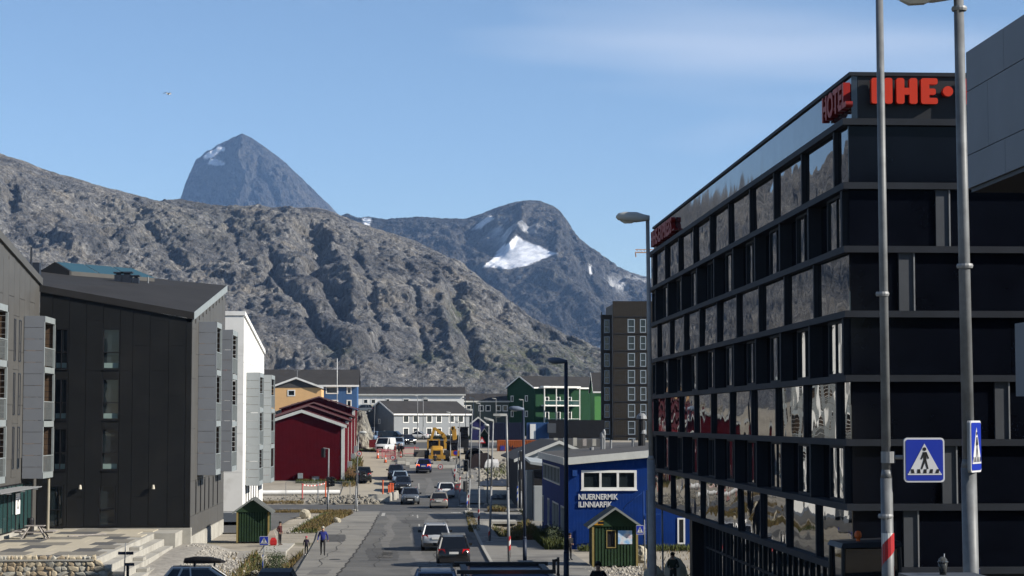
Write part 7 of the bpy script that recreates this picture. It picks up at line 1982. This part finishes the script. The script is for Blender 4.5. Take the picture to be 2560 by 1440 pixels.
# traffic signals
def signal_head(t, px_, py_, Y, h, rz=0, facing=-1):
    c = W(px_, py_, Y); w = h * .36
    o_ = Vector(t['_org'])
    m = MB(); m.box(-w / 2, w / 2, -.12, .12, -h / 2, h / 2); s = m.build('signal_head', M_black, None); s.parent = t; s.location = c - o_; s.rotation_euler = (0, 0, rz)
    for k in range(3):
        z = h / 2 - h / 6 - k * h / 3
        m = MB(); m.lathe([(w * .36, 0), (w * .38, .16), (w * .36, .17), (w * .33, .02)], n=10); v = m.build('visor', M_black, None); v.parent = s; v.location = (0, -.12, z); v.rotation_euler = (R(90), 0, 0)
    return s
ts = lamp('grey traffic signal pole left of the junction before red warehouse', 821, 822, 188, 1121, Lh=0, r0=.1, r1=.08, cat='traffic signal', name='traffic_signal', base=False)
m = MB(); m.tube(W(822, 1122, 188), W(808, 1120, 187.9), .04, n=8); m.build('arm', M_steel, ts)
signal_head(ts, 808, 1132, 187.8, .85, R(150)); signal_head(ts, 819, 1205, 187.7, .95, R(90)); signal_head(ts, 829, 1204, 188.1, .9, R(80))
ts = lamp('traffic signal pole left of the street carrying side heads', 893, 896, 184, 1176, Lh=0, r0=.07, r1=.06, cat='traffic signal', name='traffic_signal', base=False); signal_head(ts, 905, 1190, 184, .9, R(95))
ts = lamp('traffic signal with square dark head on right pavement', 1168, 1168, 184, 1150, Lh=0, r0=.07, r1=.06, stripes=(zat(1272, 184), zat(1245, 184), M_sblue, M_swhite), cat='traffic signal', name='traffic_signal')
s = signal_head(ts, 1165, 1164, 183.8, 1.0, 0)
m = MB(); m.box(-.24, .24, -.03, .03, -.54, .54); b_ = m.build('backing_board', M_steel, None); b_.parent = s; b_.location = (0, .15, 0)
signal_head(ts, 1163, 1216, 183.7, .95, R(120))
ts = lamp('traffic signal pole with black heads before the pale gabled house', 1303, 1303, 186, 1126, Lh=0, r0=.07, r1=.06, cat='traffic signal', name='traffic_signal'); signal_head(ts, 1303, 1140, 185.8, .9, R(100)); signal_head(ts, 1303, 1185, 185.8, .9, R(100))
# wire fence posts before the red warehouse
for (px_, lb_) in ((716, 'left thin wire fence panel before the red warehouse'), (797, 'right thin wire fence panel before the red warehouse')):
    x = WX(px_, 204); z = gz(x, 204); t = wthing('wire_fence', (x, 204, z), lb_, 'fence')
    m = MB(); m.tube((x, 204, z), (x, 204, z + 2.0), .03, n=6); m.tube((x + 3.2, 204, z), (x + 3.2, 204, z + 2.0), .03, n=6); m.build('posts', M_steel, t)
    m = MB(); m.tube((x, 204, z + 1.98), (x + 3.2, 204, z + 1.98), .02, n=6)
    m.build('top_rail', M_steel, t)

# ------------------------------------------------------------------ boulders, slabs, gravel
M_bould = mat('pale_granite', (0.46, 0.42, 0.33), .9, .2, 1.2, .04, 4, stain=((0.2, 0.19, 0.16), 1.5, .55, .7))
def boulder(label, px_, Y, w, d, h, seed, rot=0, zoff=0):
    x = WX(px_, Y); me = stone_mesh(seed, M_bould, 'boulder', sub=3, rough=.25)
    o = bpy.data.objects.new('boulder', me); COL.objects.link(o); o.location = (x, Y, gz(x, Y) + h * .34 + zoff); o.scale = (w * 1.15, d * 1.15, h * 1.2); o.rotation_euler = (0, 0, rot)
    tag(o, label, 'boulder')
boulder('white boulder beside the path left of the street', 766, 173, .98, .9, .85, 51, .5)
boulder('pale boulder behind the right bus shelter', 1600, 116, .9, .9, 1.0, 52, .3)
boulder('large pale boulder left of the seated person', 1638, 88, 1.2, 1.0, 1.25, 53, 1.0)
boulder('rounded pale boulder behind the seated person', 1683, 92, 1.2, 1.0, 1.45, 54, 2.0)
boulder('low pale boulder at the foot of the near lamp', 1610, 92, .7, .7, .6, 55, .2)
boulder('pale rock at the edge of the left gravel slope', 637, 115, .8, 1.4, .7, 56, .4)
boulder('pale boulder in the grass left of the street', 843, 165, .55, .7, .5, 57, .8)
slb = wthing('concrete_slab_bridge', (WX(690, 130), 130, -8.3), 'concrete slab bridging the left ditch under the waiting woman', 'slab')
m = MB(); m.hexa([(WX(655, 128), 127.5, -8.5), (WX(718, 128), 127.5, -8.5), (WX(738, 136), 136.5, -8.45), (WX(668, 136), 136.5, -8.45)], [(WX(655, 128), 127.5, -8.24), (WX(718, 128), 127.5, -8.22), (WX(738, 136), 136.5, -8.23), (WX(668, 136), 136.5, -8.25)]); m.build('slab', M_conc, slb)
slb2 = wthing('concrete_slab_bridge', (8, 164, -8.3), 'concrete slab bridging the right ditch near the junction', 'slab')
m = MB(); m.box(WX(1182, 166), WX(1290, 166), 164.5, 168, -8.42, -8.22); m.build('slab', M_conc, slb2)
slb3 = wthing('concrete_slab_bridge', (8, 141, -8.3), 'low concrete edge in front of the right grass ditch', 'slab')
m = MB(); m.box(WX(1212, 141), WX(1268, 141), 140, 140.5, -8.5, -8.1); m.build('slab', M_conc, slb3)
M_grav = mat('pale_gravel', (0.40, 0.375, 0.33), .95, .35, 3)
pts = []
for k in range(4200):
    y = rnd.uniform(93, 127); x = rnd.uniform(-13.6, -8.9)
    if x < -12.4 and y < 125: continue
    if y > 122 and x > -10.5: continue
    z = gz(x, y) + .5 * sstep(-10.5, -13, x) * sstep(100, 112, y)
    pts.append((x, y, z - .04))
scatter_stones('gravel', pts, .06, .24, M_grav, 4, label='pale gravel bank between flats and left ditch')
m = MB(); n1, n2 = 14, 30; vs_ = []
for j in range(n2):
    for i in range(n1):
        x = -14.2 + 5.4 * i / (n1 - 1); y = 92 + 37 * j / (n2 - 1); vs_.append((x, y, gz(x, y) - .02 + .5 * sstep(-10.5, -13, x) * sstep(100, 112, y)))
m.add(vs_, [(j * n1 + i, j * n1 + i + 1, (j + 1) * n1 + i + 1, (j + 1) * n1 + i) for j in range(n2 - 1) for i in range(n1 - 1)]); o = m.build('gravel_bank', mat('gravel_bed', (0.33, 0.31, 0.275), .95, .3, 2.5, .03, 8), fix=False, smooth=True); tag(o, kind='structure')
pts = []
for k in range(900):
    y = rnd.uniform(150, 172); t_ = (y - 150) / 22; x = WX(rnd.uniform(712 + 60 * t_, 760 + 55 * t_), y); pts.append((x, y, gz(x, y) - .03))
scatter_stones('gravel_strip', pts, .06, .22, M_grav, 5, label='pale gravel strip between path and grass')
pts = []
for k in range(900):
    y = rnd.uniform(96, 112); x = rnd.uniform(9.6, 14.5); pts.append((x, y, gz(x, y) - .05))
scatter_stones('gravel_patch', pts, .05, .22, M_grav, 6, label='pale gravel around the right bus shelter')

# ------------------------------------------------------------------ grass and shrubs
M_grass = mat('olive_grass', (0.075, 0.09, 0.022), .85, .35, 1.5); M_dry = mat('dry_brown_grass', (0.16, 0.115, 0.045), .9, .35, 1.5)
def blades(name, regions, material, seed, label):
    r2 = random.Random(seed); vs_, fs_ = [], []
    for (fn, n_, h0, h1) in regions:
        for k in range(n_):
            x, y = fn(r2)
            z = gz(x, y) - .02; h = r2.uniform(h0, h1); a = r2.uniform(0, math.pi); w = .02 + h * .045
            lx, ly = r2.gauss(0, .35) * h, r2.gauss(0, .35) * h
            b = len(vs_); dx, dy = math.cos(a) * w, math.sin(a) * w
            vs_ += [(x - dx, y - dy, z), (x + dx, y + dy, z), (x + lx * .4 + dx * .6, y + ly * .4 + dy * .6, z + h * .6), (x + lx * .4 - dx * .6, y + ly * .4 - dy * .6, z + h * .6), (x + lx, y + ly, z + h)]
            fs_ += [(b, b + 1, b + 2, b + 3), (b + 3, b + 2, b + 4)]
    m = MB(); m.add(vs_, fs_); o = m.build(name, material, fix=False); tag(o, label, None, kind='stuff')
def rect(x0, x1, y0, y1): return lambda r2: (r2.uniform(x0, x1), r2.uniform(y0, y1))
def pband(pa, pb, y0, y1, pc=None, pd=None):
    def f(r2):
        y = r2.uniform(y0, y1); t_ = (y - y0) / (y1 - y0); a = pa + ((pc if pc is not None else pa) - pa) * t_; b = pb + ((pd if pd is not None else pb) - pb) * t_
        return WX(r2.uniform(a, b), y), y
    return f
blades('grass', [(rect(-9.4, -6.5, 86, 126), 3200, .15, .5), (pband(728, 790, 150, 180, 810, 880), 2600, .1, .35), (rect(6.9, 9.9, 141, 164), 2600, .15, .5), (pband(1172, 1196, 152, 180, 1166, 1180), 900, .08, .25), (rect(-7.1, -5.8, 224, 262), 1500, .2, .7), (rect(-12.5, -7.2, 226.5, 229.5), 900, .1, .4),
                 (rect(8.9, 10.45, 128.5, 140), 2200, .3, .9), (rect(11, 21, 127.5, 129.6), 2200, .15, .45), (rect(-6.8, -4.4, 279, 286), 700, .15, .4), (rect(-6, 16, 356, 372), 2500, .3, .8), (pband(1310, 1350, 200.5, 206), 900, .15, .5), (rect(12.0, 17, 94, 100), 900, .15, .4), (rect(9.5, 13.5, 232, 250), 500, .2, .7)],
       M_grass, 5, 'olive green grass along the verges and ditches')
blades('dry_grass', [(rect(-9.4, -6.4, 86, 126), 3200, .15, .55), (pband(745, 800, 152, 181, 830, 886), 4200, .12, .4), (rect(6.9, 9.9, 141, 164), 2400, .15, .5), (pband(1174, 1200, 150, 180, 1166, 1180), 1300, .08, .3), (rect(-7.1, -5.5, 222, 255), 1500, .2, .6), (pband(690, 880, 182.5, 184.5), 1800, .1, .35),
                     (pband(1220, 1262, 183, 186), 900, .15, .5), (pband(1318, 1352, 183.5, 186), 800, .15, .4), (rect(-13.5, -9, 100, 124), 160, .1, .35), (rect(12, 19, 96, 127), 500, .1, .3), (pband(655, 760, 201, 204), 700, .1, .3), (pband(1300, 1350, 201, 206), 800, .1, .4)],
       M_dry, 6, 'dry brown grass along the verges and ditches')
def shrub(label, x, y, rx, ry, h, n_, material, seed, cat='shrub'):
    r2 = random.Random(seed); z0 = gz(x, y)
    t = thing('shrub', (x, y, z0 - .05), label, cat)
    m = MB()
    for k in range(7):
        a = r2.uniform(0, 6.3); m.tube((0, 0, 0), (math.cos(a) * rx * .6, math.sin(a) * ry * .6, h * r2.uniform(.5, .85)), .02, .006, n=4)
    m.build('stem', M_timber, t)
    m = MB()
    cl = [(r2.gauss(0, .42) * rx, r2.gauss(0, .42) * ry, h * r2.uniform(.25, .85), r2.uniform(.12, .3)) for _ in range(26)]
    for k in range(n_):
        cx, cy, cz, cr_ = r2.choice(cl)
        p = Vector((cx + r2.gauss(0, cr_ * rx), cy + r2.gauss(0, cr_ * ry), max(.03, cz + r2.gauss(0, cr_ * h * .6))))
        a = Vector((r2.gauss(0, 1), r2.gauss(0, 1), r2.gauss(0, 1))).normalized() * r2.uniform(.03, .07); b = a.orthogonal().normalized() * a.length * .6
        m.add([p - a, p + b, p + a, p - b], [(0, 1, 2, 3)])
    m.build('foliage', material, t, fix=False)
M_leafd = mat('dark_shrub_leaf', (0.035, 0.05, 0.018), .7, .4, 2); M_leafo = mat('olive_shrub_leaf', (0.09, 0.085, 0.025), .7, .4, 2); M_leafr = mat('rusty_shrub_leaf', (0.13, 0.07, 0.025), .7, .4, 2)
shrub('dark green shrub in the left ditch under the slab', -7.9, 121, 1.0, 2.0, 1.7, 2600, M_leafd, 1)
shrub('olive shrub in the left ditch behind the crossing sign', -7.6, 104, 1.0, 2.2, 1.5, 2400, M_leafo, 2)
shrub('rusty brown shrub in the left ditch nearest the street', -7.0, 99, .8, 1.8, 1.1, 1800, M_leafr, 3)
shrub('olive shrub in the middle of the right ditch', 8.0, 150, .9, 2.5, 1.25, 2200, M_leafo, 4)
shrub('rusty shrub at the near end of the right ditch', 8.8, 145, .8, 1.6, .9, 1500, M_leafr, 5)
shrub('dark shrub along the side of the blue school', 9.7, 131.5, .7, 2.6, 1.4, 2600, M_leafd, 6)
shrub('dark low shrub at the far side of the blue school', 9.8, 137.5, .6, 2.4, 1.2, 1800, M_leafd, 7)
shrub('small bush on the traffic island right of the junction', WX(1243, 184.5), 184.5, .8, .8, .6, 900, M_leafo, 8)
shrub('green shrub below the utility cabinet on right lot', WX(1330, 172), 174, .8, 1.0, 1.0, 900, mat('bright_leaf', (0.12, 0.16, 0.03), .7, .3, 2), 9)
shrub('brown bush at the corner of the red warehouse', -6.4, 231, .6, 2.4, 1.5, 1500, M_leafr, 10)

# ------------------------------------------------------------------ people
SKIN = mat('skin', (0.5, 0.30, 0.21), .6, .08, 8); HAIRD = mat('dark_hair', (0.012, 0.01, 0.009), .7, .2, 8)
PEOPLE = []
def person(label, x, y, h, rz, top, legs, shoes, hair, step=.0, arms='down', cap=None, sit=False, zoff=0.0, bag=None, lean=0.0):
    """skeleton of connected joints; the surface is grown on it afterwards. local frame: facing -y"""
    z0 = gz(x, y) + zoff
    t = thing('person', (x, y, z0), label, 'person', None, rz)
    k = h / 1.75
    J = {}
    hip, kn, an = .92, .5, .09
    J['pelvis'] = (0, 0, .95); J['waist'] = (0, -.01, 1.10); J['chest'] = (0, .0 - lean * .5, 1.32); J['neck'] = (0, -.01 - lean, 1.48); J['head0'] = (0, -.03 - lean, 1.57); J['head1'] = (0, -.035 - lean, 1.70)
    for s_, n_ in ((-1, 'l'), (1, 'r')):
        st_ = step * s_
        J['hip' + n_] = (s_ * .095, 0, hip); J['knee' + n_] = (s_ * .11, -.10 * abs(step) - st_ * .22, kn + .01); J['ank' + n_] = (s_ * .11, -st_ * .38 + (.08 * step if st_ < 0 else 0), an + (.05 * abs(step) if st_ < 0 else 0)); J['toe' + n_] = (s_ * .13, J['ank' + n_][1] - .16, .035)
        J['sho' + n_] = (s_ * .185, .0 - lean * .9, 1.43)
        if arms == 'down': J['elb' + n_] = (s_ * .26, .03 + st_ * .15, 1.14); J['wri' + n_] = (s_ * .27, -.06 + st_ * .3, .91)
        elif arms == 'out': J['elb' + n_] = (s_ * .285, .05 + st_ * .1, 1.15); J['wri' + n_] = (s_ * .31, -.08 + st_ * .25, .94)
        elif arms == 'front': J['elb' + n_] = (s_ * .27, .02, 1.15); J['wri' + n_] = (s_ * .08, -.22, 1.08)
        elif arms == 'pocket': J['elb' + n_] = (s_ * .31, .07, 1.16); J['wri' + n_] = (s_ * .2, -.08, .96)
        w_, e_ = Vector(J['wri' + n_]), Vector(J['elb' + n_]); J['han' + n_] = tuple(w_ + (w_ - e_).normalized() * .07)
    if sit:
        for n_, s_ in (('l', -1), ('r', 1)):
            J['knee' + n_] = (s_ * .14, -.42, .93); J['ank' + n_] = (s_ * .14, -.45, .5); J['toe' + n_] = (s_ * .15, -.62, .45)
    rad = {'pelvis': .15, 'waist': .135, 'chest': .155, 'neck': .058, 'head0': .082, 'head1': .088, 'hip': .085, 'knee': .06, 'ank': .045, 'toe': .04, 'sho': .068, 'elb': .047, 'wri': .034, 'han': .036}
    names = list(J); idx = {n_: i for i, n_ in enumerate(names)}
    E = [('pelvis', 'waist'), ('waist', 'chest'), ('chest', 'neck'), ('neck', 'head0'), ('head0', 'head1')]
    for n_ in 'lr': E += [('pelvis', 'hip' + n_), ('hip' + n_, 'knee' + n_), ('knee' + n_, 'ank' + n_), ('ank' + n_, 'toe' + n_), ('chest', 'sho' + n_), ('sho' + n_, 'elb' + n_), ('elb' + n_, 'wri' + n_), ('wri' + n_, 'han' + n_)]
    me = bpy.data.meshes.new('body')
    me.from_pydata([tuple(c * k for c in J[n_]) for n_ in names], [(idx[a], idx[b]) for a, b in E], [])
    o = bpy.data.objects.new('body', me); COL.objects.link(o)
    o.modifiers.new('skin', 'SKIN'); sk = me.skin_vertices[0].data
    for n_ in names:
        key = n_[:-1] if n_[-1] in 'lr' and n_[:-1] in rad else n_
        r_ = rad[key] * k * (1.0 if key in ('head0', 'head1', 'neck', 'han', 'wri') else 1.08)
        sk[idx[n_]].radius = (r_, r_ * (.8 if key in ('pelvis', 'waist', 'chest') else 1))
    sk[idx['pelvis']].use_root = True
    ss = o.modifiers.new('sub', 'SUBSURF'); ss.levels = 1; ss.render_levels = 1
    PEOPLE.append((t, o, J, E, k, top, legs, shoes, hair, cap, sit))
    return t
C_dark = mat('black_cloth', (0.010, 0.010, 0.012), .85, .2, 6); C_blue = mat('royal_blue_cloth', (0.02, 0.03, 0.20), .85, .15, 6); C_char = mat('charcoal_cloth', (0.025, 0.025, 0.026), .85, .2, 6); C_wine = mat('wine_red_cloth', (0.06, 0.012, 0.012), .85, .2, 6); C_olive = mat('olive_cloth', (0.022, 0.026, 0.014), .85, .2, 6); C_purp = mat('dark_violet_cloth', (0.018, 0.012, 0.03), .85, .2, 6)
S_dark = mat('dark_shoe', (0.012, 0.011, 0.010), .7, .1, 6); S_brown = mat('brown_shoe', (0.1, 0.05, 0.025), .7, .1, 6); S_white = mat('white_shoe', (0.5, 0.5, 0.48), .7, .1, 6)
K_hat = mat('pale_cap', (0.45, 0.43, 0.36), .8, .1, 6); K_pink = mat('pink_cap', (0.5, 0.05, 0.09), .8, .1, 6); K_helm = mat('white_helmet', (0.6, 0.6, 0.58), .4, .05, 6)
person('man in blue sweater and pale cap walking on the pavement', WX(809, 123.5), 123.5, 1.72, 0, C_blue, C_char, S_dark, HAIRD, step=.55, arms='out', cap=K_hat)
person('child in dark violet top and pink cap walking beside the man', WX(768, 123.5), 123.5, 1.14, 0, C_purp, C_dark, S_white, HAIRD, step=.35, arms='down', cap=K_pink)
person('woman in wine red jacket waiting beside the green shelter', WX(702, 134), 134, 1.52, R(60), C_wine, C_dark, S_brown, HAIRD, arms='pocket', zoff=.04)
person('person in black jacket with head bowed on the near right pavement', WX(1495, 66), 66, 1.72, R(-15), C_dark, C_char, S_dark, HAIRD, arms='pocket', lean=.06, zoff=.11)
person('person in olive jacket sitting against the right boulders', WX(1681, 86), 86, 1.66, R(-30), C_olive, C_char, S_dark, HAIRD, arms='front', lean=.05, zoff=.05)
person('person in black standing behind the dark lamp post', WX(1423.5, 117), 117, 1.55, R(40), C_dark, C_dark, S_dark, HAIRD, arms='front', zoff=.03)
person('worker in rust-red jacket, leftmost of the group by barriers', WX(988, 266), 266, 1.75, R(70), mat('rust_cloth', (0.12, 0.02, 0.015), .85, .15, 6), C_wine, S_dark, HAIRD, arms='down')
person('worker in black, middle of the group by barriers', WX(998, 267), 267, 1.78, R(10), C_dark, C_dark, S_dark, HAIRD, arms='front')
person('worker in black with white helmet, right of the group', WX(1005, 266.5), 266.5, 1.75, R(-30), C_dark, C_char, S_dark, HAIRD, arms='pocket', cap=K_helm)
person('worker in dark clothes standing behind the yellow counterweight', WX(1088, 247.5), 247.5, 1.7, R(0), C_char, C_dark, S_dark, HAIRD, arms='down')
deps = bpy.context.evaluated_depsgraph_get()
done = []
for (t, o, J, E, k, top, legs, shoes, hair, cap, sit) in PEOPLE:
    done.append(bpy.data.meshes.new_from_object(o.evaluated_get(deps)))
for me, (t, o, J, E, k, top, legs, shoes, hair, cap, sit) in zip(done, PEOPLE):
    bpy.data.objects.remove(o)
    me.name = 'body'
    me.materials.clear()
    for mm in (top, legs, shoes, SKIN): me.materials.append(mm)
    seg = []
    for a, b in E:
        key = b
        mi = 0
        if b.startswith(('knee', 'ank')): mi = 1
        if b.startswith('hip'): mi = 1
        if b.startswith('toe'): mi = 2
        if b in ('head0', 'head1') or b.startswith('han'): mi = 3
        seg.append((Vector(J[a]) * k, Vector(J[b]) * k, mi))
    mis = []
    for p in me.polygons:
        c = Vector(p.center); best = None
        for a, b, mi in seg:
            ab = b - a; tt = max(0, min(1, (c - a).dot(ab) / ab.length_squared)); d = (c - a - ab * tt).length
            if best is None or d < best[0]: best = (d, mi)
        mis.append(best[1])
    me.polygons.foreach_set('material_index', mis); me.polygons.foreach_set('use_smooth', [True] * len(me.polygons))
    # fingers and facial features join the same mesh
    bm = bmesh.new(); bm.from_mesh(me)
    mb = MB()
    for n_, s_ in (('l', -1), ('r', 1)):
        w_, h_ = Vector(J['wri' + n_]) * k, Vector(J['han' + n_]) * k; d = (h_ - w_).normalized(); sd = Vector((0, 1, 0)); sd = (sd - d * sd.dot(d)).normalized(); nr = d.cross(sd)
        for q, ln in ((-1.5, .06), (-.5, .075), (.5, .07), (1.5, .055)):
            a = h_ + sd * q * .018 * k; b = a + d * ln * .6 * k; c = b + (d * .75 + nr * .5 * s_).normalized() * ln * .5 * k
            mb.tube(a, b, .0095 * k, .0085 * k, n=5, mi=3); mb.tube(b, c, .0085 * k, .007 * k, n=5, mi=3)
        a = w_ + d * .03 * k - sd * .02 * k; b = a + (d * .5 - sd).normalized() * .05 * k; mb.tube(a, b, .012 * k, .01 * k, n=5, mi=3); mb.tube(b, b + d * .03 * k, .01 * k, .008 * k, n=5, mi=3)
    hc = Vector(J['head0']) * k; ht = Vector(J['head1']) * k
    mb.tube(hc + Vector((0, -.085, .055)) * k, hc + Vector((0, -.112, .02)) * k, .011 * k, .017 * k, n=6, mi=3)
    for s_ in (-1, 1): mb.tube(hc + Vector((s_ * .085, .0, .04)) * k, hc + Vector((s_ * .1, .005, .075)) * k, .016 * k, n=6, mi=3)
    vv = [bm.verts.new(v) for v in mb.v]
    for f_, mi in zip(mb.f, mb.m):
        nf = bm.faces.new([vv[i] for i in f_]); nf.material_index = mi
    bm.to_mesh(me); bm.free()
    ob = bpy.data.objects.new('body', me); COL.objects.link(ob); ob.parent = t
    c = (Vector(J['head1']) * k)
    m = MB(); mm = cap if cap else hair
    rg = []
    for f_, rr in ((-.055, .100), (-.0, .108), (.045, .105), (.085, .085), (.11, .045)):
        rg.append([(c.x + rr * k * .95 * math.cos(a), c.y + rr * k * 1.08 * math.sin(a) + .012 * k, c.z + f_ * k) for a in [2 * math.pi * q / 12 for q in range(12)]])
    rg[0] = [(p[0], max(p[1], c.y - .02 * k), p[2]) for p in rg[0]]
    m.loft(rg)
    if cap: m.box(c.x - .07 * k, c.x + .07 * k, c.y - .18 * k, c.y - .07 * k, c.z + .005, c.z + .02)
    m.build('cap' if cap else 'hair', mm, t, smooth=True)
    m = MB()
    for s_ in (-1, 1): m.box(c.x + s_ * .033 * k - .012 * k, c.x + s_ * .033 * k + .012 * k, c.y - .097 * k, c.y - .075 * k, c.z - .055 * k, c.z - .04 * k)
    m.box(c.x - .025 * k, c.x + .025 * k, c.y - .092 * k, c.y - .07 * k, c.z - .125 * k, c.z - .115 * k)
    m.build('face_features', HAIRD, t)
# bags by the shelter, gull in the sky
x = WX(686, 134); m = MB(); m.loft([[(-.22 * s_, -.15 * s_, z), (.22 * s_, -.15 * s_, z), (.22 * s_, .15 * s_, z), (-.22 * s_, .15 * s_, z)] for s_, z in ((.8, 0), (1, .1), (.95, .35), (.5, .52))]); o = m.build('red_bag', mat('bright_red_bag', (0.5, 0.02, 0.02), .6, .1, 5)); o.location = (x, 134, -8.24); tag(o, 'bright red bag on the slab beside the waiting woman', 'bag')
x = WX(682, 135.5); m = MB(); m.loft([[(-.3 * s_, -.2 * s_, z), (.3 * s_, -.2 * s_, z), (.3 * s_, .2 * s_, z), (-.3 * s_, .2 * s_, z)] for s_, z in ((.9, 0), (1, .2), (.9, .6), (.4, .9))]); o = m.build('pale_bag', mat('pale_canvas', (0.42, 0.36, 0.3), .8, .1, 5)); o.location = (x, 135.5, -8.26); tag(o, 'pale canvas bag leaning behind the red bag', 'bag')
gp = W(421, 235, 190)
gl = thing('gull', gp, 'white gull with grey wings gliding in the blue sky', 'bird')
m = MB(); rg = []
for yy, r_, dz in ((-.26, .015, .0), (-.18, .05, .0), (-.02, .075, 0), (.12, .06, .01), (.2, .045, .03), (.26, .04, .035), (.3, .012, .03)):
    rg.append([(yy, r_ * math.cos(a), dz + r_ * math.sin(a)) for a in [2 * math.pi * q / 10 for q in range(10)]])
m.loft(rg); m.build('body', M_white, gl, smooth=True)
for s_ in (-1, 1):
    m = MB(); pr = []
    for f_, ch, dz, sw in ((0, .2, 0.03, 0), (.28, .2, .13, .03), (.55, .13, .08, -.05), (.72, .03, -.04, -.16)):
        pr.append([(sw + ch / 2 - .02, s_ * f_, dz), (sw - .02, s_ * f_, dz + .015), (sw - ch / 2 - .02, s_ * f_, dz), (sw - .02, s_ * f_, dz - .008)])
    m.loft(pr); m.build('wing', mat('gull_grey', (0.22, 0.23, 0.25), .7, .2, 6), gl)
gl.rotation_euler = (R(10), R(4), R(38))
